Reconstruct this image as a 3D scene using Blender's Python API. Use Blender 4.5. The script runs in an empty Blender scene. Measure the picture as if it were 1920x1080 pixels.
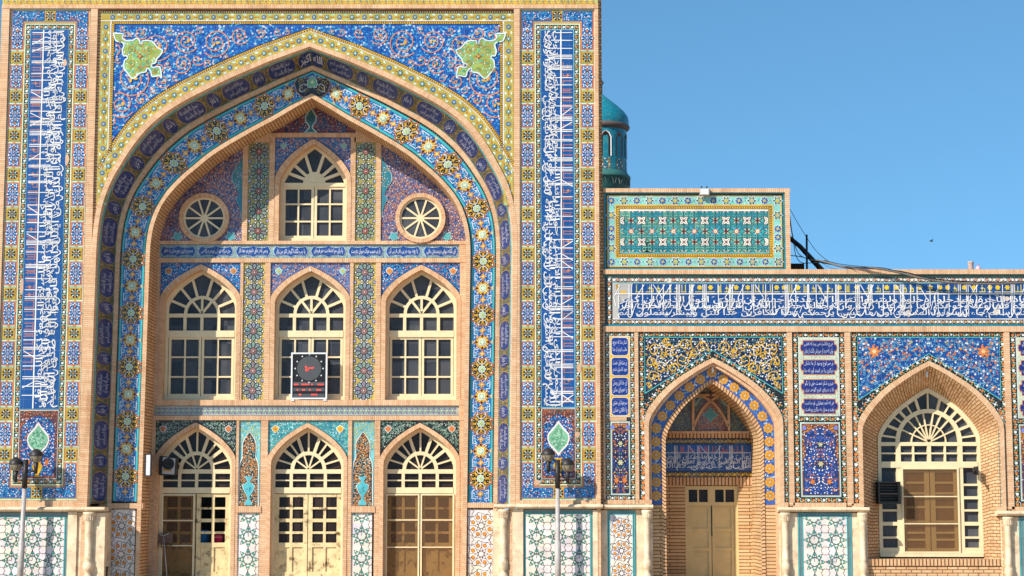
import bpy, bmesh, math, random
import numpy as np
from math import sin, cos, pi, radians, sqrt, atan2, hypot
from mathutils import Vector
S = bpy.context.scene
COL = S.collection
rnd = random.Random(7)

# ------------------------------------------------------------ camera, sky, sun, exposure
F = 3556.0; PITCH = radians(6.6); PX = 0.011; D0 = PX*F*cos(PITCH); CAMZ = 1.6
cam = bpy.data.cameras.new('camera'); co = bpy.data.objects.new('camera', cam); COL.objects.link(co)
co.location = (0, -D0, CAMZ); co.rotation_euler = (pi/2+PITCH, 0, 0)
cam.sensor_width = 36; cam.lens = F/1920*36; cam.clip_start = .5; cam.clip_end = 5000
S.camera = co
SUND = Vector((1.1, 1.0, -1.0)).normalized()      # direction the sunlight travels
sl = bpy.data.lights.new('sun', 'SUN'); sl.energy = 4.0; sl.angle = radians(.5); sl.color = (1, .945, .86)
so = bpy.data.objects.new('sun', sl); COL.objects.link(so); so.location = (-20, -30, 30)
so.rotation_euler = SUND.to_track_quat('-Z', 'Y').to_euler()
W = bpy.data.worlds.new('World'); S.world = W; W.use_nodes = True
wn = W.node_tree; sky = wn.nodes.new('ShaderNodeTexSky'); sky.sky_type = 'NISHITA'; sky.sun_disc = False
sky.sun_elevation = math.asin(-SUND.z); sky.sun_rotation = atan2(-SUND.x, -SUND.y)
sky.altitude = 900; sky.air_density = 1.0; sky.dust_density = .6; sky.ozone_density = 3.0
bg = wn.nodes['Background']; bg.inputs[1].default_value = .124
tcw = wn.nodes.new('ShaderNodeTexCoord'); up = wn.nodes.new('ShaderNodeVectorMath'); up.operation = 'ADD'; up.inputs[1].default_value = (0, 0, .17)
wn.links.new(tcw.outputs['Generated'], up.inputs[0]); nrm = wn.nodes.new('ShaderNodeVectorMath'); nrm.operation = 'NORMALIZE'; wn.links.new(up.outputs[0], nrm.inputs[0]); wn.links.new(nrm.outputs[0], sky.inputs['Vector'])
tint = wn.nodes.new('ShaderNodeMix'); tint.data_type = 'RGBA'; tint.blend_type = 'MULTIPLY'; tint.inputs[0].default_value = 1; tint.inputs[7].default_value = (.68, 1.03, 1.03, 1)
wn.links.new(sky.outputs[0], tint.inputs[6]); wn.links.new(tint.outputs[2], bg.inputs[0])
S.view_settings.view_transform = 'Standard'; S.view_settings.look = 'None'; S.view_settings.gamma = 1
S.view_settings.exposure = .6
S.render.engine = 'CYCLES'; S.cycles.max_bounces = 6

# ------------------------------------------------------------ photo -> facade units
def pt(x, y, d=0.0):                      # point on the plane d metres behind the portal front
    a = (x-960)/F; b = (540-y)/F
    t = (D0+d)/(cos(PITCH)-b*sin(PITCH))
    return (a*t, d, CAMZ+t*(sin(PITCH)+b*cos(PITCH)))
Z5 = pt(960, 540)[2]
def R(x, y, d=0.0):                       # facade units, 1 unit = 11 mm
    p = pt(x, y, d); return (960+p[0]/PX, 540-(p[2]-Z5)/PX)
def wx(u): return (u-960)*PX
def wz(v): return Z5-(v-540)*PX
def RR(x0, y0, x1, y1, d=0.0):
    xm = (x0+x1)/2; ym = (y0+y1)/2
    return (R(x0, ym, d)[0], R(xm, y0, d)[1], R(x1, ym, d)[0], R(xm, y1, d)[1])
VG = 540+(Z5-0)/PX                         # ground line in facade units

# ------------------------------------------------------------ colours and materials
def lin(c): c /= 255; return c/12.92 if c <= .04045 else ((c+.055)/1.055)**2.4
def C(r, g, b, k=.85): return (lin(r)*k, lin(g)*k, lin(b)*k, 1)
COB = C(22, 98, 168); NAVY = C(14, 50, 104); LBL = C(84, 172, 212); TUR = C(66, 182, 188); DTUR = C(28, 120, 128)
PGR = C(170, 205, 150); LIME = C(170, 188, 85); YEL = C(230, 178, 40); OCH = C(186, 148, 48); ORA = C(220, 128, 55)
PNK = C(212, 140, 120); WHT = C(242, 240, 238); BLK = C(26, 20, 24); RED = C(145, 50, 32); GRN = C(40, 112, 82)
CRM = C(246, 234, 228, .86); LAV = C(150, 150, 205); GRYB = C(150, 178, 190); SAGE = C(150, 180, 160); TAN = C(205, 165, 120)
PGL = C(205, 214, 190); GRY = C(120, 122, 124)
def mat(name):
    m = bpy.data.materials.new(name); m.use_nodes = True; nt = m.node_tree
    return m, nt, nt.nodes['Principled BSDF']
def N(nt, t, **k):
    n = nt.nodes.new(t)
    for a, b in k.items(): setattr(n, a, b)
    return n
def setin(n, **k):
    for a, b in k.items(): n.inputs[a.replace('_', ' ')].default_value = b
def mix(nt, typ, fac, a, b):
    n = N(nt, 'ShaderNodeMix', data_type='RGBA', blend_type=typ)
    for i, x in ((0, fac), (6, a), (7, b)):
        if hasattr(x, 'is_output'): nt.links.new(x, n.inputs[i])
        else: n.inputs[i].default_value = x
    return n.outputs[2]
def noise(nt, vec, scale, detail=4, rough=.6):
    n = N(nt, 'ShaderNodeTexNoise'); setin(n, Scale=scale, Detail=detail, Roughness=rough)
    if vec: nt.links.new(vec, n.inputs['Vector'])
    return n.outputs['Fac']
def ramp(nt, fac, a, b, ca=(0, 0, 0, 1), cb=(1, 1, 1, 1)):
    n = N(nt, 'ShaderNodeValToRGB'); e = n.color_ramp.elements
    e[0].position = a; e[1].position = b; e[0].color = ca; e[1].color = cb
    nt.links.new(fac, n.inputs[0]); return n.outputs[0]
def geo_pos(nt): return N(nt, 'ShaderNodeNewGeometry').outputs['Position']
def bump(nt, b, h, s, dist=.01):
    n = N(nt, 'ShaderNodeBump'); setin(n, Strength=s, Distance=dist); nt.links.new(h, n.inputs['Height'])
    nt.links.new(n.outputs[0], b.inputs['Normal'])
# glazed tile: colour of each inlaid piece comes from the mesh, tone of each square tile from its place
TILE, nt, b = mat('glazed_tile')
at = N(nt, 'ShaderNodeAttribute', attribute_name='Col'); p = geo_pos(nt)
sc = N(nt, 'ShaderNodeVectorMath', operation='MULTIPLY'); sc.inputs[1].default_value = (1/.2, 0, 1/.2); nt.links.new(p, sc.inputs[0])
fl = N(nt, 'ShaderNodeVectorMath', operation='FLOOR'); nt.links.new(sc.outputs[0], fl.inputs[0])
wnz = N(nt, 'ShaderNodeTexWhiteNoise', noise_dimensions='3D'); nt.links.new(fl.outputs[0], wnz.inputs['Vector'])
tone = ramp(nt, wnz.outputs['Value'], 0, 1, (.86, .86, .87, 1), (1.12, 1.1, 1.06, 1))
c1 = mix(nt, 'MULTIPLY', 1.0, at.outputs['Color'], tone)
fr = N(nt, 'ShaderNodeVectorMath', operation='FRACTION'); nt.links.new(sc.outputs[0], fr.inputs[0])
sx = N(nt, 'ShaderNodeSeparateXYZ'); nt.links.new(fr.outputs[0], sx.inputs[0])
mn = N(nt, 'ShaderNodeMath', operation='MINIMUM'); nt.links.new(sx.outputs[0], mn.inputs[0]); nt.links.new(sx.outputs[2], mn.inputs[1])
ls = N(nt, 'ShaderNodeMath', operation='LESS_THAN'); ls.inputs[1].default_value = .03; nt.links.new(mn.outputs[0], ls.inputs[0])
gf = N(nt, 'ShaderNodeMath', operation='MULTIPLY'); gf.inputs[1].default_value = .22; nt.links.new(ls.outputs[0], gf.inputs[0])
c2 = mix(nt, 'MIX', gf.outputs[0], c1, (.42, .36, .32, 1))
dn = ramp(nt, noise(nt, p, 2.2, 6), .3, .7, (.88, .86, .84, 1), (1.08, 1.08, 1.08, 1))
c3 = mix(nt, 'MULTIPLY', 1.0, c2, dn)
nt.links.new(c3, b.inputs['Base Color'])
rr_ = ramp(nt, wnz.outputs['Value'], 0, 1, (.22,)*3+(1,), (.42,)*3+(1,)); nt.links.new(rr_, b.inputs['Roughness'])
tl = N(nt, 'ShaderNodeVectorMath', operation='SUBTRACT'); tl.inputs[1].default_value = (.5, .5, .5); nt.links.new(wnz.outputs['Color'], tl.inputs[0])
ts = N(nt, 'ShaderNodeVectorMath', operation='SCALE'); ts.inputs['Scale'].default_value = .09; nt.links.new(tl.outputs[0], ts.inputs[0])
gn = N(nt, 'ShaderNodeNewGeometry'); ta = N(nt, 'ShaderNodeVectorMath', operation='ADD'); nt.links.new(gn.outputs['Normal'], ta.inputs[0]); nt.links.new(ts.outputs[0], ta.inputs[1])
tn = N(nt, 'ShaderNodeVectorMath', operation='NORMALIZE'); nt.links.new(ta.outputs[0], tn.inputs[0])
bp_ = N(nt, 'ShaderNodeBump'); setin(bp_, Strength=.15, Distance=.004); nt.links.new(noise(nt, p, 40, 3), bp_.inputs['Height']); nt.links.new(tn.outputs[0], bp_.inputs['Normal']); nt.links.new(bp_.outputs[0], b.inputs['Normal']); setin(b, Specular_IOR_Level=.5)

def brick_mat(name, bw, rh, c1, c2, mortar, ms, k=1):
    m, nt, b = mat(name)
    uv = N(nt, 'ShaderNodeUVMap', uv_map='UV')
    t = N(nt, 'ShaderNodeTexBrick'); setin(t, Scale=1, Color1=c1, Color2=c2, Mortar=mortar, Mortar_Size=ms, Mortar_Smooth=.25, Bias=0, Brick_Width=bw, Row_Height=rh)
    nt.links.new(uv.outputs[0], t.inputs['Vector'])
    p = geo_pos(nt)
    st = ramp(nt, noise(nt, p, 1.3, 7, .65), .28, .72, (.82, .78, .74, 1), (1.10, 1.09, 1.08, 1))
    gr = ramp(nt, noise(nt, p, 28, 4), .25, .75, (.82, .80, .78, 1), (1.1, 1.1, 1.1, 1))
    sv = N(nt, 'ShaderNodeVectorMath', operation='MULTIPLY'); sv.inputs[1].default_value = (5, 5, .7); nt.links.new(p, sv.inputs[0])
    rn = ramp(nt, noise(nt, sv.outputs[0], 1, 5, .6), .56, .74, (1, 1, 1, 1), (.74, .68, .62, 1))
    pl = ramp(nt, noise(nt, p, .8, 5, .7), .60, .72)
    c = mix(nt, 'MULTIPLY', 1, mix(nt, 'MULTIPLY', 1, mix(nt, 'MULTIPLY', 1, t.outputs['Color'], st), gr), rn)
    c = mix(nt, 'MIX', mix(nt, 'MULTIPLY', 1, pl, (.35, .35, .35, 1)), c, C(238, 214, 188, .86))
    nt.links.new(c, b.inputs['Base Color']); setin(b, Roughness=.9, Specular_IOR_Level=.2)
    iv = N(nt, 'ShaderNodeMath', operation='SUBTRACT'); iv.inputs[0].default_value = 1; nt.links.new(t.outputs['Fac'], iv.inputs[1])
    bump(nt, b, iv.outputs[0], .55, .012)
    return m
BT = brick_mat('edge_brick', .042, 3, C(242, 204, 166, .86), C(228, 180, 138, .86), C(206, 166, 130, .8), .0035)
BD = brick_mat('dentil_brick', .075, 3, C(236, 192, 146, .86), C(224, 174, 128, .86), C(110, 78, 54, .65), .012)
BC = brick_mat('coursed_brick', .21, .068, C(238, 200, 154, .86), C(222, 176, 130, .86), C(164, 122, 86, .72), .011)
BN = brick_mat('niche_brick', .85, .072, C(236, 198, 148, .86), C(218, 176, 128, .86), C(142, 106, 76, .7), .010)
def simple(name, col, rough=.6, var=.15, scale=6, spec=.4, metal=0, bmp=.1, wear=None):
    m, nt, b = mat(name); p = geo_pos(nt)
    v = ramp(nt, noise(nt, p, scale, 6), .3, .7, (1-var,)*3+(1,), (1+var*.4,)*3+(1,))
    c = mix(nt, 'MULTIPLY', 1, col, v)
    if wear:
        wc, lo, hi, ws = wear
        c = mix(nt, 'MIX', ramp(nt, noise(nt, p, ws, 8, .7), lo, hi), c, wc)
    nt.links.new(c, b.inputs['Base Color']); setin(b, Roughness=rough, Specular_IOR_Level=spec, Metallic=metal)
    if bmp: bump(nt, b, noise(nt, p, scale*6, 4), bmp, .005)
    return m
PAINT = simple('cream_paint', C(244, 222, 176, .86), .45, .12, 5, .4, 0, .08, (C(150, 120, 78, .7), .66, .76, 9))
PAINTW = simple('worn_cream_paint', C(240, 214, 160, .86), .55, .25, 4, .3, 0, .15, (C(120, 92, 60, .7), .54, .66, 6))
AGED = simple('aged_cream_door', C(232, 202, 140, .85), .5, .14, 3, .35, 0, .1, (C(120, 92, 56, .7), .68, .76, 9))
STONE = simple('cream_marble', C(246, 220, 182, .84), .55, .3, 3.5, .35, 0, .3, (C(190, 144, 104, .75), .52, .74, 4))
PLASTER = simple('grey_plaster', C(150, 150, 145, .7), .8, .35, 5)
PAVE = simple('courtyard_paving', C(215, 190, 160, .75), .8, .2, .8)
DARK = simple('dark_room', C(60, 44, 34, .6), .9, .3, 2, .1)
WOOD = simple('brown_wood', C(148, 112, 76, .72), .6, .25, 3)
IRON = simple('dark_iron', C(48, 42, 40), .5, .3, 20, .4)
BLACKP = simple('black_plastic', C(20, 18, 18), .45, .2, 10)
STEEL = simple('grey_paint_metal', C(196, 186, 178, .8), .4, .2, 8)
WHITEP = simple('white_enamel', C(232, 232, 230), .4, .1, 8)
TEALG = simple('turquoise_brick', C(26, 132, 150), .35, .35, 12, .5, 0, .3, (C(90, 150, 140), .5, .8, 5))
DARKT = simple('weathered_teal', C(66, 126, 120, .75), .6, .3, 4)
REDC = simple('brown_cornice', C(112, 94, 86), .7, .3, 6)
FROST = simple('lantern_glass', C(150, 140, 118), .25, .2, 20)
CABLE = simple('black_cable', C(40, 36, 36), .6, .2, 20)
CABLEG = simple('grey_cable', C(120, 112, 104), .6, .2, 20)
BLUEP = simple('blue_plastic', C(20, 110, 180), .4, .1, 8)
PINKP = simple('pink_plastic', C(220, 30, 110), .4, .1, 8)
def pane_mat(name, base, dirt):
    m, nt, b = mat(name); p = geo_pos(nt)
    sv = N(nt, 'ShaderNodeVectorMath', operation='MULTIPLY'); sv.inputs[1].default_value = (26, 1, 7); nt.links.new(p, sv.inputs[0])
    st = ramp(nt, noise(nt, sv.outputs[0], 1, 5, .65), .60, .82)
    hz = ramp(nt, noise(nt, p, 1.6, 5), .35, .75)
    hz2 = mix(nt, 'MULTIPLY', 1, hz, (.32, .32, .32, 1))
    f = mix(nt, 'LIGHTEN', 1, st, hz2); f2 = mix(nt, 'MULTIPLY', 1, f, (dirt,)*3+(1,))
    cv_ = N(nt, 'ShaderNodeVectorMath', operation='MULTIPLY'); cv_.inputs[1].default_value = (3.1, 0, 2.55); nt.links.new(p, cv_.inputs[0])
    cf = N(nt, 'ShaderNodeVectorMath', operation='FLOOR'); nt.links.new(cv_.outputs[0], cf.inputs[0]); cw = N(nt, 'ShaderNodeTexWhiteNoise', noise_dimensions='3D'); nt.links.new(cf.outputs[0], cw.inputs['Vector'])
    bt = mix(nt, 'MULTIPLY', 1, base, ramp(nt, cw.outputs['Value'], 0, 1, (.55, .6, .7, 1), (1.9, 1.75, 1.6, 1)))  # base tone varied per pane in place of uneven reflections
    nt.links.new(mix(nt, 'MIX', f2, bt, C(160, 160, 155, .6)), b.inputs['Base Color'])
    setin(b, Roughness=.12, Specular_IOR_Level=.16); bump(nt, b, noise(nt, p, 3, 2), .05, .01)
    return m
PANE = pane_mat('dusty_window_glass', C(58, 61, 68), .6)
PANED = pane_mat('dark_door_glass', C(42, 32, 29), .16)
def see(name, tint, col, fac, rough=.1):
    m, nt, b = mat(name); out = nt.nodes['Material Output']
    tr = N(nt, 'ShaderNodeBsdfTransparent'); tr.inputs[0].default_value = tint
    setin(b, Base_Color=col, Roughness=rough)
    mx = N(nt, 'ShaderNodeMixShader'); mx.inputs[0].default_value = fac
    nt.links.new(tr.outputs[0], mx.inputs[1]); nt.links.new(b.outputs[0], mx.inputs[2]); nt.links.new(mx.outputs[0], out.inputs[0])
    return m
CLEAR = see('clear_glass', (.95, .96, .96, 1), (.02, .02, .02, 1), .08)
SCREEN = see('brown_mesh_screen', (.95, .82, .62, 1), C(116, 84, 54, .8), .55, .8)
LEDR, nt, b = mat('red_led'); setin(b, Base_Color=(.5, .02, .01, 1), Emission_Color=(1, .06, .03, 1), Emission_Strength=1.2)

# ------------------------------------------------------------ object helpers
def empty(name, loc, label=None, cat=None, group=None):
    o = bpy.data.objects.new(name, None); COL.objects.link(o); o.location = loc
    if label: o['label'] = label; o['category'] = cat
    if group: o['group'] = group
    return o
def tag(o, label, cat, group=None):
    o['label'] = label; o['category'] = cat
    if group: o['group'] = group
    return o
bpy.context.view_layer.update()
def link(name, me, mats, parent=None, label=None):
    for m in (mats if isinstance(mats, (list, tuple)) else [mats]): me.materials.append(m)
    o = bpy.data.objects.new(name, me); COL.objects.link(o)
    if parent:
        o.parent = parent
        q = parent; off = Vector((0, 0, 0))
        while q: off += q.location; q = q.parent
        o.location = -off
    if label: o['label'] = label
    return o

class Geo:                                # solid work: boxes, strips, prisms; UV in metres
    def __init__(s): s.v = []; s.f = []; s.uv = []; s.m = []; s.sm = []
    def face(s, pts, uvs=None, m=0, sm=False):
        i = len(s.v); s.v += [tuple(p) for p in pts]; s.f.append(tuple(range(i, i+len(pts))))
        s.uv += list(uvs) if uvs else [(p[0], p[2]) for p in pts]; s.m.append(m); s.sm.append(sm)
    def box(s, u0, v0, u1, v1, d0, d1, tick=None, m=0):   # facade units + depth in metres
        X0, X1, Z1, Z0 = wx(u0), wx(u1), wz(v0), wz(v1)
        P = lambda x, y, z: (x, y, z)
        def uv(x, y, z):
            if tick is None: return (x+y, z)
            if tick == 'h': return (x, .1+(z-Z0)+(y-d0))
            return (z, .1+(x-X0)+(y-d0))
        for q in (((X0, d0, Z0), (X1, d0, Z0), (X1, d0, Z1), (X0, d0, Z1)), ((X1, d1, Z0), (X0, d1, Z0), (X0, d1, Z1), (X1, d1, Z1)),
                  ((X0, d1, Z0), (X0, d0, Z0), (X0, d0, Z1), (X0, d1, Z1)), ((X1, d0, Z0), (X1, d1, Z0), (X1, d1, Z1), (X1, d0, Z1)),
                  ((X0, d0, Z1), (X1, d0, Z1), (X1, d1, Z1), (X0, d1, Z1)), ((X0, d1, Z0), (X1, d1, Z0), (X1, d0, Z0), (X0, d0, Z0))):
            s.face(q, [uv(*p) for p in q], m)
    def bx(s, x0, y0, x1, y1, d0, d1, tick=None, m=0):     # same, from photo coordinates measured on plane d0
        s.box(*RR(x0, y0, x1, y1, d0), d0, d1, tick, m)
    def strip(s, A, B, m=0, sm=False, tick=True, v0=.1):   # A, B lists of world points
        L = 0
        for i in range(len(A)-1):
            l2 = L+(Vector(A[i+1])-Vector(A[i])).length
            w0 = (Vector(B[i])-Vector(A[i])).length; w1 = (Vector(B[i+1])-Vector(A[i+1])).length
            uvs = [(L, v0), (l2, v0), (l2, v0+w1), (L, v0+w0)]
            if tick == 'c': uvs = [(v0, L), (v0, l2), (v0+w1, l2), (v0+w0, L)]
            s.face([A[i], A[i+1], B[i+1], B[i]], uvs, m, sm); L = l2
    def bar(s, p, q, w, d0, d1, m=0):      # straight bar in the facade plane, facade units
        dx, dy = q[0]-p[0], q[1]-p[1]; L = hypot(dx, dy) or 1; nx, ny = -dy/L*w/2, dx/L*w/2
        c = [(p[0]+nx, p[1]+ny), (q[0]+nx, q[1]+ny), (q[0]-nx, q[1]-ny), (p[0]-nx, p[1]-ny)]
        s.prism(c, d0, d1, m)
    def prism(s, c, d0, d1, m=0):
        fr = [(wx(u), d0, wz(v)) for u, v in c]; bk = [(wx(u), d1, wz(v)) for u, v in c]
        s.face(fr, None, m); s.face(bk[::-1], None, m)
        for i in range(len(c)):
            j = (i+1) % len(c); s.face([fr[i], fr[j], bk[j], bk[i]], [(fr[i][0], d0), (fr[j][0], d0), (bk[j][0], d1), (bk[i][0], d1)], m)
    def tube(s, pts, r, n=8, m=0):
        rings = []
        for i, p in enumerate(pts):
            a = Vector(pts[max(i-1, 0)]); b_ = Vector(pts[min(i+1, len(pts)-1)]); t = (b_-a).normalized()
            x = t.cross(Vector((.3, .9, .2))).normalized(); y = t.cross(x); rr = r[i] if isinstance(r, (list, tuple)) else r
            rings.append([Vector(p)+(x*cos(2*pi*k/n)+y*sin(2*pi*k/n))*rr for k in range(n)])
        for i in range(len(rings)-1):
            for k in range(n): s.face([rings[i][k], rings[i][(k+1) % n], rings[i+1][(k+1) % n], rings[i+1][k]], None, m, True)
        s.face(rings[0][::-1], None, m); s.face(rings[-1], None, m)
    def lathe(s, cx, cy, prof, n=24, m=0, a0=0, a1=2*pi):  # prof: (radius, z)
        ring = [[(cx+r*cos(a0+(a1-a0)*k/n), cy+r*sin(a0+(a1-a0)*k/n), z) for k in range(n+1)] for r, z in prof]
        for i in range(len(ring)-1):
            for k in range(n): s.face([ring[i][k], ring[i][k+1], ring[i+1][k+1], ring[i+1][k]], None, m, True)
    def build(s, name, mats, parent=None, label=None, weld=True):
        me = bpy.data.meshes.new(name); me.from_pydata(s.v, [], s.f)
        ul = me.uv_layers.new(name='UV'); ul.data.foreach_set('uv', np.array(s.uv, dtype=np.float32).ravel())
        me.polygons.foreach_set('material_index', s.m); me.polygons.foreach_set('use_smooth', s.sm)
        if any(s.sm):
            bm = bmesh.new(); bm.from_mesh(me); bmesh.ops.remove_doubles(bm, verts=bm.verts, dist=1e-5); bm.to_mesh(me); bm.free()
        me.update(); return link(name, me, mats, parent, label)

def planar(d): return lambda u, v, h: (wx(u), d-h, wz(v))
class Art:                                # inlaid tile work: every piece a small face with its own glaze
    def __init__(s, fmap): s.map = fmap; s.v = []; s.f = []; s.c = []; s.n = 0
    def poly(s, pts, c, l):
        h = .002+l*.0026+((s.n*.6180339887) % 1)*.0023; s.n += 1
        i = len(s.v); s.v += [s.map(u, v, h) for u, v in pts]; s.f.append(tuple(range(i, i+len(pts)))); s.c.append(c)
    def rect(s, u0, v0, u1, v1, c, l): s.poly([(u0, v0), (u1, v0), (u1, v1), (u0, v1)], c, l)
    def ngon(s, x, y, r, c, l, n=8, rot=0, sy=1): s.poly([(x+r*cos(rot+2*pi*k/n), y+sy*r*sin(rot+2*pi*k/n)) for k in range(n)], c, l)
    def petal(s, x, y, r, a, n, c, l, rot=0, m=4, sy=1):
        K = n*m
        s.poly([(x+r*(1+a*cos(n*t))/(1+a)*cos(t+rot), y+sy*r*(1+a*cos(n*t))/(1+a)*sin(t+rot)) for t in [2*pi*k/K for k in range(K)]], c, l)
    def star(s, x, y, r, q, n, c, l, rot=0, sy=1):
        s.poly([(x+(r if k % 2 == 0 else q)*cos(rot+pi*k/n), y+sy*(r if k % 2 == 0 else q)*sin(rot+pi*k/n)) for k in range(2*n)], c, l)
    def line(s, P, w, c, l, closed=False):
        if closed: P = list(P)+[P[0], P[1]]
        L = []; n = len(P)
        for i in range(n):
            a = P[max(i-1, 0)]; b_ = P[min(i+1, n-1)]; dx, dy = b_[0]-a[0], b_[1]-a[1]; q = hypot(dx, dy) or 1
            L.append((P[i][0]-dy/q*w/2, P[i][1]+dx/q*w/2, P[i][0]+dy/q*w/2, P[i][1]-dx/q*w/2))
        for i in range(n-1):
            s.poly([L[i][:2], L[i+1][:2], L[i+1][2:], L[i][2:]], c, l)
    def leaf(s, x, y, L, w, a, c, l):
        ca, sa = cos(a), sin(a)
        s.poly([(x+ca*t*L-sa*q*w, y+sa*t*L+ca*q*w) for t, q in ((-.5, 0), (-.15, .5), (.2, .35), (.5, 0), (.2, -.35), (-.15, -.5))], c, l)
    def frame(s, u0, v0, u1, v1, w, c, l):
        s.rect(u0, v0, u1, v0+w, c, l); s.rect(u0, v1-w, u1, v1, c, l); s.rect(u0, v0+w, u0+w, v1-w, c, l); s.rect(u1-w, v0+w, u1, v1-w, c, l)
    def spiral(s, x, y, r, turns, dr, a0, w, c, l, inside=None):
        K = max(14, int(turns*16)); P = []
        for k in range(K+1):
            t = k/K; q = r*(1-t*.8); a = a0+dr*t*turns*2*pi; P.append((x+q*cos(a), y+q*sin(a)))
        if inside is None: s.line(P, w, c, l); return P
        run = []
        for p_ in P:
            if inside(*p_): run.append(p_)
            else:
                if len(run) > 1: s.line(run, w, c, l)
                run = []
        if len(run) > 1: s.line(run, w, c, l)
        return P
    def text(s, st, u0, v0, u1, v1, c, l, rot=0, off=.012):
        V, P, (x0, x1, y0, y1) = glyphs(st, off)
        ww, hh = (u1-u0, v1-v0) if rot == 0 else (v1-v0, u1-u0)
        kx, ky = ww/(x1-x0), hh/(y1-y0)
        def m(x, y):
            x = (x-x0)*kx; y = (y-y0)*ky
            if rot == 0: return (u0+x, v1-y)
            if rot > 0: return (u1-y, v1-x)
            return (u0+y, v0+x)
        for f in P: s.poly([m(*V[i]) for i in f], c, l)
    def build(s, name, parent, label=None):
        me = bpy.data.meshes.new(name); me.from_pydata(s.v, [], s.f)
        lens = np.array([len(f) for f in s.f]); cc = np.repeat(np.array(s.c, dtype=np.float32), lens, axis=0)
        ca = me.color_attributes.new('Col', 'FLOAT_COLOR', 'CORNER'); ca.data.foreach_set('color', cc.ravel())
        me.update(); return link(name, me, TILE, parent, label)

# ------------------------------------------------------------ Arabic lettering from the built-in font
FORMS = {}
for ch, code, n in [('ا', 0xFE8D, 2), ('ب', 0xFE8F, 4), ('ت', 0xFE95, 4), ('ث', 0xFE99, 4), ('ج', 0xFE9D, 4), ('ح', 0xFEA1, 4), ('خ', 0xFEA5, 4),
        ('د', 0xFEA9, 2), ('ذ', 0xFEAB, 2), ('ر', 0xFEAD, 2), ('ز', 0xFEAF, 2), ('س', 0xFEB1, 4), ('ش', 0xFEB5, 4), ('ص', 0xFEB9, 4), ('ض', 0xFEBD, 4),
        ('ط', 0xFEC1, 4), ('ظ', 0xFEC5, 4), ('ع', 0xFEC9, 4), ('غ', 0xFECD, 4), ('ف', 0xFED1, 4), ('ق', 0xFED5, 4), ('ك', 0xFED9, 4), ('ل', 0xFEDD, 4),
        ('م', 0xFEE1, 4), ('ن', 0xFEE5, 4), ('ه', 0xFEE9, 4), ('و', 0xFEED, 2), ('ى', 0xFEEF, 2), ('ي', 0xFEF1, 4), ('آ', 0xFE81, 2), ('أ', 0xFE83, 2),
        ('إ', 0xFE87, 2), ('ة', 0xFE93, 2), ('ئ', 0xFE89, 4), ('ء', 0xFE80, 1), ('پ', 0xFB56, 4), ('ک', 0xFB8E, 4), ('گ', 0xFB92, 4), ('ی', 0xFBFC, 4)]:
    FORMS[ch] = (code, n)
def shape(st):
    out = []; st = st.replace('لا', '\u0001'); FORMS['\u0001'] = (0xFEFB, 2)
    for i, ch in enumerate(st):
        if ch not in FORMS: out.append(ch); continue
        code, n = FORMS[ch]
        pv = st[i-1] if i else ' '; nx = st[i+1] if i+1 < len(st) else ' '
        jp = pv in FORMS and FORMS[pv][1] == 4 and n > 1; jn = n == 4 and nx in FORMS and FORMS[nx][1] > 1
        out.append(chr(code+(3 if jp and jn else 1 if jp else 2 if jn else 0)))
    return ''.join(reversed(out))
GC = {}
def glyphs(st, off=.012):
    if (st, off) in GC: return GC[(st, off)]
    cu = bpy.data.curves.new('lettering', 'FONT'); cu.body = shape(st); cu.resolution_u = 2; cu.offset = off
    o = bpy.data.objects.new('lettering', cu); COL.objects.link(o)
    me = bpy.data.meshes.new_from_object(o.evaluated_get(bpy.context.evaluated_depsgraph_get()))
    V = [(v.co.x, v.co.y) for v in me.vertices]; P = [tuple(p_.vertices) for p_ in me.polygons]
    bpy.data.objects.remove(o); bpy.data.curves.remove(cu); bpy.data.meshes.remove(me)
    xs = [a for a, _ in V]; ys = [a for _, a in V]
    GC[(st, off)] = (V, P, (min(xs), max(xs), min(ys), max(ys))); return GC[(st, off)]

# ------------------------------------------------------------ ornament motifs
def vine(a, u0, v0, u1, v1, horiz, bgc=BLK, dots=(WHT, ORA), stem=PGR, pitch=9, base=True, edge=None):
    if base: a.rect(u0, v0, u1, v1, bgc, 1)
    L, Wd = (u1-u0, v1-v0) if horiz else (v1-v0, u1-u0)
    n = max(1, round(L/pitch)); k = L/n
    T = (lambda s, t: (u0+s, v0+t)) if horiz else (lambda s, t: (u0+t, v0+s))
    P = [T(L*i/(n*6), Wd*(.5+.28*sin(pi*i/6+.5))) for i in range(n*6+1)]
    a.line(P, .9, stem, 2)
    for i in range(n):
        x, y = T(k*(i+.5), Wd*.5); c = dots[i % len(dots)]
        a.petal(x, y, Wd*.30, .22, 5, c, 3, rnd.random()*6, 3)
        for sg in (-1, 1):
            x, y = T(k*i, Wd*(.5+.28*sg)); a.leaf(x, y, k*.34, 1.5, rnd.random()*6, stem if rnd.random() < .6 else WHT, 2)
        x, y = T(k*i, Wd*.5); a.ngon(x, y, .8, dots[(i+1) % len(dots)], 3, 6)
    if edge:
        for t in (0, 1):
            if horiz: a.rect(u0, v0 if t == 0 else v1-1.1, u1, v0+1.1 if t == 0 else v1, edge, 4)
            else: a.rect(u0 if t == 0 else u1-1.1, v0, u0+1.1 if t == 0 else u1, v1, edge, 4)
def scatter(a, inside, u0, v0, u1, v1, step, items, l=2, mirror=None, jit=.4):
    """items: (weight, function(a,x,y,layer))"""
    tot = sum(w for w, _ in items); y = v0+step/2; row = 0
    while y < v1:
        x = u0+step*(.5 if row % 2 else .0)+step*.25
        while x < u1:
            px = x+rnd.uniform(-jit, jit)*step; py = y+rnd.uniform(-jit, jit)*step
            r = rnd.random()*tot
            for w, fn in items:
                r -= w
                if r <= 0: break
            if inside(px, py):
                fn(a, px, py, l)
            x += step
        y += step*.88; row += 1
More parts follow.
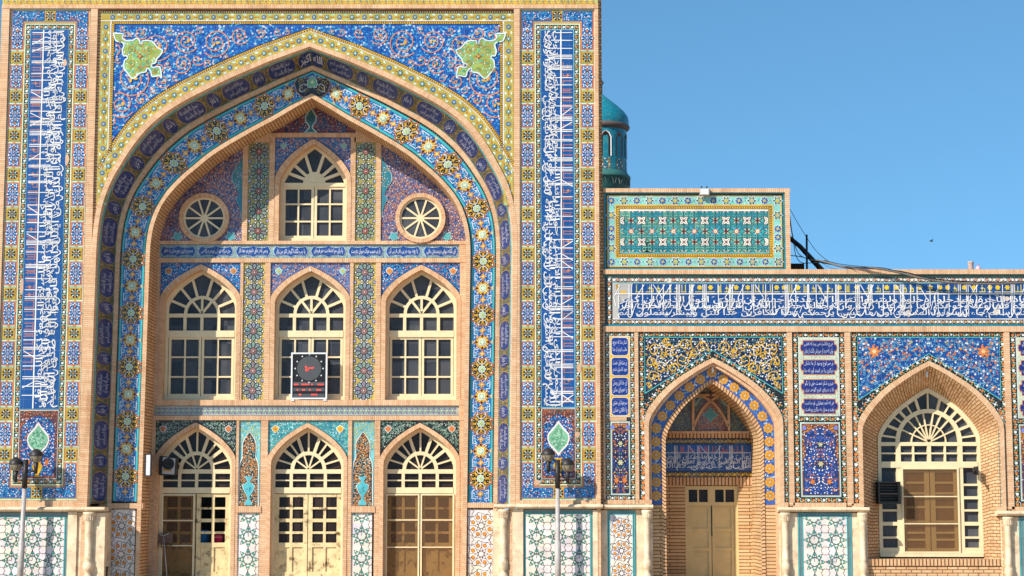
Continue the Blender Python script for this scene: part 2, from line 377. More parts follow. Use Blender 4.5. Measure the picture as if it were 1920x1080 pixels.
def dot(c, r, n=7): return lambda a, x, y, l: a.ngon(x, y, r*rnd.uniform(.8, 1.2), c, l+1, n, rnd.random())
def flw(c, cc, r): return lambda a, x, y, l: (a.petal(x, y, r, .3, 5, c, l+1, rnd.random()*6, 3), a.ngon(x, y, r*.3, cc, l+2, 5))
def lf(c, L, w): return lambda a, x, y, l: a.leaf(x, y, L*rnd.uniform(.7, 1.2), w, rnd.random()*6.3, c, l)
def curl(c, r, w): return lambda a, x, y, l: (lambda a0, q: a.line([(x+q*(1-.09*k)*cos(a0+k*.75), y+q*(1-.09*k)*sin(a0+k*.75)) for k in range(8)], w, c, l))(rnd.random()*6.3, r*rnd.uniform(.7, 1.2))
def rosette_blue(a, x, y, r): a.petal(x, y, r, .14, 8, COB, 3, 0, 3); a.star(x, y, r*.78, r*.35, 6, LBL, 4); a.ngon(x, y, r*.33, YEL, 5, 7)
def rosette_dark(a, x, y, r, ang=0):
    a.petal(x, y, r*1.3, .12, 8, YEL, 2, ang, 3); a.star(x, y, r*1.12, r*.8, 8, BLK, 3, ang); a.petal(x, y, r*.85, .15, 6, C(120, 190, 190), 4, 0, 3); a.star(x, y, r*.62, r*.4, 6, BLK, 5); a.ngon(x, y, r*.32, WHT, 6, 7)
    for sg in (-1, 1): a.leaf(x+sg*r*1.5*cos(ang), y+sg*r*1.5*sin(ang), r*.8, r*.35, ang, RED, 3)
def girih_dado(a, u0, v0, u1, v1, pu, kite=C(45, 140, 120), orange=False, lc=C(58, 36, 34), bgc=CRM):
    a.rect(u0, v0, u1, v1, bgc, 1)
    nu = max(1, round((u1-u0)/pu)); p_ = (u1-u0)/nu; nv = int((v1-v0)/p_)+2
    ins = lambda x, y: u0 <= x <= u1 and v0 <= y <= v1
    def ln(P, w=.85):
        for i in range(len(P)-1):
            (x0, y0), (x1, y1) = P[i], P[i+1]
            pts = [(x0+(x1-x0)*t/4, y0+(y1-y0)*t/4) for t in range(5)]
            run = [q for q in pts if ins(*q)]
            if len(run) > 1: a.line(run, w, lc, 3)
    for i in range(nu*2):
        for j in range(nv*2):
            x, y = u0+p_*i/2, v0+p_*j/2
            if y < v1-1: a.rect(x, y, x+p_/2, min(y+p_/2, v1), tuple(q*k_ for q, k_ in zip(bgc[:3], [rnd.uniform(.88, 1.0)]*2+[rnd.uniform(.84, 1.0)]))+(1,), 2)
    for i in range(nu):
        for j in range(nv):
            x = u0+p_*(i+.5); y = v0+p_*(j+.05 if not orange else j+.6); r = p_/2
            V8 = [(x+r*cos(pi/4*k), y+r*sin(pi/4*k)) for k in range(8)]
            if orange: V8 = [(x+r*.50*cos(pi/4*k), y+r*.50*sin(pi/4*k)) for k in range(8)]
            for k in range(8): ln([V8[k], V8[(k+3) % 8]])
            for k in range(8):
                an = pi/4*(k+.5)
                if orange:
                    cx_, cy_ = x+r*.60*cos(an), y+r*.60*sin(an)
                    if ins(cx_, cy_): a.petal(cx_, cy_, r*.185, .25, 1, lc, 4, an, 9); a.petal(cx_, cy_, r*.155, .25, 1, C(230, 145, 36), 5, an, 9)
                    ln([(x+r*.72*cos(an), y+r*.72*sin(an)), (x+r*.98*cos(an+.1), y+r*.98*sin(an+.1))]); ln([V8[k], (x+r*.8*cos(pi/4*k+.05), y+r*.8*sin(pi/4*k+.05))])
                else:
                    for da, rr, sz in ((0, .42, .11), (-.26, .70, .13), (.26, .70, .13)):
                        cx_, cy_ = x+r*rr*cos(an+da), y+r*rr*sin(an+da)
                        if ins(cx_, cy_): a.star(cx_, cy_, r*sz*1.1, r*sz*.75, 2, kite, 4, an+da)
            if orange: ln([(x+(r*.97 if k % 2 else r*.84)*cos(pi*k/8+pi/16), y+(r*.97 if k % 2 else r*.84)*sin(pi*k/8+pi/16)) for k in range(17)], .9)
            q = (x+r, y+r); P = [(q[0]+(r*.42 if k % 2 == 0 else r*.33)*cos(pi*k/8), q[1]+(r*.42 if k % 2 else r*.34)*sin(pi*k/8)) for k in range(17)]
            ln(P)
            if orange:
                for q in ((x-r, y-r), (x+r, y-r)):
                    ln([(q[0]+(r*.36 if k % 2 else r*.5)*cos(pi*k/8), q[1]+(r*.36 if k % 2 else r*.5)*sin(pi*k/8)) for k in range(17)])
            else:
                for k in (0, 2): ln([V8[k], (V8[k][0]*2-x, V8[k][1]*2-y)])
def girih_strip(a, u0, v0, u1, v1, pitch, bgc, petal, core, lc=C(60, 55, 60), side=LAV):
    a.rect(u0, v0, u1, v1, bgc, 1); n = max(1, round((v1-v0)/pitch)); k = (v1-v0)/n; x = (u0+u1)/2; w = (u1-u0)/2
    for j in range(n):
        y = v0+k*(j+.5); r = min(k*.5, w*.9)
        tones = [tuple(q*rnd.uniform(.7, 1.15) for q in petal[:3])+(1,) for _ in range(10)]
        for m in range(10):
            an = 2*pi*m/10+pi/2; px, py = x+r*.64*cos(an), y+r*.64*sin(an)
            a.leaf(px, py, r*.78, r*.48, an+pi, lc, 3); a.leaf(px, py, r*.62, r*.31, an+pi, tones[m], 4); a.ngon(px, py, r*.05, lc, 5, 5)
            a.ngon(x+r*.92*cos(an+pi/10), y+r*.92*sin(an+pi/10), r*.13, lc, 3, 6); a.ngon(x+r*.92*cos(an+pi/10), y+r*.92*sin(an+pi/10), r*.08, WHT, 4, 6)
        a.star(x, y, r*.42, r*.26, 10, lc, 5); a.star(x, y, r*.36, r*.2, 10, core, 6); a.ngon(x, y, r*.17, lc, 7, 7); a.star(x, y, r*.13, r*.06, 5, C(225, 205, 200), 8)
        yy = y+k/2
        if j < n-1:
            for sg in (-1, 1):
                a.line([(x, yy), (x+sg*w*.45, yy-k*.2)], .7, lc, 3); a.line([(x, yy), (x+sg*w*.45, yy+k*.2)], .7, lc, 3)
                a.line([(x+sg*w*.4, yy-k*.17), (x+sg*w, yy-k*.17)], .6, lc, 3); a.line([(x+sg*w*.4, yy+k*.17), (x+sg*w, yy+k*.17)], .6, lc, 3)
                a.leaf(x+sg*w*.45, yy, w*.5, k*.22, 0, tuple(q*.85 for q in bgc[:3])+(1,), 2)
                a.ngon(x+sg*w*.86, yy, w*.15, lc, 3, 7, 0, 1.3); a.ngon(x+sg*w*.86, yy, w*.11, side, 4, 7, 0, 1.3); a.ngon(x+sg*w*.86, yy, w*.04, WHT, 5, 5)
    for sg in (-1, 1): a.line([(x+sg*w*.72, v0), (x+sg*w*.72, v1)], .6, lc, 2)
def dots_border(a, u0, v0, u1, v1, pitch=4.4, c=YEL, dc=C(70, 35, 20)):   # yellow line of dark squares round a rectangle, width 6
    w = 6; a.frame(u0, v0, u1, v1, w, c, 3); a.frame(u0, v0, u1, v1, .9, dc, 4); a.frame(u0+w-.9, v0+w-.9, u1-w+.9, v1-w+.9, .9, dc, 4)
    for L, fn in ((u1-u0, lambda s, o: (u0+s, o)), (v1-v0, lambda s, o: (o, v0+s))):
        n = int(L/pitch)
        for i in range(n):
            for o in ((v0+w/2, v1-w/2) if L == u1-u0 else (u0+w/2, u1-w/2)):
                x, y = fn(pitch*(i+.5), o); a.star(x, y, 1.35, .95, 4, dc, 5)
def cell_blue(a, x, y, w, h):
    a.rect(x-w/2-1.6, y-h/2-1.6, x+w/2+1.6, y+h/2+1.6, ORA, 2); a.rect(x-w/2, y-h/2, x+w/2, y+h/2, COB, 3)
    for sg in (-1, 1): a.ngon(x+sg*(w/2+1), y, 2.3, NAVY, 3, 7); a.ngon(x+sg*(w/2), y, 1.6, WHT, 4, 7)
    a.petal(x, y, w*.46, .35, 8, C(150, 185, 215), 4, 0, 4); a.petal(x, y, w*.30, .3, 6, NAVY, 5, 0, 3); a.petal(x, y, w*.2, .3, 6, LAV, 6, .3, 3); a.ngon(x, y, 1.3, SAGE, 7, 6)
    for sg in (-1, 1):
        yy = y+sg*h*.32
        a.petal(x, yy, w*.40, .35, 6, C(130, 180, 215), 4, .5, 4); a.petal(x, yy, w*.28, .3, 6, NAVY, 5, .2, 3); a.star(x, yy, 2.8, 1.5, 4, ORA, 6)
        a.ngon(x, y+sg*h*.46, 1.5, WHT, 6, 6)
        for s2 in (-1, 1):
            for q, z in ((.36, .44), (.26, .22), (.40, .14), (.16, .15), (.38, .36), (.14, .40)): a.ngon(x+s2*w*q, y+sg*h*z, 1.3, WHT if z != .15 else ORA, 6, 6)
            a.leaf(x+s2*w*.32, y+sg*h*.05, 4.5, 1.8, .7*s2, NAVY, 5)
            a.leaf(x+s2*w*.2, y+sg*h*.42, 4, 1.6, .8*s2*sg, LBL, 6); a.leaf(x+s2*w*.40, y+sg*h*.30, 4, 1.5, 1.57, LAV, 6)
def cell_yellow(a, x, y, w, h):
    a.rect(x-w/2-.5, y-h/2, x+w/2+.5, y+h/2, C(176, 164, 62), 2); a.petal(x, y, w*.52, .12, 8, C(208, 150, 44), 3, .39, 4); a.petal(x, y, w*.46, .16, 8, BLK, 4, .39, 4)
    for k in range(8):
        an = pi/4*k; a.leaf(x+w*.30*cos(an), y+w*.30*sin(an), w*.2, 1.8, an, WHT if k % 2 else YEL, 5)
        a.leaf(x+w*.19*cos(an+.39), y+w*.19*sin(an+.39), w*.16, 1.5, an+.39, C(110, 180, 170), 5)
    a.star(x, y, 2.6, 1.4, 4, ORA, 6)
    for s1 in (-1, 1):
        for s2 in (-1, 1): a.ngon(x+s1*w*.42, y+s2*h*.40, 1.6, YEL, 5, 6)
def strokes(a, u0, v0, u1, v1, rot, lw, c=WHT, seed=1):
    """tall letter shafts crossing from the script zone into the upper zone; (s along, t from base of letters to top)"""
    q = random.Random(seed); hz = rot == 0
    L = (u1-u0) if hz else (v1-v0); H = (v1-v0) if hz else (u1-u0)
    T = {0: lambda s, t: (u0+s, v1-t), 1: lambda s, t: (u1-t, v0+s), -1: lambda s, t: (u0+t, v0+s)}[rot]
    s = 4
    while s < L-4:
        for _ in range(q.choice([1, 1, 2, 1, 3])):
            t0 = H*q.uniform(.06, .4); a.line([T(s, t0), T(s+q.uniform(-.5, .5), H*.975)], lw, c, 7)
            s += lw*1.9
        if q.random() < .28:
            d = q.choice([-1, 1])*q.uniform(10, 17); a.line([T(s, H*.97), T(s+d, H*.6), T(s+d*.7, H*.35)], lw, c, 7)
        s += q.uniform(9, 22)
def kufic(a, u0, v0, u1, v1, rot, c, seed, flower=None, lw=1.5):
    q = random.Random(seed); hz = rot == 0; L = (u1-u0) if hz else (v1-v0); H = (v1-v0) if hz else (u1-u0)
    T = {0: lambda s, t: (u0+s, v1-t), 1: lambda s, t: (u1-t, v0+s), -1: lambda s, t: (u0+t, v0+s)}[rot]
    s = 3
    while s < L-14:
        k = q.random(); w = q.uniform(8, 18)
        a.line([T(s, H*.1), T(s+w, H*.1)], lw, c, 5)
        if flower and k < .45:
            x, y = T(s+w/2, H*.58); a.petal(x, y, H*.3, .2, 6, flower, 5, q.random(), 4)
        elif k < .7:
            a.line([T(s+2, H*.1), T(s+2, H*.9)], lw, c, 5); a.line([T(s+w-2, H*.1), T(s+w-2, H*.9)], lw, c, 5)
            if q.random() < .5: a.line([T(s+w/2, H*.1), T(s+w/2, H*.75)], lw, c, 5)
        else:
            x, y = T(s+w/2, H*.5); a.star(x, y, H*.2, H*.1, 4, c, 5); a.line([T(s+w/2, H*.1), T(s+w/2, H*.85)], lw*.7, c, 5)
            a.line([T(s+w-1.5, H*.1), T(s+w-1.5, H*.5)], lw, c, 5)
        s += w+4
def pack(circles, inside, u0, v0, u1, v1, rmin, rmax, tries, seed, gap=.92):
    q = random.Random(seed); out = list(circles)
    for k in range(tries):
        r = rmax+(rmin-rmax)*k/tries; x, y = q.uniform(u0, u1), q.uniform(v0, v1)
        if all(inside(x+r*.9*cos(t), y+r*.9*sin(t)) for t in (0, 1.57, 3.14, 4.71)) and all(hypot(x-c[0], y-c[1]) > (r+c[2])*gap for c in out): out.append((x, y, r, q.choice([-1, 1])))
    return out
def scroll(a, x, y, r, dr, a0, w, c, l, inside, flower, leaf, tip):
    """one scrolling stem with its leaves and blossoms"""
    P = a.spiral(x, y, r, max(1.05, min(2.0, r/11)), dr, a0, w, c, l, inside); acc = 0; k = 0
    for i in range(1, len(P)):
        acc += hypot(P[i][0]-P[i-1][0], P[i][1]-P[i-1][1])
        if acc > 5.2:
            acc = 0; k += 1; an = atan2(P[i][1]-P[i-1][1], P[i][0]-P[i-1][0]); sd = 1 if k % 2 else -1
            px, py = P[i][0]+cos(an+1.57*sd)*3.1, P[i][1]+sin(an+1.57*sd)*3.1
            if inside(px, py): (flower if k % 3 == 0 else leaf)(a, px, py, l, an+.7*sd)
    if inside(x, y): a.leaf(x+r*.12, y, r*.36, r*.17, a0+1, tip, l+2); a.leaf(x-r*.1, y+r*.12, r*.3, r*.14, a0+2.6, tip, l+2)
def sprig(cs, cl, fl, L=9, w=.9):             # a curved stem with two leaves and a blossom, following a slow swirl
    def f(a, x, y, l):
        th = 2.6*sin(x*.043+y*.017)+2.6*cos(y*.051-x*.011); P = [(x, y)]; t = th
        for k in range(4): P.append((P[-1][0]+L/4*cos(t), P[-1][1]+L/4*sin(t))); t += .42
        a.line(P, w, cs, l+1); m = P[2]
        a.leaf(m[0]+1.6*cos(th+1.9), m[1]+1.6*sin(th+1.9), 5.2, 2, th+.9, cl, l+1); a.leaf(P[1][0]+1.6*cos(th-1.5), P[1][1]+1.6*sin(th-1.5), 4.6, 1.8, th-.6, cl, l+1); fl(a, P[-1][0], P[-1][1], l+1)
    return f
def brush(a, P, w, c, l):                     # one pen stroke, thin at both ends
    n = len(P)
    for i in range(n-1):
        (x0, y0), (x1, y1) = P[i], P[i+1]; q = hypot(x1-x0, y1-y0) or 1; nx, ny = -(y1-y0)/q, (x1-x0)/q
        wa, wb = [w*(.35+.65*sin(pi*(k+.15)/(n-.7)))/2 for k in (i, i+1)]
        a.poly([(x0+nx*wa, y0+ny*wa), (x1+nx*wb, y1+ny*wb), (x1-nx*wb, y1-ny*wb), (x0-nx*wa, y0-ny*wa)], c, l)
def two_lines(words, a, u0, v0, u1, v1, rot, c, off=.010, w=1.6):
    ws = words.split()                       # the text runs in three interwoven rows
    for k, (lo, hi) in enumerate(((0, .46), (.27, .74), (.54, 1))):
        tx = ' '.join(ws[k::3])
        if rot == 0: H = v1-v0; a.text(tx, u0, v1-H*hi, u1, v1-H*lo, c, 8+k, 0, off)
        elif rot == 1: H = u1-u0; a.text(tx, u1-H*hi, v0, u1-H*lo, v1, c, 8+k, 1, off)
        else: H = u1-u0; a.text(tx, u0+H*lo, v0, u0+H*hi, v1, c, 8+k, -1, off)
    q = random.Random(len(words)); L = (u1-u0) if rot == 0 else (v1-v0)
    T = {0: lambda s, t: (u0+s, v1-t), 1: lambda s, t: (u1-t, v0+s), -1: lambda s, t: (u0+t, v0+s)}[rot]
    s = 8
    while s < L-14:                           # the long bowls, tails and strokes that tie the two lines together
        wd = q.uniform(9, 18); dp = q.uniform(.14, .26)*H; t0 = q.choice([.22, .30, .58, .64])*H; sl_ = q.uniform(-.1, .25)*H
        brush(a, [T(s+wd*k/9, max(1.2, t0+sl_*(k/9)-dp*sin(pi*k/9)**.8)) for k in range(10)], w*1.25, c, 10)
        if q.random() < .6: x = s+q.uniform(0, wd); t = q.uniform(.15, .5)*H; brush(a, [T(x, t), T(x+q.uniform(5, 11), t+H*q.uniform(.25, .42))], w*1.2, c, 10)
        for _ in range(1):
            x, t = s+q.uniform(0, wd+8), q.uniform(.06, .95)*H; x2, y2 = T(x, t); a.star(x2, y2, w*.75, w*.55, 4, c, 10)
        x, t = s+q.uniform(0, wd+6), q.uniform(.5, .93)*H; brush(a, [T(x, t), T(x+4.5, t+1.8)], w*.9, c, 10)
        s += wd*q.uniform(.9, 1.5)
def parts(name, m, parent, boxes):            # each band or block a mesh of its own
    for q in boxes:
        g = Geo(); g.box(*q[:6], *(q[6:])); g.build(name, m, parent)

# ============================================================ THE PORTAL
AXV = lambda v: 570+(540-v)*.011
def smooth(P, n):
    out = []
    for i in range(len(P)-1):
        p0, p1, p2, p3 = P[max(i-1, 0)], P[i], P[i+1], P[min(i+2, len(P)-1)]
        if i == 0: p0 = (2*p1[0]-p2[0], 2*p1[1]-p2[1])
        for k in range(n):
            t = k/n
            out.append(tuple(.5*(2*p1[j]+(p2[j]-p0[j])*t+(2*p0[j]-5*p1[j]+4*p2[j]-p3[j])*t*t+(3*p1[j]-p0[j]-3*p2[j]+p3[j])*t**3) for j in (0, 1)))
    return out+[P[-1]]
def resample(P, n):
    P = np.array(P); s = np.r_[0, np.cumsum(np.hypot(*np.diff(P, axis=0).T))]; q = np.linspace(0, s[-1], n)
    return np.c_[np.interp(q, s, P[:, 0]), np.interp(q, s, P[:, 1])]
NQ, NL = 70, 24
def profile(pts, d, xoff=577):              # (half width in facade units, photo y) -> half profile (half, v)
    c = [(h, R(xoff, y, d)[1]) for h, y in pts]
    return np.r_[resample(smooth(c[:-1], 6), NQ), resample(c[-2:], NL)[1:]]
PA = profile([(0, 80), (40, 94), (78, 107), (102, 117), (150, 137), (190, 156), (232, 177), (258, 192), (283, 209), (310, 233), (336, 266), (356, 299), (374, 332), (387, 366), (395, 401), (399, 440), (400, 480), (400, 1101)], 0)
PB = profile([(0, 176), (36, 196), (72, 217), (112, 238), (148, 258), (170, 271), (196, 288), (218, 306), (243, 327), (264, 348), (281, 369), (293, 390), (304, 422), (309, 455), (310, 490), (310, 1101)], .65)
def prof(lam): return (1-lam)*PA+lam*PB
def full(half):                              # left bottom .. apex .. right bottom, absolute facade units
    L = [(AXV(v)-h, v) for h, v in half[::-1]]; Rr = [(AXV(v)+h, v) for h, v in half[1:]]
    return L+Rr
def wp(P, d): return [(wx(u), d, wz(v)) for u, v in P]
def cutoff(P, vmax): return [p_ for p_ in P if p_[1] <= vmax]
DR, DF, DW = .62, .67, 1.55                  # depths: rib, flower band, window wall
def archmap(la, da, lb, db, width):
    A, B = full(prof(la)), full(prof(lb)); Mx = [((a[0]+b_[0])/2, (a[1]+b_[1])/2) for a, b_ in zip(A, B)]
    s = np.r_[0, np.cumsum([hypot(Mx[i+1][0]-Mx[i][0], Mx[i+1][1]-Mx[i][1]) for i in range(len(Mx)-1)])]; s -= s[len(s)//2]
    Aa, Ba = np.array(A), np.array(B)
    def f(sv, t, h):
        a = (np.interp(sv, s, Aa[:, 0]), np.interp(sv, s, Aa[:, 1])); b_ = (np.interp(sv, s, Ba[:, 0]), np.interp(sv, s, Ba[:, 1]))
        t = t/width; u = a[0]+(b_[0]-a[0])*t; v = a[1]+(b_[1]-a[1])*t; d = da+(db-da)*t
        w = hypot(b_[0]-a[0], b_[1]-a[1])*PX; dd = db-da; Ln = hypot(w, dd); ex, ev = (b_[0]-a[0])*PX/w, (b_[1]-a[1])*PX/w
        return (wx(u)+ex*dd/Ln*h, d-w/Ln*h, wz(v)-ev*dd/Ln*h)
    return f, s
portal = empty('mosque_portal', (wx(570), 0, 0), 'towering mosque portal covered in mosaic tile around one great pointed arch with yellow windows', 'portal')
VT = -70                                      # top of the portal, facade units

# --- brick masses
g = Geo(); g.box(-12, VT, 155, VG, 0.001, 6); g.box(984, VT, 1124, VG, 0.001, 6); g.box(155, VT, 984, R(577, 20)[1], .001, 6); g.box(1124, VT, 1131, VG, .13, 6)
A0 = full(PA); g.box(155, R(577, 20)[1], 168.5, VG, .001, .9); g.box(971.5, R(577, 20)[1], 984, VG, .001, .9)
top = [p_ for p_ in A0 if p_[1] < R(577, 480)[1]]
vt = R(577, 20)[1]
for i in range(len(top)-1):                  # spandrel wall above the arch
    a, b_ = top[i], top[i+1]; g.face([(wx(a[0]), .001, wz(vt)), (wx(b_[0]), .001, wz(vt)), (wx(b_[0]), .001, wz(b_[1])), (wx(a[0]), .001, wz(a[1]))])
for sg in (-1, 1):
    e = top[0] if sg < 0 else top[-1]; xx = 168.5 if sg < 0 else 971.5
    g.face([(wx(xx), .001, wz(vt)), (wx(e[0]), .001, wz(vt)), (wx(e[0]), .001, wz(e[1])), (wx(xx), .001, wz(e[1]))])
g.box(168.5, vt, 971.5, R(577, 30)[1]-2, .3, 6)
g.box(150, VT, 168.5, VG, .9, 6); g.box(971.5, VT, 990, VG, .9, 6)
g.build('brick_wall', BC, portal)

# --- arch mouldings
g = Geo()
P0 = prof(0); P1 = prof(.1)
g.strip(wp(full(P0), -.055), wp(full(P1), -.055)); g.strip(wp(full(P0), 0), wp(full(P0), -.055)); g.strip(wp(full(P1), -.055), wp(full(P1), 0))
g.strip(wp(full(P1), 0), wp(full(prof(.128)), .62*.10))
g.build('arch_moulding', BT, portal)
g = Geo()
A, B = full(prof(.37)), full(prof(.455)); g.strip(wp(A, DR-.03), wp(B, DR-.03)); g.strip(wp(B, DR-.03), wp(B, DF+.02)); g.strip(wp(A, DR), wp(A, DR-.03))
g.build('arch_moulding', BT, portal)
g = Geo()
A, B = full(prof(1.0)), full(prof(1.0))
inn = PB.copy(); dv = np.gradient(PB, axis=0); nl = np.c_[-dv[:, 1], dv[:, 0]]; nl /= np.hypot(nl[:, 0], nl[:, 1])[:, None]; inn = PB+nl*8; inn[0, 0] = 0; inn[0, 1] = PB[0, 1]+9.3
INNER = full(inn)
g.strip(wp(A, DR-.02), wp(INNER, DR-.02)); g.strip(wp(A, DF+.02), wp(A, DR-.02)); g.build('arch_moulding', BT, portal)
g = Geo(); g.strip(wp(INNER, DR-.02), wp(INNER, DW+.1), 0, False, 'c'); g.build('arch_soffit', BC, portal)

# --- medallion band on the splay
f, s = archmap(.128, .62*.10, .37, DR, 22); SB = R(577, 948)[1]
a = Art(f); smax = s[-1]; send = smax-(VG-SB)
st = np.arange(-send, send+.1, 6)
def bandbase(a, t0, t1, c, l, lo=-send, hi=send, step=7):
    q = np.linspace(lo, hi, max(2, int((hi-lo)/step)))
    for i in range(len(q)-1): a.poly([(q[i], t0), (q[i+1], t0), (q[i+1], t1), (q[i], t1)], c, l)
bandbase(a, 0, 22, C(94, 90, 70), 0); bandbase(a, 0, 1.4, TUR, 1); bandbase(a, 20.6, 22, TUR, 1)
names = ['يا رحمن', 'يا رحيم', 'يا كريم', 'يا غفار', 'يا قدوس', 'يا سلام', 'يا مؤمن'.replace('ؤ', 'و'), 'يا عزيز', 'يا جبار']
long_ = ['سبحان الله والحمد لله', 'لا اله الا الله', 'بسم الله الرحمن الرحيم', 'الحمد لله رب العالمين']
let = Art(f)
def cart(sc, hl, txt, big=False):
    m = 10 if hl < 15 else 14
    P = []
    for sg in (1, -1):
        for k in range(m+1):
            x = -1+2*k/m; P.append((sc+sg*x*hl, 11+sg*9.3*(1-abs(x)**(2 if hl < 15 else 5))**.5))
    n_ = 12 if hl < 15 else 22; hf = lambda x: 9.3*(1-abs(x)**(2 if hl < 15 else 5))**.5
    for g1, g2, cc, l in ((1.03, 1.06, C(200, 160, 60), 2), (1, 1, C(34, 54, 114), 3)):
        for k in range(n_):
            xa, xb = -1+2*k/n_, -1+2*(k+1)/n_; ya, yb = hf(xa)*g2, hf(xb)*g2
            a.poly([(sc+xa*hl*g1, 11-ya), (sc+xb*hl*g1, 11-yb), (sc+xb*hl*g1, 11), (sc+xa*hl*g1, 11)], cc, l); a.poly([(sc+xa*hl*g1, 11), (sc+xb*hl*g1, 11), (sc+xb*hl*g1, 11+yb), (sc+xa*hl*g1, 11+ya)], cc, l)
    if hl < 15: let.text(txt, sc-hl*.62, 5.5, sc+hl*.62, 16.5, C(205, 205, 220), 4, 0, .01)
    elif big: let.text(txt, sc-hl*.85, 4.5, sc+hl*.85, 17.5, C(215, 215, 225), 4, 0, .02)
    else:
        let.text(txt, sc-hl*.72, 3.6, sc+hl*.6, 10.6, C(200, 200, 215), 4, 0, .01); let.text(txt, sc-hl*.6, 11.2, sc+hl*.74, 18.3, C(200, 200, 215), 4, 0, .01)
cart(0, 27, 'الله اکبر', True)
k = 0; q = 60
while q < send-14:
    ln = k % 2 == 0
    for sg in (-1, 1): cart(sg*q, 28 if ln else 13, (long_ if ln else names)[(k+(2 if sg > 0 else 0)) % (4 if ln else 9)])
    nx = 13 if ln else 28; q += (28 if ln else 13)+nx+7; k += 1
scatter(a, lambda x, y: True, -send, 2, send, 20, 6, [(3, curl(C(186, 150, 50), 2.6, .9)), (1, dot(C(190, 150, 90), .9)), (1, dot(C(80, 100, 60), 1.1))], 1)
mb = a.build('medallion_band', portal); let.build('lettering', mb)

# --- great flower band
f, s = archmap(.455, DF, 1.0, DF, 49); smax = s[-1]; send = smax-(VG-R(577, 942, DF)[1])
a = Art(f)
bandbase(a, 0, 49, BLK, 0, -send, send); bandbase(a, 2.6, 46.4, TUR, 1, -send, send, 6); bandbase(a, 6.5, 42.5, COB, 2, -send, send, 6)
for q in np.arange(-send, send, 4.6):
    for t in (.4, 46.9): a.rect(q, t, q+.6, t+1.7, C(120, 170, 170), 3)
scatter(a, lambda x, y: True, -send, 7.5, send, 41.5, 4.2, [(4, lf(C(96, 170, 220), 4.8, 2.1)), (2.4, dot(C(210, 222, 240), 1.25)), (1.6, lf(C(225, 232, 245), 3.6, 1.6)), (.8, lf(NAVY, 4.5, 2))], 3)
def big_rosette(a, sc, t, r, blk=True):
    a.petal(sc, t, r*1.08, .10, 8, ORA, 5, pi/8, 6); a.petal(sc, t, r*1.0, .11, 8, C(34, 18, 16), 6, pi/8, 6)
    for k in range(8):
        an = pi/4*k+pi/8; x, y = sc+r*.66*cos(an), t+r*.66*sin(an)
        ca, sa = cos(an), sin(an); a.line([(sc+r*(p_*ca-q_*sa), t+r*(p_*sa+q_*ca)) for p_, q_ in ((.42, .04), (.56, .19), (.74, .20), (.93, .0), (.74, -.20), (.56, -.19), (.42, -.04))], r*.05, YEL, 8); a.leaf(x+r*.06*ca, y+r*.06*sa, r*.26, r*.09, an, OCH, 8)
        an += pi/8; x, y = sc+r*.62*cos(an), t+r*.62*sin(an)
        a.leaf(x, y, r*.36, r*.09, an, YEL, 7); a.ngon(sc+r*.46*cos(an), t+r*.46*sin(an), r*.06, YEL, 8, 6)
        a.ngon(sc+r*.88*cos(an-pi/8), t+r*.88*sin(an-pi/8), r*.07, WHT, 9, 5)
    for sg in (-1, 1):
        a.line([(sc+sg*r*.95, t-r*.30), (sc+sg*r*.72, t-r*.42), (sc+sg*r*.50, t-r*.22), (sc+sg*r*.40, t), (sc+sg*r*.50, t+r*.22), (sc+sg*r*.72, t+r*.42), (sc+sg*r*.95, t+r*.30)], 1.1, WHT, 9)
    a.petal(sc, t, r*.36, .12, 8, WHT, 9, 0, 4); a.petal(sc, t, r*.30, .12, 8, PGR, 10, 0, 4); a.star(sc, t, r*.22, r*.12, 4, WHT, 11); a.star(sc, t, r*.16, r*.08, 4, LIME, 12)
def star_rosette(a, sc, t, r):
    [a.poly([(sc, t+q*r*1.02), (sc-r*.36, t+q*r*1.34), (sc+r*.36, t+q*r*1.34)], C(200, 200, 150), 4) for q in (-1, 1)]
    a.star(sc, t, r*1.12, r*.78, 8, ORA, 5); a.star(sc, t, r*1.0, r*.68, 8, C(44, 22, 18), 6); a.petal(sc, t, r*.80, .1, 8, YEL, 7, .39, 4)
    for k in range(8):
        an = pi/4*k; a.leaf(sc+r*.72*cos(an), t+r*.72*sin(an), r*.42, r*.2, an, C(60, 26, 18), 8)
    for k in range(4):
        an = pi/4+pi/2*k; a.line([(sc+r*.4*cos(an), t+r*.4*sin(an)), (sc+r*1.02*cos(an), t+r*1.02*sin(an))], 1.3, C(245, 240, 200), 9)
    a.ngon(sc, t, r*.46, WHT, 10, 10); a.ngon(sc, t, r*.38, C(150, 200, 165), 11, 8); a.star(sc, t, r*.32, r*.16, 4, C(240, 240, 200), 12)
def bracket(a, sc, sg):                       # white open brackets in the blue fields, gold knot in the middle
    a.star(sc, 24.5, 8.2, 3.6, 4, ORA, 4); a.star(sc, 24.5, 6, 2.6, 4, YEL, 5); a.ngon(sc, 24.5, 1.2, WHT, 6, 6)
    for s2 in (-1, 1):
        t0 = 24.5+s2*6; t1 = 24.5+s2*15.5
        a.line([(sc+sg*12, t0+s2*3), (sc+sg*8, t0+s2*3), (sc+sg*8, t1), (sc-sg*7, t1), (sc-sg*7, t0+s2*5)], 1.3, WHT, 4)
        a.leaf(sc+2, 24.5+s2*11, 8, 3.4, .6*s2, LBL, 4); a.leaf(sc-2, 24.5+s2*12, 6, 2.4, -.9*s2, C(190, 215, 240), 5)
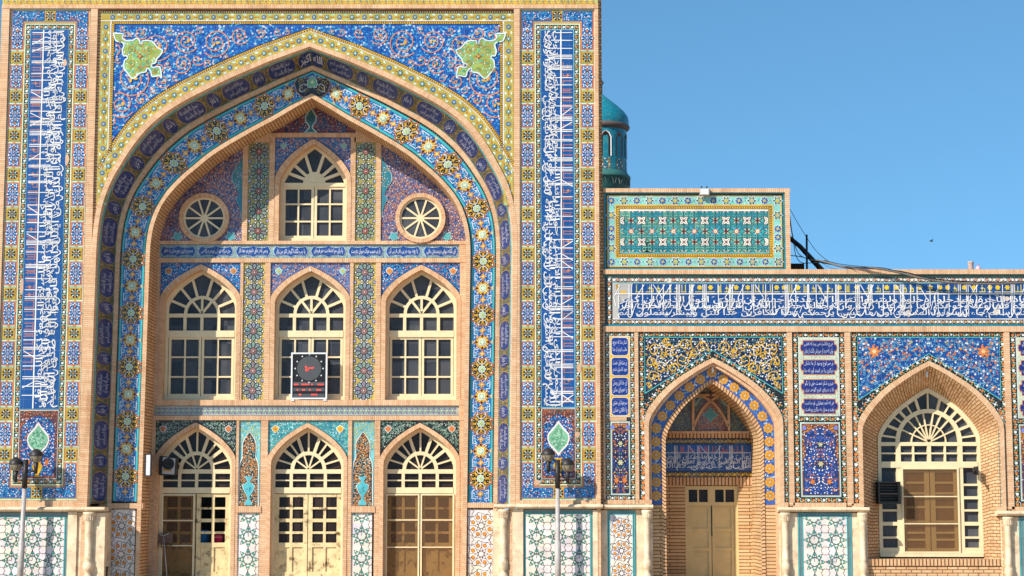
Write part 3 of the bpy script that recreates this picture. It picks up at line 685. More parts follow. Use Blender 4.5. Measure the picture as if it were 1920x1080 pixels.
# keystone of black and gold
a.poly([(-38, 10), (-30, 3), (30, 3), (38, 10), (34, 30), (24, 44), (-24, 44), (-34, 30)], ORA, 5)
a.poly([(-36.5, 10.5), (-29, 4), (29, 4), (36.5, 10.5), (33, 29.5), (23, 43), (-23, 43), (-33, 29.5)], BLK, 6)
for sg in (-1, 1):
    for x, t, r_ in ((24, 14, 6), (26, 28, 5), (14, 36, 5), (14, 9, 4)): a.spiral(sg*x, t, r_, 1.1, sg, .5, 1.0, OCH, 7)
    a.line([(sg*13, 26), (sg*18, 20), (sg*26, 22), (sg*28, 30), (sg*22, 35), (sg*15, 32)], 1.1, WHT, 8)
    for k in range(12): a.leaf(sg*rnd.uniform(10, 33), rnd.uniform(6, 40), 4, 1.6, rnd.random()*6, YEL, 7)
a.petal(0, 24, 12.5, .1, 10, WHT, 8, 0, 5); a.petal(0, 24, 11.3, .1, 10, C(110, 170, 130), 9, 0, 5); a.star(0, 24, 6, 2.5, 4, C(220, 220, 170), 10)
q = 51.5; k = 0
while q < send+24:
    for sg in (-1, 1):
        if k % 2 == 0:
            if q < send-15: star_rosette(a, sg*q, 24.5, 15)
        elif q < send-22: big_rosette(a, sg*q, 24.5, 22)
        if q+26 < send: bracket(a, sg*(q+25.7-(3.5 if k % 2 == 0 else -3.5)), sg*(1 if k % 2 else -1))
    q += 51.6; k += 1
a.v, a.f, a.c = a.v, a.f, a.c
a.build('flower_band', portal)

# --- green and yellow border outside the arch (flat on the front), with dotted line
oo = PA.copy(); dv = np.gradient(PA, axis=0); nl = np.c_[dv[:, 1], -dv[:, 0]]; nl /= np.hypot(nl[:, 0], nl[:, 1])[:, None]
def outline(o):
    q_ = PA+nl*o; q_[0, 0] = 0; q_[0, 1] = PA[0, 1]-o*1.06; return full(q_)
def offmap(o0, o1, width):
    A, B = np.array(outline(o0)), np.array(outline(o1)); Mx = (A+B)/2
    s = np.r_[0, np.cumsum(np.hypot(*np.diff(Mx, axis=0).T))]; s -= s[len(s)//2]
    def f(sv, t, h):
        a0 = [np.interp(sv, s, A[:, j]) for j in (0, 1)]; b0 = [np.interp(sv, s, B[:, j]) for j in (0, 1)]; t = t/width
        return (wx(a0[0]+(b0[0]-a0[0])*t), -h, wz(a0[1]+(b0[1]-a0[1])*t))
    return f, s
f, s = offmap(0, 28, 28)
QA = np.array(outline(14)); uL, uR = 177, 963
vs0 = np.interp(uR-5, QA[len(QA)//2:][:, 0], QA[len(QA)//2:][:, 1])
send = np.interp(vs0, QA[len(QA)//2:, 1], s[len(s)//2:])
a = Art(f)
bandbase(a, 0, 28, BLK, 1, -send, send); bandbase(a, .8, 20, C(192, 166, 58), 2, -send, send); bandbase(a, 20, 21.2, WHT, 3, -send, send); bandbase(a, 21.2, 27.4, YEL, 3, -send, send); bandbase(a, 21.2, 22, BLK, 4, -send, send); bandbase(a, 26.6, 27.4, BLK, 4, -send, send)
for q in np.arange(-send, send, 4.3): a.star(q, 24.3, 1.4, 1.0, 4, C(60, 30, 20), 5)
for k in range(int(send/23.5)+1):
    for sg in ((-1, 1) if k else (1,)):
        x = sg*k*23.5
        (rosette_dark if k % 2 == 0 else rosette_blue)(a, x, 10, 5.6)
        for t, dx in ((4, 11), (16, 11)):
            if abs(x+dx) < send: a.leaf(x+dx, t, 7, 2.5, .5 if t < 10 else -.5, WHT, 4); a.leaf(x+dx, t, 10, 5, -.3, PGR, 3); a.leaf(x+dx+1.5, 10, 6, 2, 0, ORA, 4)
a.build('arch_border', portal)

# --- great blue spandrel
def in_arch(u, v, o):
    P = OUTL[o]; h = np.interp(v, P[:, 1], P[:, 0]) if v > P[0, 1] else -1
    return abs(u-AXV(v)) < h
OUTL = {o: (lambda q_: np.c_[q_[:NQ, 0], q_[:NQ, 1]])(np.vstack([[0, PA[0, 1]-o*1.06], (PA+nl*o)[1:]])) for o in (0, 20, 28, 29)}
s0 = RR(176, 20, 963, 300); U0, V0, U1 = 177, s0[1], 963; VB = R(577, 345)[1]
a = Art(planar(0))
inS = lambda u, v: U0+26 < u < U1-26 and V0+28 < v < VB and not in_arch(u, v, 29)
def cut_cols(a, u0, u1, v0, vb, o, c, l, n=90):   # fills between a top line and the arch outline
    for i in range(n):
        x0 = u0+(u1-u0)*i/n; x1 = u0+(u1-u0)*(i+1)/n
        def vv(x):
            P = OUTL[o]; h = abs(x-AXV(150)); return min(vb, np.interp(h, P[:, 0], P[:, 1])) if h < P[-1, 0] else vb
        y0, y1 = vv(x0), vv(x1)
        if max(y0, y1) > v0: a.poly([(x0, v0), (x1, v0), (x1, max(y1, v0)), (x0, max(y0, v0))], c, l)
cut_cols(a, U0+25, U1-25, V0+26, VB, 28, C(20, 88, 172), 0)
AXS = AXV(120)
sp = [(350, 77, 24, 1), (405, 80, 29, -1), (295, 88, 29, 1), (249, 147, 36, -1), (342, 120, 19, -1), (227, 195, 28, 1), (265, 187, 17, -1), (208, 229, 16, 1), (214, 92, 15, -1), (450, 67, 18, 1), (241, 67, 12, 1), (488, 62, 11, -1), (521, 60, 9, 1), (390, 118, 10, 1), (305, 152, 15, 1), (318, 58, 9, 1), (372, 56, 8, -1), (205, 125, 12, 1), (205, 165, 10, -1), (425, 108, 8, 1), (287, 168, 8, 1), (241, 228, 8, 1), (215, 262, 11, -1)]
SPC = C(226, 142, 100)
inL = lambda u, v: inS(u, v) and u < AXS-1
circ = pack([(*R(x, y), r, dr) for x, y, r, dr in sp], inL, U0+26, V0+28, AXS, VB, 5, 15, 2600, 5, .94)
WFL = lambda a, x, y, l, an: (a.petal(x, y, 2.3, .3, 5, C(244, 244, 248), l+1, an, 3), a.ngon(x, y, .75, COB, l+2, 5))
BLF = lambda a, x, y, l, an: a.leaf(x, y, 6, 2.3, an, C(84, 186, 222), l-2)
for u, v, r, dr in circ:
    for sg in (-1, 1):
        scroll(a, u if sg < 0 else 2*AXS-u, v, r, dr*(-sg), (.6 if dr > 0 else 2.4) if sg < 0 else pi-(.6 if dr > 0 else 2.4), 1.9 if r > 9 else 1.4, SPC, 5, inS, WFL, BLF, YEL)
scatter(a, inS, U0+26, V0+28, U1-26, VB, 7.6, [(2.6, sprig(C(96, 186, 220), C(70, 170, 216), lambda a, x, y, l: (a.petal(x, y, 2.2, .3, 5, C(244, 244, 248), l+1, x, 3), a.ngon(x, y, .7, COB, l+2, 5)))), (.6, flw(C(244, 244, 248), COB, 2.0)), (2.6, lf(C(80, 180, 220), 6.5, 2.3)), (1.8, lf(C(44, 148, 206), 6.5, 2.6)), (2, lf(C(12, 60, 130), 7, 3))], 1, None, .25)
# pale green corner medallions
MED = [(213, 62), (217, 63), (231, 64), (230, 72), (238, 77), (250, 76), (256, 72), (262, 76), (263, 83), (267, 82), (268, 77), (285, 78), (296, 90), (305, 95), (300, 105), (294, 111), (292, 118), (284, 121), (287, 127), (300, 126), (303, 147), (299, 142), (286, 144), (283, 134), (276, 128), (274, 135), (262, 138), (250, 148), (240, 138), (233, 127), (234, 114), (239, 110), (238, 105), (232, 105), (230, 95), (233, 85), (228, 79), (218, 77)]
for sg in (-1, 1):
    P = [R(x, y) for x, y in MED]; P = smooth(P+[P[0]], 3)[:-1]; P = P if sg < 0 else [(2*AXS-u, v) for u, v in P]
    a.poly(P, C(150, 190, 110), 6); a.line(P, 2.4, C(225, 238, 242), 9, True)
    cu, cv = sum(p_[0] for p_ in P)/len(P), sum(p_[1] for p_ in P)/len(P)
    def inP(u, v, P=P):
        c_ = False; j = len(P)-1
        for i in range(len(P)):
            if (P[i][1] > v) != (P[j][1] > v) and u < (P[j][0]-P[i][0])*(v-P[i][1])/(P[j][1]-P[i][1])+P[i][0]: c_ = not c_
            j = i
        return c_
    scatter(a, lambda u, v: inP(u, v) and inP(u+3, v) and inP(u-3, v) and inP(u, v+3) and inP(u, v-3), cu-55, cv-50, cu+55, cv+50, 6, [(3, lf(C(160, 176, 66), 9, 4.5)), (2, lf(C(90, 180, 150), 8, 4)), (3, lf(C(190, 156, 54), 9, 3.6)), (2, dot(WHT, 1.2)), (1, lf(ORA, 6, 2.4))], 7)
for sg in (-1, 1):                            # tendrils and star inside the corner medallions
    P = [R(x, y) for x, y in MED]; cu, cv = R(263, 106); cu = cu if sg < 0 else 2*AXS-cu
    for x, y, r in ((-18, -14, 8), (16, -12, 9), (-17, 13, 8), (15, 12, 8), (0, 24, 6), (0, -22, 5), (-38, -28, 4), (28, 28, 5)):
        a.spiral(cu-sg*x*-1 if sg > 0 else cu+x, cv+y, r, 1.3, sg, x, 1.5, C(190, 150, 44), 9); a.leaf(cu+(x if sg < 0 else -x), cv+y, 6, 3, .8, C(70, 160, 120), 10)
    a.star(cu, cv, 7, 3, 4, C(170, 80, 36), 10); a.petal(cu, cv, 3.6, .3, 6, C(214, 160, 70), 11, 0, 3)
# borders along the top and the sides
a.rect(U0, V0, U1, V0+6, C(60, 30, 20), 2)
for k in range(int((U1-U0)/4.3)): a.rect(U0+k*4.3+1, V0+1.6, U0+k*4.3+3.2, V0+4.6, OCH, 3)
a.rect(U0, V0+6, U1, V0+20.5, C(192, 166, 58), 2); a.rect(U0, V0+6, U1, V0+7.2, PGR, 3); a.rect(U0, V0+19, U1, V0+20.5, WHT, 3)
def vside(u): return np.interp(abs(u-AXV(300)), OUTL[20][:, 0], OUTL[20][:, 1])
for sg in (-1, 1):
    ua, ub = (U0, U0+19) if sg < 0 else (U1-19, U1)
    ve = R(577, 385)[1]
    a.rect(min(ua, ub), V0+20.5, max(ua, ub), ve, C(186, 166, 66), 2)
    inner = ub if sg < 0 else ua
    a.rect(inner-1, V0+20, inner+1, R(577, 290)[1], WHT, 3)
    x0, x1 = (U0+20, U0+26) if sg < 0 else (U1-26, U1-20)
    a.rect(x0, V0+20.5, x1, R(577, 285)[1], YEL, 3); a.rect(x0, V0+26, x0+.8, R(577, 285)[1], BLK, 4); a.rect(x1-.8, V0+26, x1, R(577, 285)[1], BLK, 4)
    v = V0+25
    while v < R(577, 283)[1]: a.star((x0+x1)/2, v, 1.4, 1, 4, C(60, 30, 20), 5); v += 4.3
    v = V0+32; k = 0
    while v < R(577, 372)[1]:
        x = (ua+ub)/2; (rosette_dark if k % 2 else rosette_blue)(a, x, v, 5.2) if k % 2 == 0 else rosette_dark(a, x, v, 5.0, pi/2)
        for t in (-5.5, 5.5): a.leaf(x+t, v+11, 7, 2.5, 1.2, WHT, 3); a.leaf(x+t, v+12, 9, 4, 1.8, PGR, 3)
        a.leaf(x, v+11.5, 6, 2, 1.57, ORA, 4); v += 23.5; k += 1
a.rect(U0+20, V0+20.5, U1-20, V0+26.5, YEL, 3); a.rect(U0+20, V0+20.5, U1-20, V0+21.3, BLK, 4); a.rect(U0+25, V0+25.7, U1-25, V0+26.5, BLK, 4)
for k in range(int((U1-U0-40)/4.3)): a.star(U0+22+k*4.3, V0+23.5, 1.4, 1, 4, C(60, 30, 20), 5)
k = 0; x = U0+22
while x < U1-10:
    (rosette_blue if k % 2 == 0 else rosette_dark)(a, x, V0+13, 5.2)
    for t in (-5, 5): a.leaf(x+12, V0+13+t, 8, 2.2, .5 if t < 0 else -.5, WHT, 3); a.leaf(x+12, V0+13+t, 10, 4.5, -.4, PGR, 3)
    a.leaf(x+12, V0+13, 6, 2, 0, ORA, 4); x += 24; k += 1
a.build('spandrel_mosaic', portal)

# --- frames of brick on the front
g = Geo()
g.bx(-30, -60, 1124, -12, -.06, 0, 'h')
g.box(-12, R(577, 10)[1], 1124, R(577, 16)[1]+1, -.06, 0, 'h')
g.box(-12, R(577, 16)[1]+1, 3, R(50, 953)[1], -.05, 0, 'v'); g.box(1117, R(577, 16)[1]+1, 1124, VG, -.05, 0, 'v')
g.box(158, R(577, 16)[1]+1, 171, R(50, 952)[1], -.05, 0, 'v'); g.box(963.5, R(577, 16)[1]+1, 974.5, R(50, 950)[1], -.05, 0, 'v')
g.box(3, R(80, 939)[1], 158, R(80, 951)[1], -.05, 0, 'h'); g.box(974.5, R(1040, 938)[1], 1117, R(1040, 946)[1], -.05, 0, 'h')
g.build('brick_frame', BT, portal)
a = Art(planar(0)); v0 = R(577, -12)[1]; v1 = R(577, 10)[1]; a.rect(-12, v0, 1124, v1, C(196, 190, 110), 0); a.rect(-12, v1-2, 1124, v1, YEL, 1)
for k in range(int(1136/12)):
    x = -12+12*(k+.5); a.spiral(x, v1-7, 5, 1.2, 1 if k % 2 else -1, k, 1.9, YEL, 2); a.star(x+6, v1-4, 2.2, 1, 4, ORA, 3); a.leaf(x, v1-11, 6, 3, .5, WHT, 2); a.ngon(x+5, v1-8, 1.3, C(60, 110, 150), 3, 6)
a.build('cresting_mosaic', portal)

# --- two tall inscription panels
def inscription(u0, u1, vb, x_, left, words, seed):
    v0 = R(577, 17)[1]; v1 = R(x_, 938)[1]; w = u1-u0
    a = Art(planar(0)); a.rect(u0, v0, u1, v1, PGR, 0); a.frame(u0+.5, v0+.5, u1-.5, v1-.5, 1.2, C(225, 235, 215), 1)
    cw = 20; ca = u0+4.5+cw/2; cb = u1-4.5-cw/2
    vi0 = v0+31; vi1 = v1-30                     # vine ring outside
    ui0, ui1 = u0+30.5, u1-30.5
    a.frame(ui0-2.5, vi0-2.5, ui1+2.5, vi1+2.5, 2.2, C(225, 235, 190), 2); a.frame(ui0-4.6, vi0-4.6, ui1+4.6, vi1+4.6, 1.6, ORA, 2)
    for uu in (u0+2.2, u1-2.2): a.rect(uu-.6, v0+2, uu+.6, v1-2, ORA, 2)
    # corner cells and the middle of top and bottom
    for vv, sg in ((v0, 1), (v1, -1)):
        y = vv+sg*14
        for xa, xb, cx_ in ((u0+4, u0+w*.43, ca), (u0+w*.57, u1-4, cb)):
            ya, yb = sorted((y-9.5, y+9.5)); a.rect(xa-1, ya-1, xb+1, yb+1, ORA, 2); a.rect(xa, ya, xb, yb, COB, 3)
            yc, yd = sorted((y-sg*9.5, y+sg*29)); a.rect(cx_-cw/2-1, yc-1, cx_+cw/2+1, yd+1, ORA, 2); a.rect(cx_-cw/2, yc, cx_+cw/2, yd, COB, 4)
            scatter(a, lambda px, py: (xa+1.5 < px < xb-1.5 and ya+1.5 < py < yb-1.5) or (abs(px-cx_) < cw/2-1.5 and yc+1.5 < py < yd-1.5), min(xa, cx_-10), min(ya, yc), max(xb, cx_+10), max(yb, yd), 3.9, [(3, lf(LBL, 4.4, 1.8)), (2, dot(WHT, 1.05)), (1, dot(ORA, 1.5, 4)), (1, lf(NAVY, 4, 1.8))], 5)
        cell_yellow(a, u0+w/2, y, 21, 21)
    y = v0+57; k = 0; pe = 37.6
    while y < v1-36:
        for cx_ in (ca, cb):
            if k % 2 == 0: cell_blue(a, cx_, y, cw, 41)
            else: cell_yellow(a, cx_, y, cw+1, 22)
            if k % 2: a.rect(cx_-cw/2-3, y-14.6, cx_+cw/2+3, y-13.4, WHT, 2); a.rect(cx_-cw/2-3, y+13.4, cx_+cw/2+3, y+14.6, WHT, 2); a.star(cx_, y-14.5, 3.4, 1.5, 4, ORA, 3); a.star(cx_, y+14.5, 3.4, 1.5, 4, ORA, 3)
        y += pe; k += 1
    for r_ in ((ui0, vi0, ui1, vi0+9), (ui0, vi1-9, ui1, vi1)): vine(a, *r_, True, C(30, 50, 45), (WHT, ORA), PGR, 8)
    for xa in (ui0, ui1-9): vine(a, xa, vi0+9, xa+9, vi1-9, False, C(30, 50, 45), (WHT, ORA), PGR, 9.6)
    bu0, bu1, bv0, bv1 = ui0+9.5, ui1-9.5, vi0+9.5, R(x_, vb)[1]
    a.frame(bu0-.8, bv0-.8, bu1+.8, bv1+.8, 1.6, C(130, 190, 210), 4); a.rect(bu0, bv0, bu1, bv1, C(18, 82, 150), 4)
    # the lower floral field with its pale medallion and golden vase
    fu0, fu1, fv0, fv1 = bu0+.5, bu1-.5, bv1+3, vi1-10
    a.rect(fu0-1, fv0-1, fu1+1, fv1+1, CRM, 3); a.rect(fu0, fv0, fu1, fv1, C(110, 58, 46), 4); cx_ = (fu0+fu1)/2; fw = (fu1-fu0)/2
    P = [(cx_+sg*fw*x, fv0+y) for sg, pts in ((1, [(0, 10), (.35, 13), (.62, 20), (.84, 30), (.9, 44), (.84, 60), (.9, 70), (.9, 10+(fv1-fv0)*.88)]), ) for x, y in pts]
    P = P+[(2*cx_-x, y) for x, y in P[::-1]]
    a.poly(P, C(26, 74, 144), 5)
    scatter(a, lambda x, y: fv0+12 < y < fv1-2 and abs(x-cx_) < fw*.86, fu0, fv0, fu1, fv1, 4.6, [(3, lf(LBL, 4.4, 2)), (3, dot(C(225, 225, 240), 1.3)), (1.5, dot(ORA, 1.4)), (1, dot(PNK, 1.6)), (1, lf(NAVY, 5, 2.4))], 6)
    scatter(a, lambda x, y: abs(x-cx_) > fw*.88 or y < fv0+9, fu0+1, fv0+1, fu1-1, fv1-1, 4, [(2, lf(ORA, 4, 1.6)), (1, dot(C(60, 120, 110), 1.2)), (1, dot(PNK, 1.2))], 5)
    mv = fv0+55
    a.poly([(cx_, mv-34), (cx_+7, mv-24), (cx_+19, mv-10), (cx_+21, mv), (cx_+17, mv+12), (cx_+6, mv+24), (cx_, mv+32), (cx_-6, mv+24), (cx_-17, mv+12), (cx_-21, mv), (cx_-19, mv-10), (cx_-7, mv-24)], CRM, 8)
    a.poly([(cx_, mv-28), (cx_+6, mv-20), (cx_+17, mv-8), (cx_+18.5, mv), (cx_+15, mv+10), (cx_+5, mv+20), (cx_, mv+26), (cx_-5, mv+20), (cx_-15, mv+10), (cx_-18.5, mv), (cx_-17, mv-8), (cx_-6, mv-20)], C(130, 190, 150), 9)
    scatter(a, lambda x, y: hypot((x-cx_)/16, (y-mv)/22) < .9, cx_-18, mv-26, cx_+18, mv+26, 4, [(2, curl(C(60, 130, 90), 2, .7)), (1, dot(WHT, .9))], 10)
    a.poly([(cx_-8, mv+36), (cx_+8, mv+36), (cx_+4, mv+40), (cx_+10, mv+48), (cx_+6, mv+58), (cx_+3, mv+62), (cx_+5, mv+68), (cx_-5, mv+68), (cx_-3, mv+62), (cx_-6, mv+58), (cx_-10, mv+48), (cx_-4, mv+40)], YEL, 9)
    for sg in (-1, 1): a.star(cx_+sg*17, mv+40, 5, 3, 6, ORA, 8)
    for x, y, rx, ry in (((41, 536, 4, 16), (126, 300, 4, 13), (122, 118, 5, 7)) if left else ((1086, 690, 4, 10), (1007, 905, 6, 5), (1083, 815, 5, 6))):   # lost tiles, plaster showing
        u, v = R(x, y); a.poly([(u+rx*rnd.uniform(.7, 1.15)*cos(k*.7), v+ry*rnd.uniform(.7, 1.15)*sin(k*.7)) for k in range(9)], C(222, 178, 142), 6)
    pn = a.build('inscription_panel', portal)
    t = Art(planar(0)); t.n = 5
    zu = bu0+24.5 if left else bu1-24.5           # white line between script and upper zone
    t.rect(zu-1.2, bv0+1, zu+1.2, bv1-1, WHT, 8)
    ku = (bu0+1, bv0+4, zu-2, bv1-60, 1) if left else (zu+2, bv0+60, bu1-1, bv1-4, -1)
    kufic(t, *ku, C(206, 132, 88), seed, None, 1.2)
    strokes(t, bu0+1.5, bv0+2, bu1-1.5, bv1-4, 1 if left else -1, 1.6, WHT, seed+1)
    ws = words.split(); n = len(ws)//2
    zz = (zu+1, bu1-1.5) if left else (bu0+1.5, zu-1)
    two_lines(words, t, zz[0], bv0+2, zz[1], bv1-3, 1 if left else -1, WHT)
    t.build('lettering', pn)
inscription(4, 156, 767, 80, True, 'انما يعمر مساجد الله من آمن بالله واليوم الآخر واقام الصلاة وآتى الزكاة ولم يخش الا الله فعسى اولئك ان يكونوا من المهتدين يا ايها الذين آمنوا اذا نودي للصلاة من يوم الجمعة فاسعوا الى ذكر الله وذروا البيع صدق الله العلي العظيم', 11)
inscription(975, 1117.5, 764, 1045, False, 'بسم الله الرحمن الرحيم سبحان الذي اسرى بعبده ليلا من المسجد الحرام الى المسجد الاقصى الذي باركنا حوله لنريه من آياتنا انه هو السميع البصير وآتينا موسى الكتاب وجعلناه هدى لبني اسرائيل الا تتخذوا من دوني وكيلا', 23)

# ============================================================ THE WINDOW WALL INSIDE THE GREAT ARCH
KEEL = [(0, 0), (.12, .065), (.25, .145), (.4, .25), (.53, .345), (.66, .46), (.79, .605), (.88, .725), (.95, .84), (.99, .94), (1, 1.04)]
def keel(cx, va, hw, rise): return [(cx-x*hw, va+y*rise) for x, y in KEEL[::-1]]+[(cx+x*hw, va+y*rise) for x, y in KEEL[1:]]
def in_keel(u, v, cx, va, hw, rise):
    if v < va: return False
    x = np.interp((v-va)/rise, [q[1] for q in KEEL], [q[0] for q in KEEL]); return abs(u-cx) < x*hw
def inA(u, v): 
    h = np.interp(v, inn[:NQ, 1], inn[:NQ, 0]) if v < inn[NQ-1, 1] else inn[-1, 0]
    return v > inn[0, 1]-25 and abs(u-AXV(v)) < h+14
def hb(x0, y0, x1, y1, d=-.05, t='h'):
    g = Geo(); g.box(*RR(x0, y0, x1, y1, DW), DW+d, DW+.3, t); g.build('brick_band', BT, portal)
for y0, y1, x0, x1 in ((250, 258, 440, 725), (452, 458.5, 285, 880), (484.5, 492.5, 285, 880), (750, 760.5, 275, 880), (779.5, 788, 275, 880)): hb(x0, y0, x1, y1)
for x0, x1, y0, y1 in ((455, 465, 258, 452), (505, 515, 258, 452), (657, 666.5, 258, 452), (705, 714.5, 258, 452),
                       (449.5, 455, 492.5, 750), (496, 506, 492.5, 750), (655.5, 662, 492.5, 750), (704, 713.5, 492.5, 750), (285, 299, 492.5, 750), (862, 880, 492.5, 750),
                       (441.5, 446.5, 788, 1101), (487.5, 501, 788, 1101), (652, 659, 788, 1101), (701.5, 712, 788, 1101), (270, 289.5, 788, 1101), (861, 880, 788, 1101), (285, 300, 458.5, 484.5), (861, 880, 458.5, 484.5), (275, 289, 760.5, 779.5), (861, 880, 760.5, 779.5)): hb(x0, y0, x1, y1, -.04, 'v')
hb(444, 949, 490, 961, -.06); hb(657, 949, 703, 961, -.06)
g = Geo(); g.box(250, R(577, 150, DW)[1], 890, R(577, 270, DW)[1], DW+.5, DW+.6)
g.box(250, R(577, 150, DW)[1], 890, VG, 5.5, 5.6); g.build('brick_backing', BC, portal)

def leaf_frame(g, u0, v0, u1, v1, fw, cols, rows, bw, d0, d1, rails=None, m=0):
    """casement: outer frame plus glazing bars"""
    g.box(u0, v0, u0+fw, v1, d0, d1, None, m); g.box(u1-fw, v0, u1, v1, d0, d1, None, m); g.box(u0+fw, v0, u1-fw, v0+fw, d0, d1, None, m); g.box(u0+fw, v1-fw, u1-fw, v1, d0, d1, None, m)
    for i in range(1, cols):
        x = u0+fw+(u1-u0-2*fw)*i/cols; g.box(x-bw/2, v0+fw, x+bw/2, v1-fw, d0+.004, d1, None, m)
    for r_ in rows: g.box(u0+fw, r_-bw/2, u1-fw, r_+bw/2, d0+.006, d1, None, m)
def pane_poly(pts, d, name, parent, m):
    g = Geo(); g.face([(wx(u), d, wz(v)) for u, v in pts]); return g.build(name, m, parent)
def arch_frame(g, P, Q, d0, d1, m=0):           # P outer outline, Q inner outline, open at the bottom
    f0, q0, f1, q1 = wp(P, d0), wp(Q, d0), wp(P, d1), wp(Q, d1)
    g.strip(f0, q0, m); g.strip(q0, q1, m); g.strip(f1, f0, m)
def ring(cx, va, hw, vs, vb, d, thick, depth, brick_parent, proud=.05):
    """brick ring round an arched opening and its reveal"""
    rise = vs-va; P = [(cx-hw, vb)]+keel(cx, va, hw, rise)+[(cx+hw, vb)]
    Q = [(cx-hw+thick, vb)]+keel(cx, va+thick*1.15, hw-thick, rise-thick*.3)+[(cx+hw-thick, vb)]
    g = Geo(); g.strip(wp(P, d-proud), wp(Q, d-proud)); g.strip(wp(P, d+.02), wp(P, d-proud)); g.strip(wp(Q, d-proud), wp(Q, d+depth), 0, False, 'c')
    g.build('arch_moulding', BT, brick_parent); return Q
def spandrel(u0, v0, u1, v1, cx, va, hw, vs, d, bgc, items, step, corner=None, name='spandrel_mosaic', parent=portal, edge=None):
    rise = vs-va; a = Art(planar(d)); K = [(max(u0, min(u1, u)), v) for u, v in keel(cx, va-1, hw+1, rise)]
    a.poly([(u0, v0), (cx, v0)]+K[:len(K)//2+1][::-1]+([(u0, v1)] if v1 > K[0][1] else []), bgc, 0); a.poly([(cx, v0), (u1, v0)]+([(u1, v1)] if v1 > K[-1][1] else [])+K[len(K)//2:][::-1], bgc, 0)
    ins = lambda u, v: u0+1.5 < u < u1-1.5 and v0+1.5 < v < vs+2 and not in_keel(u, v, cx, va-3, hw+2, rise)
    scatter(a, ins, u0, v0, u1, vs+3, step, items, 1)
    if corner:
        oc, ic, r_ = corner
        for sg in (-1, 1):
            x = cx+sg*((u1-u0)/2-15); y = v0+17; a.leaf(x, y, r_*2.6, r_*2.5, pi/2, C(225, 235, 240), 4); a.leaf(x, y, r_*2.2, r_*2.1, pi/2, oc, 5); a.petal(x, y, r_*.45, .3, 5, ic, 6, 0, 3)
    if edge: a.frame(u0, v0, u1, max(v1, vs+4), 1.2, edge, 3) if False else a.rect(u0, v0, u1, v0+1.4, edge, 4)
    return a.build(name, parent)
F_BLUE = [(3, lf(LBL, 4, 1.7)), (2, dot(C(225, 225, 240), 1.1)), (1.3, curl(C(205, 140, 115), 2.2, .8)), (.8, dot(ORA, 1.1)), (1.2, lf(NAVY, 4.5, 2.2))]
F_PURP = [(2.4, curl(C(218, 150, 108), 2.4, .9)), (1.8, dot(C(226, 212, 212), 1.15)), (1.1, lf(C(40, 66, 130), 5, 2.2)), (1.8, lf(C(120, 150, 200), 4, 1.7)), (.9, dot(C(222, 160, 110), 1.3)), (.6, lf(C(150, 90, 96), 4, 2))]
F_DARK = [(3, curl(C(150, 185, 160), 2.2, .8)), (2, dot(C(220, 220, 210), .9)), (1.5, lf(C(90, 140, 120), 4, 1.6)), (1, lf(BLK, 4.5, 2.4))]
F_TURQ = [(3, curl(C(40, 120, 140), 2.2, .8)), (2, dot(WHT, .9)), (2, lf(C(130, 210, 200), 4, 1.8)), (1, lf(C(30, 130, 150), 4, 2.2)), (.5, dot(YEL, 1))]

def sunburst(g, cx, vb, r1, rays, rin, d0, d1, bw, outer):
    """rays from a half ring (or hub) at (cx, vb) out to the outline `outer` (function of angle -> radius)"""
    for an, w in rays:
        r2 = outer(an); g.bar((cx+rin*cos(an), vb-rin*sin(an)), (cx+r2*cos(an), vb-r2*sin(an)), w, d0, d1)
def reach(cx, vb, K):                         # distance along an angle from (cx, vb) to a keel outline
    def f(an):
        for r_ in np.arange(20, 260, 1.0):
            x, y = cx+r_*cos(an), vb-r_*sin(an)
            best = None
            for i in range(len(K)-1):
                (x0, y0), (x1, y1) = K[i], K[i+1]
                if x0 <= x <= x1 and x1 > x0:
                    best = y0+(y1-y0)*(x-x0)/(x1-x0); break
            if best is None or y < best: return r_+1
        return 200
    return f
def half_ring(g, cx, vb, r0, r1, d0, d1, n=22):
    P = [(cx-r1*cos(pi*k/n), vb-r1*sin(pi*k/n)) for k in range(n+1)]; Q = [(cx-r0*cos(pi*k/n), vb-r0*sin(pi*k/n)) for k in range(n+1)]
    arch_frame(g, P, Q, d0, d1)

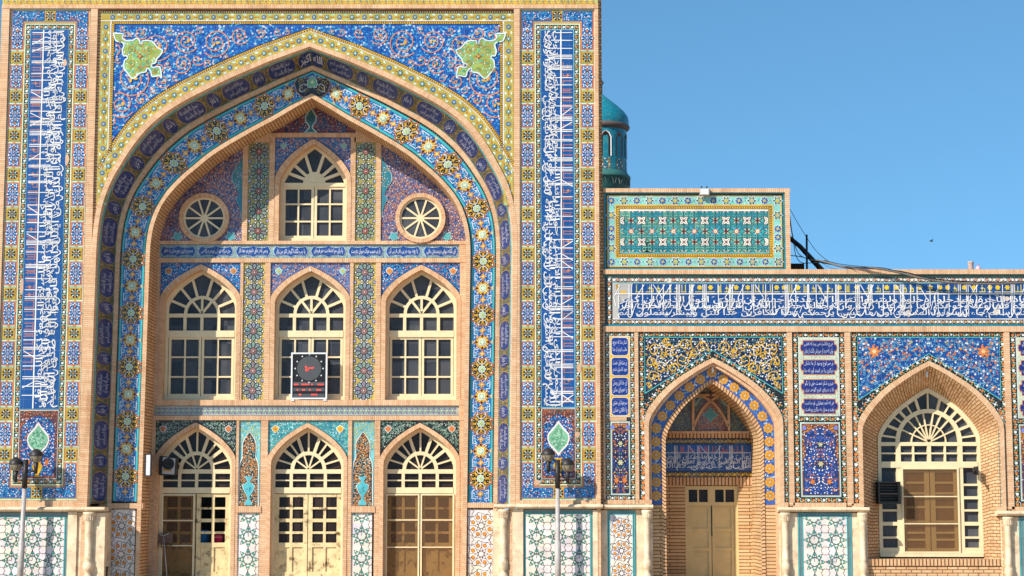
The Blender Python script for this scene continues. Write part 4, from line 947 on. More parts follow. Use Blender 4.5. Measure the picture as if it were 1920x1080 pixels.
def window_mid(x0, x1, cxp, hwp, yap, corner, items, bgc):
    d = DW; u0, v0, u1, v1 = RR(x0, 492.5, x1, 750, d); cx = R(cxp, 600, d)[0]; hw = hwp*1.04
    va = R(cxp, yap, d)[1]; vs = R(cxp, 560, d)[1]; vb = R(cxp, 750, d)[1]
    spandrel(u0, v0, u1, vs+6, cx, va, hw, vs, d, bgc, items, 3.7, corner)
    parts('brick_jamb', BT, portal, [(u0-1, vs, cx-hw, vb, d-.03, d+.3, 'v'), (cx+hw, vs, u1+1, vb, d-.03, d+.3, 'v')])
    Q = ring(cx, va, hw, vs, vb, d, 8.5, .30, portal)
    df = d+.2; cx2 = cx; y = lambda yy: R(cxp, yy, df)[1]
    g = Geo(); K = Q[1:-1]; hw2 = hw-8.5; fw = 6
    Qi = [(cx-hw2+fw, vb)]+keel(cx, Q[len(Q)//2][1]+fw*1.2, hw2-fw, K[0][1]-Q[len(Q)//2][1]-fw*.3)+[(cx+hw2-fw, vb)]
    arch_frame(g, Q, Qi, df, df+.12)
    base = y(588); hi = hw2-fw
    g.box(cx-hi, base, cx+hi, y(595), df+.003, df+.1); g.box(cx-hi, y(620), cx+hi, y(632), df-.012, df+.1); g.box(cx-hw2, y(743), cx+hw2, vb, df-.02, df+.12)
    rc = reach(cx, base, Qi[1:-1])
    half_ring(g, cx, base, 29, 35, df+.003, df+.1)
    sunburst(g, cx, base, 0, [(radians(q), 5) for q in (23, 50, 74, 106, 130, 157)], 33, df+.005, df+.1, 4, rc)
    sunburst(g, cx, base, 0, [(radians(q), 4.5) for q in (52, 90, 128)], 2, df+.005, df+.1, 4, lambda a_: 31)
    for q in (-33, 0, 33): g.box(cx+q-3, y(595), cx+q+3, y(620), df+.006, df+.1)
    for sg in (-1, 1):
        a_, b_ = sorted((cx+sg*.6, cx+sg*(hi-1))); leaf_frame(g, a_, y(632), b_, y(743), 4.6, 2, (y(669.5), y(706.5)), 3.2, df+.02, df+.1)
    w = g.build('arched_window', PAINT, portal)
    pane_poly([(cx-hw2, vb)]+K+[(cx+hw2, vb)], df+.07, 'pane', w, PANE)
    return cx
window_mid(299, 449.5, 375.5, 76, 496, (C(196, 130, 66), ORA, 6), F_BLUE, COB)
window_mid(506, 655.5, 581.7, 74.5, 499, (C(150, 205, 175), YEL, 6), F_PURP[:]+[(2, lf(LBL, 4, 1.6))], C(90, 104, 156))
window_mid(713.5, 862, 789.5, 74.5, 497, (C(214, 140, 60), ORA, 6), F_BLUE+[(1, dot(ORA, 1.2))], COB)

def window_top():
    d = DW; x0, x1, cxp = 515, 657, 587; u0, v0, u1, v1 = RR(x0, 258, x1, 452, d); cx = R(cxp, 380, d)[0]; hw = 72*1.04
    va = R(cxp, 261, d)[1]; vs = R(cxp, 336, d)[1]; vb = R(cxp, 452, d)[1]
    spandrel(u0, v0, u1, vs+6, cx, va, hw, vs, d, C(64, 84, 140), F_PURP+[(2, lf(LBL, 4, 1.6))], 3.6, (C(120, 180, 165), LIME, 5))
    Q = ring(cx, va, hw, vs, vb, d, 8.5, .30, portal)
    df = d+.2; y = lambda yy: R(cxp, yy, df)[1]; g = Geo(); hw2 = hw-8.5; fw = 5; K = Q[1:-1]
    Qi = [(cx-hw2+fw, vb)]+keel(cx, Q[len(Q)//2][1]+fw*1.2, hw2-fw, K[0][1]-Q[len(Q)//2][1]-fw*.3)+[(cx+hw2-fw, vb)]
    arch_frame(g, Q, Qi, df, df+.12); hi = hw2-fw; base = y(343)
    g.box(cx-hi, base, cx+hi, y(350), df-.01, df+.1); g.box(cx-hw2, y(446.5), cx+hw2, vb, df-.02, df+.12)
    half_ring(g, cx, base, 1, 22, df+.003, df+.1)
    sunburst(g, cx, base, 0, [(radians(q), 6) for q in (21, 42, 72, 108, 138, 159)], 18, df+.005, df+.1, 5, reach(cx, base, Qi[1:-1]))
    for sg in (-1, 1):
        a_, b_ = sorted((cx+sg*.6, cx+sg*hi)); leaf_frame(g, a_, y(350), b_, y(446.5), 5, 2, (y(382.5), y(415)), 3.2, df+.02, df+.1)
    w = g.build('arched_window', PAINT, portal); pane_poly([(cx-hw2, vb)]+K+[(cx+hw2, vb)], df+.07, 'pane', w, PANE)
window_top()

def arch_low(x0, x1, cxp, hwp, yap, bgc, items, corner):
    d = DW; u0, v0, u1, v1 = RR(x0, 788, x1, 1080, d); cx = R(cxp, 900, d)[0]; hw = hwp*1.04
    va = R(cxp, yap, d)[1]; vs = R(cxp, 862, d)[1]; vb = VG-9
    spandrel(u0, v0, u1, vs+6, cx, va, hw, vs, d, bgc, items, 3.6, corner)
    parts('brick_jamb', BC, portal, [(u0-1, vs, cx-hw, VG, d-.03, d+.3), (cx+hw, vs, u1+1, VG, d-.03, d+.3)])
    Q = ring(cx, va, hw, vs, vb, d, 7.5, .32, portal)
    df = d+.2; y = lambda yy: R(cxp, yy, df)[1]; g = Geo(); hw2 = hw-7.5; fw = 6; K = Q[1:-1]
    Qi = [(cx-hw2+fw, vb)]+keel(cx, Q[len(Q)//2][1]+fw*1.2, hw2-fw, K[0][1]-Q[len(Q)//2][1]-fw*.3)+[(cx+hw2-fw, vb)]
    arch_frame(g, Q, Qi, df, df+.14); hi = hw2-fw; base = y(880)
    g.box(cx-hi, base, cx+hi, y(888), df+.003, df+.1); g.box(cx-hi, y(914), cx+hi, y(925), df-.012, df+.12)
    half_ring(g, cx, base, 27.5, 34.5, df+.003, df+.1)
    sunburst(g, cx, base, 0, [(radians(q), 6 if i % 2 else 3.4) for i, q in enumerate((17, 38, 54, 71, 90, 109, 126, 142, 163))], 32, df+.005, df+.1, 4, reach(cx, base, Qi[1:-1]))
    sunburst(g, cx, base, 0, [(radians(q), 3) for q in (36, 72, 108, 144)], 2, df+.005, df+.1, 4, lambda a_: 30)
    for q in (-33, 0, 33): g.box(cx+q-3, y(888), cx+q+3, y(914), df+.006, df+.1)
    g.box(cx-hi, y(899.5), cx+hi, y(902), df+.008, df+.1)
    w = g.build('arched_window', PAINT, portal)
    pane_poly([(cx-hw2, y(925))]+K+[(cx+hw2, y(925))], df+.07, 'pane', w, PANED)
    return cx, hi, df, y
def door_leaf(u0, u1, y, df, glass):
    g = Geo(); v0, v1 = y(926), VG-10; d0, d1 = df+.02, df+.08; xm = (u0+u1)/2; sw = (u1-u0)*.13
    for a_, b_ in ((u0, u0+sw), (u1-sw, u1), (xm-2.6, xm+2.6)): g.box(a_, v0, b_, v1, d0, d1)
    for p_, q in ((926, 932), (951, 955), (972.5, 979), (996.5, 1001), (1017.5, 1026)): g.box(u0+sw, y(p_), u1-sw, y(q), d0+.002, d1)
    g.box(u0+sw, y(1072), u1-sw, v1, d0+.002, d1); g.box(u0+sw, y(1026), u1-sw, y(1072), d0+.03, d1-.002)
    dr = g.build('door', PAINTW, portal)
    pane_poly([(u0+1, y(1024)), (u0+1, v0+1), (u1-1, v0+1), (u1-1, y(1024))], df+.055, 'pane', dr, glass); return dr
def screen(u0, u1, v0, v1, d, rails):
    g = Geo(); leaf_frame(g, u0, v0, u1, v1, 3, 1, rails, 2.2, d, d+.03); o = g.build('screen_door', PAINT, portal)
    pane_poly([(u0+1, v1-1), (u0+1, v0+1), (u1-1, v0+1), (u1-1, v1-1)], d+.02, 'mesh', o, SCREEN)
cx, hi, df, y = arch_low(289.5, 441.5, 365.5, 75.5, 792, C(30, 44, 42), F_DARK, (C(200, 120, 62), ORA, 6))
door_leaf(cx-hi, cx-1, y, df, CLEAR); door_leaf(cx+1, cx+hi, y, df, CLEAR); screen(cx-hi-1, cx-2, y(926.5), VG-9.5, df-.02, (y(976), y(1023)))
LD = (cx, hi, df, y)
cx, hi, df, y = arch_low(501, 652, 576, 74.5, 793, C(80, 165, 170), F_TURQ, (YEL, ORA, 6.5))
door_leaf(cx-hi, cx-.7, y, df, PANED); door_leaf(cx+.7, cx+hi, y, df, PANED)
cx, hi, df, y = arch_low(712, 861, 787, 74.5, 793, C(30, 44, 42), F_DARK, (C(206, 128, 66), ORA, 6))
door_leaf(cx-hi, cx-1, y, df, PANED); door_leaf(cx+1, cx+hi, y, df, PANED); screen(cx-hi-2, cx-1, y(926), VG-9.5, df-.03, (y(975), y(1026))); screen(cx+1, cx+hi+2, y(926), VG-9.5, df-.03, (y(975), y(1026)))
g = Geo(); g.box(180, VG-9, 905, VG, DW-.06, DW+.5); g.build('threshold', STONE, portal)
# the dim room behind the left door
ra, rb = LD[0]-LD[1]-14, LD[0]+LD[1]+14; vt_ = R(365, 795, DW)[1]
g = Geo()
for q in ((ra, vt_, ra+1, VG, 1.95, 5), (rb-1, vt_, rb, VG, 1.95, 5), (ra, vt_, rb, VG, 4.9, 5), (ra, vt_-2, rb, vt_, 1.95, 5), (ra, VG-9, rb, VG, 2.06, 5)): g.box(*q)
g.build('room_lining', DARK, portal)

# --- tympanum, side panels with round windows
d = DW; a = Art(planar(d)); u0, v0, u1, v1 = RR(455, 175, 715, 250, d); cu = R(583, 225, d)[0]
a.rect(u0, v0, u1, v1, C(62, 50, 78), 0); scatter(a, lambda x, y_: inA(x, y_), u0, v0, u1, v1, 3.9, [(2.4, curl(C(190, 96, 70), 2.4, .9)), (1.2, dot(C(200, 190, 200), 1.1)), (1.4, lf(NAVY, 5, 2.4)), (1, dot(ORA, 1.2)), (1, lf(C(60, 90, 170), 4, 1.7))], 1)
vm = R(583, 224, d)[1]
a.poly([(cu, vm-25), (cu+5, vm-17), (cu+12, vm-6), (cu+11.5, vm+4), (cu+5, vm+13), (cu+4, vm+17), (cu+14, vm+27), (cu-14, vm+27), (cu-4, vm+17), (cu-5, vm+13), (cu-11.5, vm+4), (cu-12, vm-6), (cu-5, vm-17)], C(190, 215, 215), 6)
a.poly([(cu, vm-21), (cu+9.5, vm-5), (cu+9, vm+3), (cu+2, vm+13), (cu+2, vm+18), (cu+9, vm+25.5), (cu-9, vm+25.5), (cu-2, vm+18), (cu-2, vm+13), (cu-9, vm+3), (cu-9.5, vm-5)], C(40, 110, 115), 7); a.text('الله', cu-6, vm-7, cu+6, vm+4, C(20, 40, 60), 8)
a.build('tympanum_mosaic', portal)
for xa, xb in ((455, 508), (667, 716)): g = Geo(); g.bx(xa, 236, xb, 250, DW-.045, DW+.2, 'h'); g.build('brick_course', BT, portal)
for xa, xb, cx_, lt in ((275, 455, 383.5, True), (714.5, 885, 788.5, False)):
    u0, v0, u1, v1 = RR(xa, 250, xb, 452, d); cu, cv = R(cx_, 409.5, d); a = Art(planar(d)); a.rect(u0, v0, u1, v1, C(96, 88, 124), 0)
    scatter(a, lambda x, y_: inA(x, y_) and hypot(x-cu, y_-cv) > 46, u0, v0, u1, v1, 3.8, F_PURP+[(1.0, dot(C(210, 140, 130), 1.2))], 1)
    ed = u1 if lt else u0; sg = -1 if lt else 1; vy = R(cx_, 335, d)[1]
    for sc_, cc, l in ((1.08, C(190, 215, 220), 6), (1, C(50, 130, 150), 7)):
        a.poly([(ed, vy-46*sc_), (ed+sg*4, vy-36), (ed+sg*20*sc_, vy-8), (ed+sg*20*sc_, vy+4), (ed+sg*10, vy+24), (ed+sg*6*sc_, vy+32), (ed+sg*12*sc_, vy+40), (ed+sg*6, vy+56), (ed, vy+78*sc_)], cc, l)
    scatter(a, lambda x, y_: abs(x-ed) < 16 and abs(y_-vy) < 22, ed-18, vy-30, ed+18, vy+24, 4.5, [(1, dot(YEL, 1)), (1, dot(WHT, 1)), (1, lf(C(60, 170, 160), 4, 2))], 8)
    for s2 in (-1, 1):
        x, y_ = cu+s2*52, cv+36
        if inA(x+6, y_) and inA(x-6, y_): a.petal(x, y_, 11, .25, 5, C(200, 220, 220), 5, .4, 5); a.petal(x, y_, 9.4, .25, 5, C(90, 175, 180), 6, .4, 5)
    a.build('side_mosaic', portal)
    g = Geo(); n = 40
    cir = lambda r_, dd: [(wx(cu+r_*cos(2*pi*k/n)), dd, wz(cv+r_*sin(2*pi*k/n))) for k in range(n+1)]
    g.strip(cir(49, d-.09), cir(41, d-.09)); g.strip(cir(49, d), cir(49, d-.09)); g.strip(cir(41, d-.09), cir(41, d-.02)); g.build('round_moulding', BT, portal)
    g = Geo(); g.strip(cir(41.2, d-.032), cir(37, d-.032)); g.strip(cir(37, d-.032), cir(37, d-.006))
    g.strip(cir(7.5, d-.036), cir(.1, d-.036)); g.strip(cir(7.5, d-.036), cir(7.5, d-.01))
    for k in range(10):
        an = pi/5*k; g.bar((cu+6*cos(an), cv+6*sin(an)), (cu+38*cos(an), cv+38*sin(an)), 3.6, d-.034, d-.008)
    w = g.build('round_window', PAINT, portal); pane_poly([(cu+40*cos(2*pi*k/n), cv+40*sin(2*pi*k/n)) for k in range(n)], d-.017, 'pane', w, PANE)

# --- girih strips, frieze bands, lower pilasters
for xa, xb, ya, yb, col, pt_ in ((465, 505, 266, 452, C(160, 154, 84), C(150, 168, 138)), (666.5, 705, 266, 452, C(172, 164, 88), C(150, 168, 138)), (455, 496, 492.5, 751, C(204, 182, 92), C(146, 162, 160)), (662, 704, 492.5, 751, C(204, 182, 92), C(146, 162, 160))):
    a = Art(planar(d)); u = RR(xa, ya, xb, yb, d); girih_strip(a, *u, 38.6, col, pt_, C(186, 128, 118) if yb > 700 else C(190, 100, 70)); a.build('girih_panel', portal)
    if ya == 266: g = Geo(); g.bx(xa-2, 256, xb+2, 266.5, DW-.04, DW+.2, 'h'); g.build('brick_course', BT, portal)
a = Art(planar(d)); u = RR(299, 458.5, 862, 484.5, d); a.rect(*u, C(150, 180, 180), 0); a.frame(*u, 1.2, C(60, 130, 140), 1); let = Art(planar(d)); n = 8; k = (u[2]-u[0])/n; vm = (u[1]+u[3])/2
verses = ['محروم ازین درم مکن یا غفار', 'جز درگه تو کی بودم درگاهی', 'رحمی که ز خلق عاجزم در همه کار', 'یا رب بگشا گره ز کار من زار', 'یا ران مرا شفاعت هم فرمای', 'یا رب سبب حیات حیوان بفرست', 'یا چند رود در پی نان از پی آن', 'ای آنکه دوای دردمندان دانی']
scatter(a, lambda x, y_: True, u[0], u[1]+2, u[2], u[3]-2, 4, [(1, dot(WHT, .9)), (1, dot(C(70, 110, 160), .9)), (1, dot(C(190, 150, 110), .8)), (1, lf(C(90, 150, 150), 3.5, 1.2))], 1)
for i in range(n):
    x = u[0]+k*(i+.5); w = k*.45; h = 10.2
    P = [(x-w, vm-2), (x-w+4, vm-h+1), (x-w*.55, vm-h+3.4), (x-5, vm-h+2), (x, vm-h-1), (x+5, vm-h+2), (x+w*.55, vm-h+3.4), (x+w-4, vm-h+1), (x+w, vm-2), (x+w, vm+2), (x+w-4, vm+h-1), (x+w*.55, vm+h-3.4), (x+5, vm+h-2), (x, vm+h+1), (x-5, vm+h-2), (x-w*.55, vm+h-3.4), (x-w+4, vm+h-1), (x-w, vm+2)]
    a.poly([(x+(p_[0]-x)*1.03, vm+(p_[1]-vm)*1.1) for p_ in P], C(190, 205, 220), 3); a.poly(P, C(20, 72, 146), 4)
    let.text(verses[i], x-w*.86, vm-6, x+w*.86, vm+6, C(235, 235, 240), 5, 0, .02)
fb = a.build('verse_frieze', portal); let.build('lettering', fb)
a = Art(planar(d)); u = RR(289, 760.5, 861, 779.5, d); a.rect(*u, C(176, 182, 168), 0); vm = (u[1]+u[3])/2; x = u[0]+5
for yy in (u[1], u[3]-1.2): a.rect(u[0], yy, u[2], yy+1.2, C(90, 110, 130), 2)
while x < u[2]-3:
    a.star(x, vm, 6.5, 3.4, 4, C(120, 150, 150), 1); a.ngon(x, vm, 2.0, C(205, 205, 160), 2, 6); a.star(x+5.2, vm-4, 3, 1.5, 4, C(120, 105, 160), 2); a.star(x+5.2, vm+4, 3, 1.5, 4, C(120, 105, 160), 2); a.ngon(x+5.2, vm, 1.5, C(190, 200, 140), 2, 5); x += 10.4
a.build('star_frieze', portal)
for xa, xb in ((446.5, 487.5), (659, 701.5)):
    u0, v0, u1, v1 = RR(xa, 788, xb, 949.5, d); cx_ = (u0+u1)/2; w = (u1-u0)/2; a = Art(planar(d)); a.rect(u0, v0, u1, v1, C(120, 195, 200), 0); H = v1-v0
    scatter(a, lambda x, y_: True, u0+1, v0+1, u1-1, v0+H*.35, 4, [(2, curl(C(200, 205, 110), 2.4, .9)), (1, dot(WHT, .9)), (1, lf(C(60, 150, 180), 4, 1.6))], 1)
    prof_ = [(0, .14), (.18, .17), (.42, .22), (.58, .27), (.60, .36), (.56, .43), (.78, .50), (.84, .60), (.82, .80), (.86, 1)]
    for gr, cc, l in ((1.1, C(235, 240, 235), 3), (1, C(64, 58, 48), 4)):
        P = [(cx_+x*w*gr, v0+H*(y_ if gr == 1 else y_-.008)) for x, y_ in prof_]; a.poly(P+[(2*cx_-x, y_) for x, y_ in P[::-1]], cc, l)
    hwf = lambda y_: np.interp((y_-v0)/H, [q[1] for q in prof_], [q[0] for q in prof_])*w-1.5
    scatter(a, lambda x, y_: y_ > v0+H*.17 and abs(x-cx_) < hwf(y_), u0, v0, u1, v1, 3.7, [(4, curl(C(216, 152, 88), 2.4, .95)), (2, dot(C(240, 215, 180), 1.1)), (1.5, lf(C(100, 180, 170), 4, 1.6)), (1, dot(C(220, 130, 60), 1.4)), (.8, dot(WHT, .9))], 5)
    vv = lambda f_: v0+H*f_
    for sc_, cc, l in ((1.12, C(220, 235, 235), 8), (1, C(90, 190, 200), 9)):
        P = [(w*.34, .655), (w*.12, .705), (w*.18, .73), (w*.52, .755), (w*.48, .785), (w*.30, .84), (w*.09, .89), (w*.10, .925), (w*.32, .955), (w*.28, .985)]
        P = [(cx_+x*sc_, vv(y_)) for x, y_ in P]; a.poly(P+[(2*cx_-x, y_) for x, y_ in P[::-1]], cc, l)
    for k in range(7): a.leaf(cx_+rnd.uniform(-5, 5), vv(rnd.uniform(.75, .84)), 4, 1.6, rnd.random()*6, C(40, 130, 150), 10)
    a.build('cypress_panel', portal)
for xa, xb, orange, dd in ((444, 486.5, False, DW), (657.5, 698.5, False, DW), (201, 254, True, DF), (876, 928.5, True, DF)):
    u0, v0, u1, v1 = RR(xa, 961 if not orange else 954, xb, 1080, dd); a = Art(planar(dd)); girih_dado(a, u0, v0, u1, VG-6, (u1-u0), C(50, 150, 130), orange); a.frame(u0, v0, u1, VG-6, 1.2, C(70, 45, 42), 5); a.build('girih_dado', portal)
for q in ((185, 943.5, 268, 953.5), (868, 942.5, 945, 952)): g = Geo(); g.bx(*q, DF-.06, DF+.2, 'h'); g.build('brick_course', BT, portal)
parts('brick_base', BC, portal, [(180, R(230, 953, DF)[1], 262, VG, DF+.015, DF+.4), (868, R(900, 951, DF)[1], 946, VG, DF+.015, DF+.4)])

# --- marble dado of the portal piers: ledge, pilasters, colonnettes, white girih tile
def colonnette(parent, x, y0, d, r=8.5):
    cx_ = wx(R(x, 1000, d)[0]); k = PX; z0 = wz(R(x, y0, d)[1])
    pr = [(0, z0), (r*1.25*k, z0), (r*1.25*k, z0-4*k), (r*1.05*k, z0-7*k), (r*.98*k, z0-14*k), (r*.74*k, z0-20*k), (r*.80*k, z0-23*k), (r*.72*k, z0-26*k), (r*.72*k, z0-84*k), (r*.86*k, z0-86*k), (r*.7*k, z0-89*k), (r*.98*k, z0-95*k), (r*1.05*k, z0-101*k), (r*.9*k, z0-108*k), (r*.55*k, z0-113*k), (r*.8*k, z0-117*k), (r*1.2*k, z0-126*k), (r*1.25*k, 0)]
    g = Geo(); g.lathe(cx_, d, pr, 20)
    for m_ in range(9):
        an = pi+pi*m_/8; g.box(960+(cx_+cos(an)*r*k*1.0)/PX-.8, R(x, y0, d)[1]+6, 960+(cx_+cos(an)*r*k*1.0)/PX+.8, R(x, y0, d)[1]+15, d+sin(an)*r*k*1.04-.004, d+sin(an)*r*k*.8)
    return g.build('colonnette', STONE, parent)
def ledge(parent, x0, x1, y0, y1, d0, d1):
    u0, v0, u1, v1 = RR(x0, y0, x1, y1, d0); g = Geo(); n = 8; h = v1-v0
    sec = [(d1, v0)]+[(d0+.05-.05*sin(pi*k/n), v0+h*k/n) for k in range(n+1)]+[(d1, v1)]
    nb = max(1, round((u1-u0)/38)); 
    for j in range(nb):
        ua, ub = u0+(u1-u0)*j/nb+.25, u0+(u1-u0)*(j+1)/nb-.25
        A = [(wx(ua), q, wz(v)) for q, v in sec]; B = [(wx(ub), q, wz(v)) for q, v in sec]
        for i in range(len(sec)-1): g.face([A[i], B[i], B[i+1], A[i+1]], None, 0, False)
        g.face(A[::-1]); g.face(B); g.face([A[0], A[-1], B[-1], B[0]])
    return g.build('marble_ledge', STONE, parent)
g = Geo()
for q in ((-60, 963, 2, 0), (126, 960, 143, -.06), (144, 961, 196, -.02), (925, 956, 961, .0), (961, 954, 981, -.06), (1112, 957, 1121, -.06)):
    x0, y0, x1, dd = q; u0, v0, u1, _ = RR(x0, y0, x1, 1085, dd)
    g = Geo(); g.box(u0, v0, u1, VG, dd, .75 if x0 < 950 else .3); g.build('marble_pilaster', STONE, portal)
ledge(portal, -40, 196, 950.5, 959, -.17, .25); ledge(portal, 926, 1131, 945.5, 953.5, -.17, .25)
colonnette(portal, 167, 960, -.04, 10); colonnette(portal, 943.5, 955, -.05, 9)
for xa, xb, y0, cols in ((-40, 126, 963, None), (982, 1112, 957, None)):
    u0, v0, u1, v1 = RR(xa, y0, xb, 1080, 0); a = Art(planar(-.005)); a.rect(u0-1, v0-2, u1+1, VG, C(110, 140, 140), 0); girih_dado(a, u0+4, v0+7, u1-6, VG-4, 40.5); a.frame(u0+2, v0+5, u1-4, VG-2, 1.6, TUR, 4); a.build('girih_dado', portal)

# ============================================================ THE LOW ARCADE WING ON THE RIGHT
DG = .13
wing = empty('arcade_wing', (wx(1530), DG, 0), 'lower tiled arcade wing with long blue inscription frieze, right of the tall portal', 'arcade')
UR = 2060
yv = lambda x, y, d=DG: R(x, y, d)[1]
vtop = yv(1500, 505.5)
NI = dict(cx=R(1338, 800, DG)[0], ap=yv(1338, 671), sp=yv(1338, 788), hw=R(1468, 800, DG)[0]-R(1338, 800, DG)[0])
BI = dict(cx=R(1746, 850, DG)[0], ap=yv(1740, 677), sp=yv(1746, 800), hw=R(1883, 850, DG)[0]-R(1746, 850, DG)[0])
def arch_out(o, b): return keel(b['cx'], b['ap']+o*1.12, b['hw']-o, b['sp']-b['ap']-o*.2)
def wall_with_arch(g, u0, u1, v0, b, o=6):      # wall face round one arched opening
    K = arch_out(o, b); d = DG+.002
    P = lambda u, v: (wx(u), d, wz(v))
    for i in range(len(K)-1): g.face([P(K[i][0], v0), P(K[i+1][0], v0), P(*K[i+1]), P(*K[i])])
    g.face([P(u0, v0), P(K[0][0], v0), P(K[0][0], VG), P(u0, VG)]); g.face([P(K[-1][0], v0), P(u1, v0), P(u1, VG), P(K[-1][0], VG)])
g = Geo(); vm = yv(1500, 617); um = R(1483, 800, DG)[0]
g.box(1131, vtop, UR, vm, DG+.002, 7)
wall_with_arch(g, 1131, um, vm, NI); wall_with_arch(g, um, UR, vm, BI)
g.box(1131, R(1300, 353, DG)[1], R(1481, 430, DG)[0], vtop, DG+.03, 1.6)
g.build('brick_wall', BC, wing)
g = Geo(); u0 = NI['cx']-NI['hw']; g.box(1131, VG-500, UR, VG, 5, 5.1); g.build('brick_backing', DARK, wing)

# --- parapet panel of turquoise scrolls
a = Art(planar(DG+.03)); u0, v0, u1, v1 = RR(1133, 360, 1473, 505, DG)
a.rect(u0, v0, u1, v1, C(60, 150, 150), 0)
u0, v0, u1, v1 = RR(1138.5, 366, 1467, 500.5, DG); a.rect(u0-1.6, v0-2, u1+1.6, v1+2, BLK, 1); a.rect(u0, v0, u1, v1, C(140, 205, 195), 2)
iu0, iv0, iu1, iv1 = RR(1156, 386, 1448, 481, DG); a.frame(u0, v0, u1, v1, 2, YEL, 3); a.frame(iu0-2.5, iv0-2.5, iu1+2.5, iv1+2.5, 2.6, YEL, 3); dots_border(a, iu0, iv0, iu1, iv1)
for k in range(300):
    x, y = rnd.uniform(u0+2, u1-2), rnd.uniform(v0+2, v1-2)
    if not (iu0-4 < x < iu1+4 and iv0-4 < y < iv1+4): a.leaf(x, y, rnd.uniform(5, 9), 3, rnd.random()*6, rnd.choice([C(70, 185, 180), C(175, 220, 200), C(110, 200, 190)]), 3)
def sq_flower(a, x, y, kind):
    if kind: a.petal(x, y, 8.6, .2, 8, WHT, 4, 0, 4); a.petal(x, y, 7.4, .22, 8, C(36, 66, 140), 5, 0, 4); a.star(x, y, 5.5, 2.6, 4, C(110, 180, 200), 6, .4); a.ngon(x, y, 2.3, YEL, 7, 7)
    else:
        a.star(x, y, 11, 6.5, 6, WHT, 4); a.star(x, y, 9.2, 5, 6, C(30, 50, 50), 5); a.petal(x, y, 5.4, .15, 6, C(140, 190, 160), 6, 0, 4); a.ngon(x, y, 2.8, rnd.choice([YEL, C(225, 170, 120)]), 7, 7)
ny = [(u0+iu0)/2-1, (iu1+u1)/2+1]; hy = [(v0+iv0)/2, (iv1+v1)/2]; n = 13
for k in range(n+1):
    for y in hy: x = ny[0]+(ny[1]-ny[0])*k/n; sq_flower(a, x, y, (k % 2 == 0)); a.ngon(x+(ny[1]-ny[0])/n/2, y, 1, BLK, 5, 4)
for k, f_ in ((0, .24), (1, .46), (1, .60), (0, .78)):
    for x in ny: sq_flower(a, x, hy[0]+(hy[1]-hy[0])*f_, k)
fu0, fv0, fu1, fv1 = iu0+7.5, iv0+7.5, iu1-7.5, iv1-7.5
a.rect(fu0, fv0, fu1, fv1, C(58, 160, 160), 2); a.rect(fu0-1, fv0-1, fu1+1, fv0+2, WHT, 5)
nx = 7; kx = (fu1-fu0)/nx; ky = (fv1-fv0)/2
for i in range(2*nx):                         # field of turquoise scrolls, white crosses and red stars
    for j in range(4):
        x, y = fu0+kx/2*(i+.5), fv0+ky/2*(j+.5); w_, h_ = kx/2, ky/2
        tq = rnd.choice([C(60, 160, 165), C(96, 176, 165), C(50, 150, 170), C(120, 190, 170)])
        a.rect(x-w_/2, y-h_/2, x+w_/2, y+h_/2, tuple(q*rnd.uniform(.8, 1.1) for q in C(112, 168, 152)[:3])+(1,), 2)
        cx2, cy2 = (1 if i % 2 else -1), (1 if j % 2 else -1)
        for q, (ox, oy) in enumerate(((-.22, -.2), (.22, -.2), (-.22, .2), (.22, .2))):
            dr_ = 1 if (ox*oy > 0) else -1
            a.spiral(x+ox*w_, y+oy*h_, 5.4, 1.15, dr_, atan2(-oy, -ox), 3.4, C(34, 44, 40), 3); a.spiral(x+ox*w_, y+oy*h_, 5.2, 1.1, dr_, atan2(-oy, -ox), 1.9, tq, 4)
        for q in (pi/4, 3*pi/4, 5*pi/4, 7*pi/4): a.leaf(x+w_*.42*cos(q)*1.1, y+h_*.44*sin(q)*1.1, 5, 2.4, q, C(236, 196, 160), 5)
for i in range(2*nx+1):
    for j in range(5):
        x, y = fu0+kx/2*i, fv0+ky/2*j
        if i % 2 == 0 and j % 2 == 1:
            a.rect(max(fu0, x-8), y-8, min(fu1, x+8), y+8, C(72, 96, 88), 5)
            for m in range(4):
                an = pi/4+pi/2*m
                if fu0 <= x+5*cos(an) <= fu1: a.leaf(x+5.2*cos(an), y+5.2*sin(an), 10.5, 6.4, an, C(246, 236, 222), 6); a.line([(x+2*cos(an), y+2*sin(an)), (x+8*cos(an), y+8*sin(an))], .8, C(70, 30, 24), 7)
            if fu0 < x < fu1: a.star(x, y, 3, 1.6, 4, C(120, 50, 30), 8)
        elif i % 2 == 1 and j % 2 == 0 and fv0 < y < fv1:
            a.petal(x, y, 6.2, .2, 8, C(196, 110, 70), 5, 0, 3); a.ngon(x, y, 3.2, C(245, 230, 205), 6, 8); a.ngon(x, y, 1.2, ORA, 7, 5)
            for q in (0, pi/2, pi, 3*pi/2): a.leaf(x+8*cos(q+pi/4), y+8*sin(q+pi/4), 9, 4, q+pi/4, C(60, 170, 195), 5)
        elif fu0 < x < fu1 and fv0 < y < fv1: a.star(x, y, 4.6, 2.2, 4, C(120, 36, 26), 6); a.star(x, y, 1.8, 1, 4, C(60, 20, 18), 7)
a.build('parapet_mosaic', wing)
g = Geo(); g.bx(1131, 353, 1481.5, 360.5, DG-.05, DG+.5, 'h'); g.bx(1473, 360.5, 1481.5, 505.5, DG-.05, DG+.5, 'v'); g.build('brick_coping', BT, wing)
g = Geo(); g.bx(1133, 360.5, 1473, 364, DG-.012, DG+.05); g.bx(1133, 364, 1136.2, 505, DG-.012, DG+.05); g.bx(1468.8, 364, 1473, 505, DG-.012, DG+.05); g.bx(1136.2, 502.3, 1468.8, 505.5, DG-.012, DG+.05); g.build('turquoise_edging', TEALG, wing)

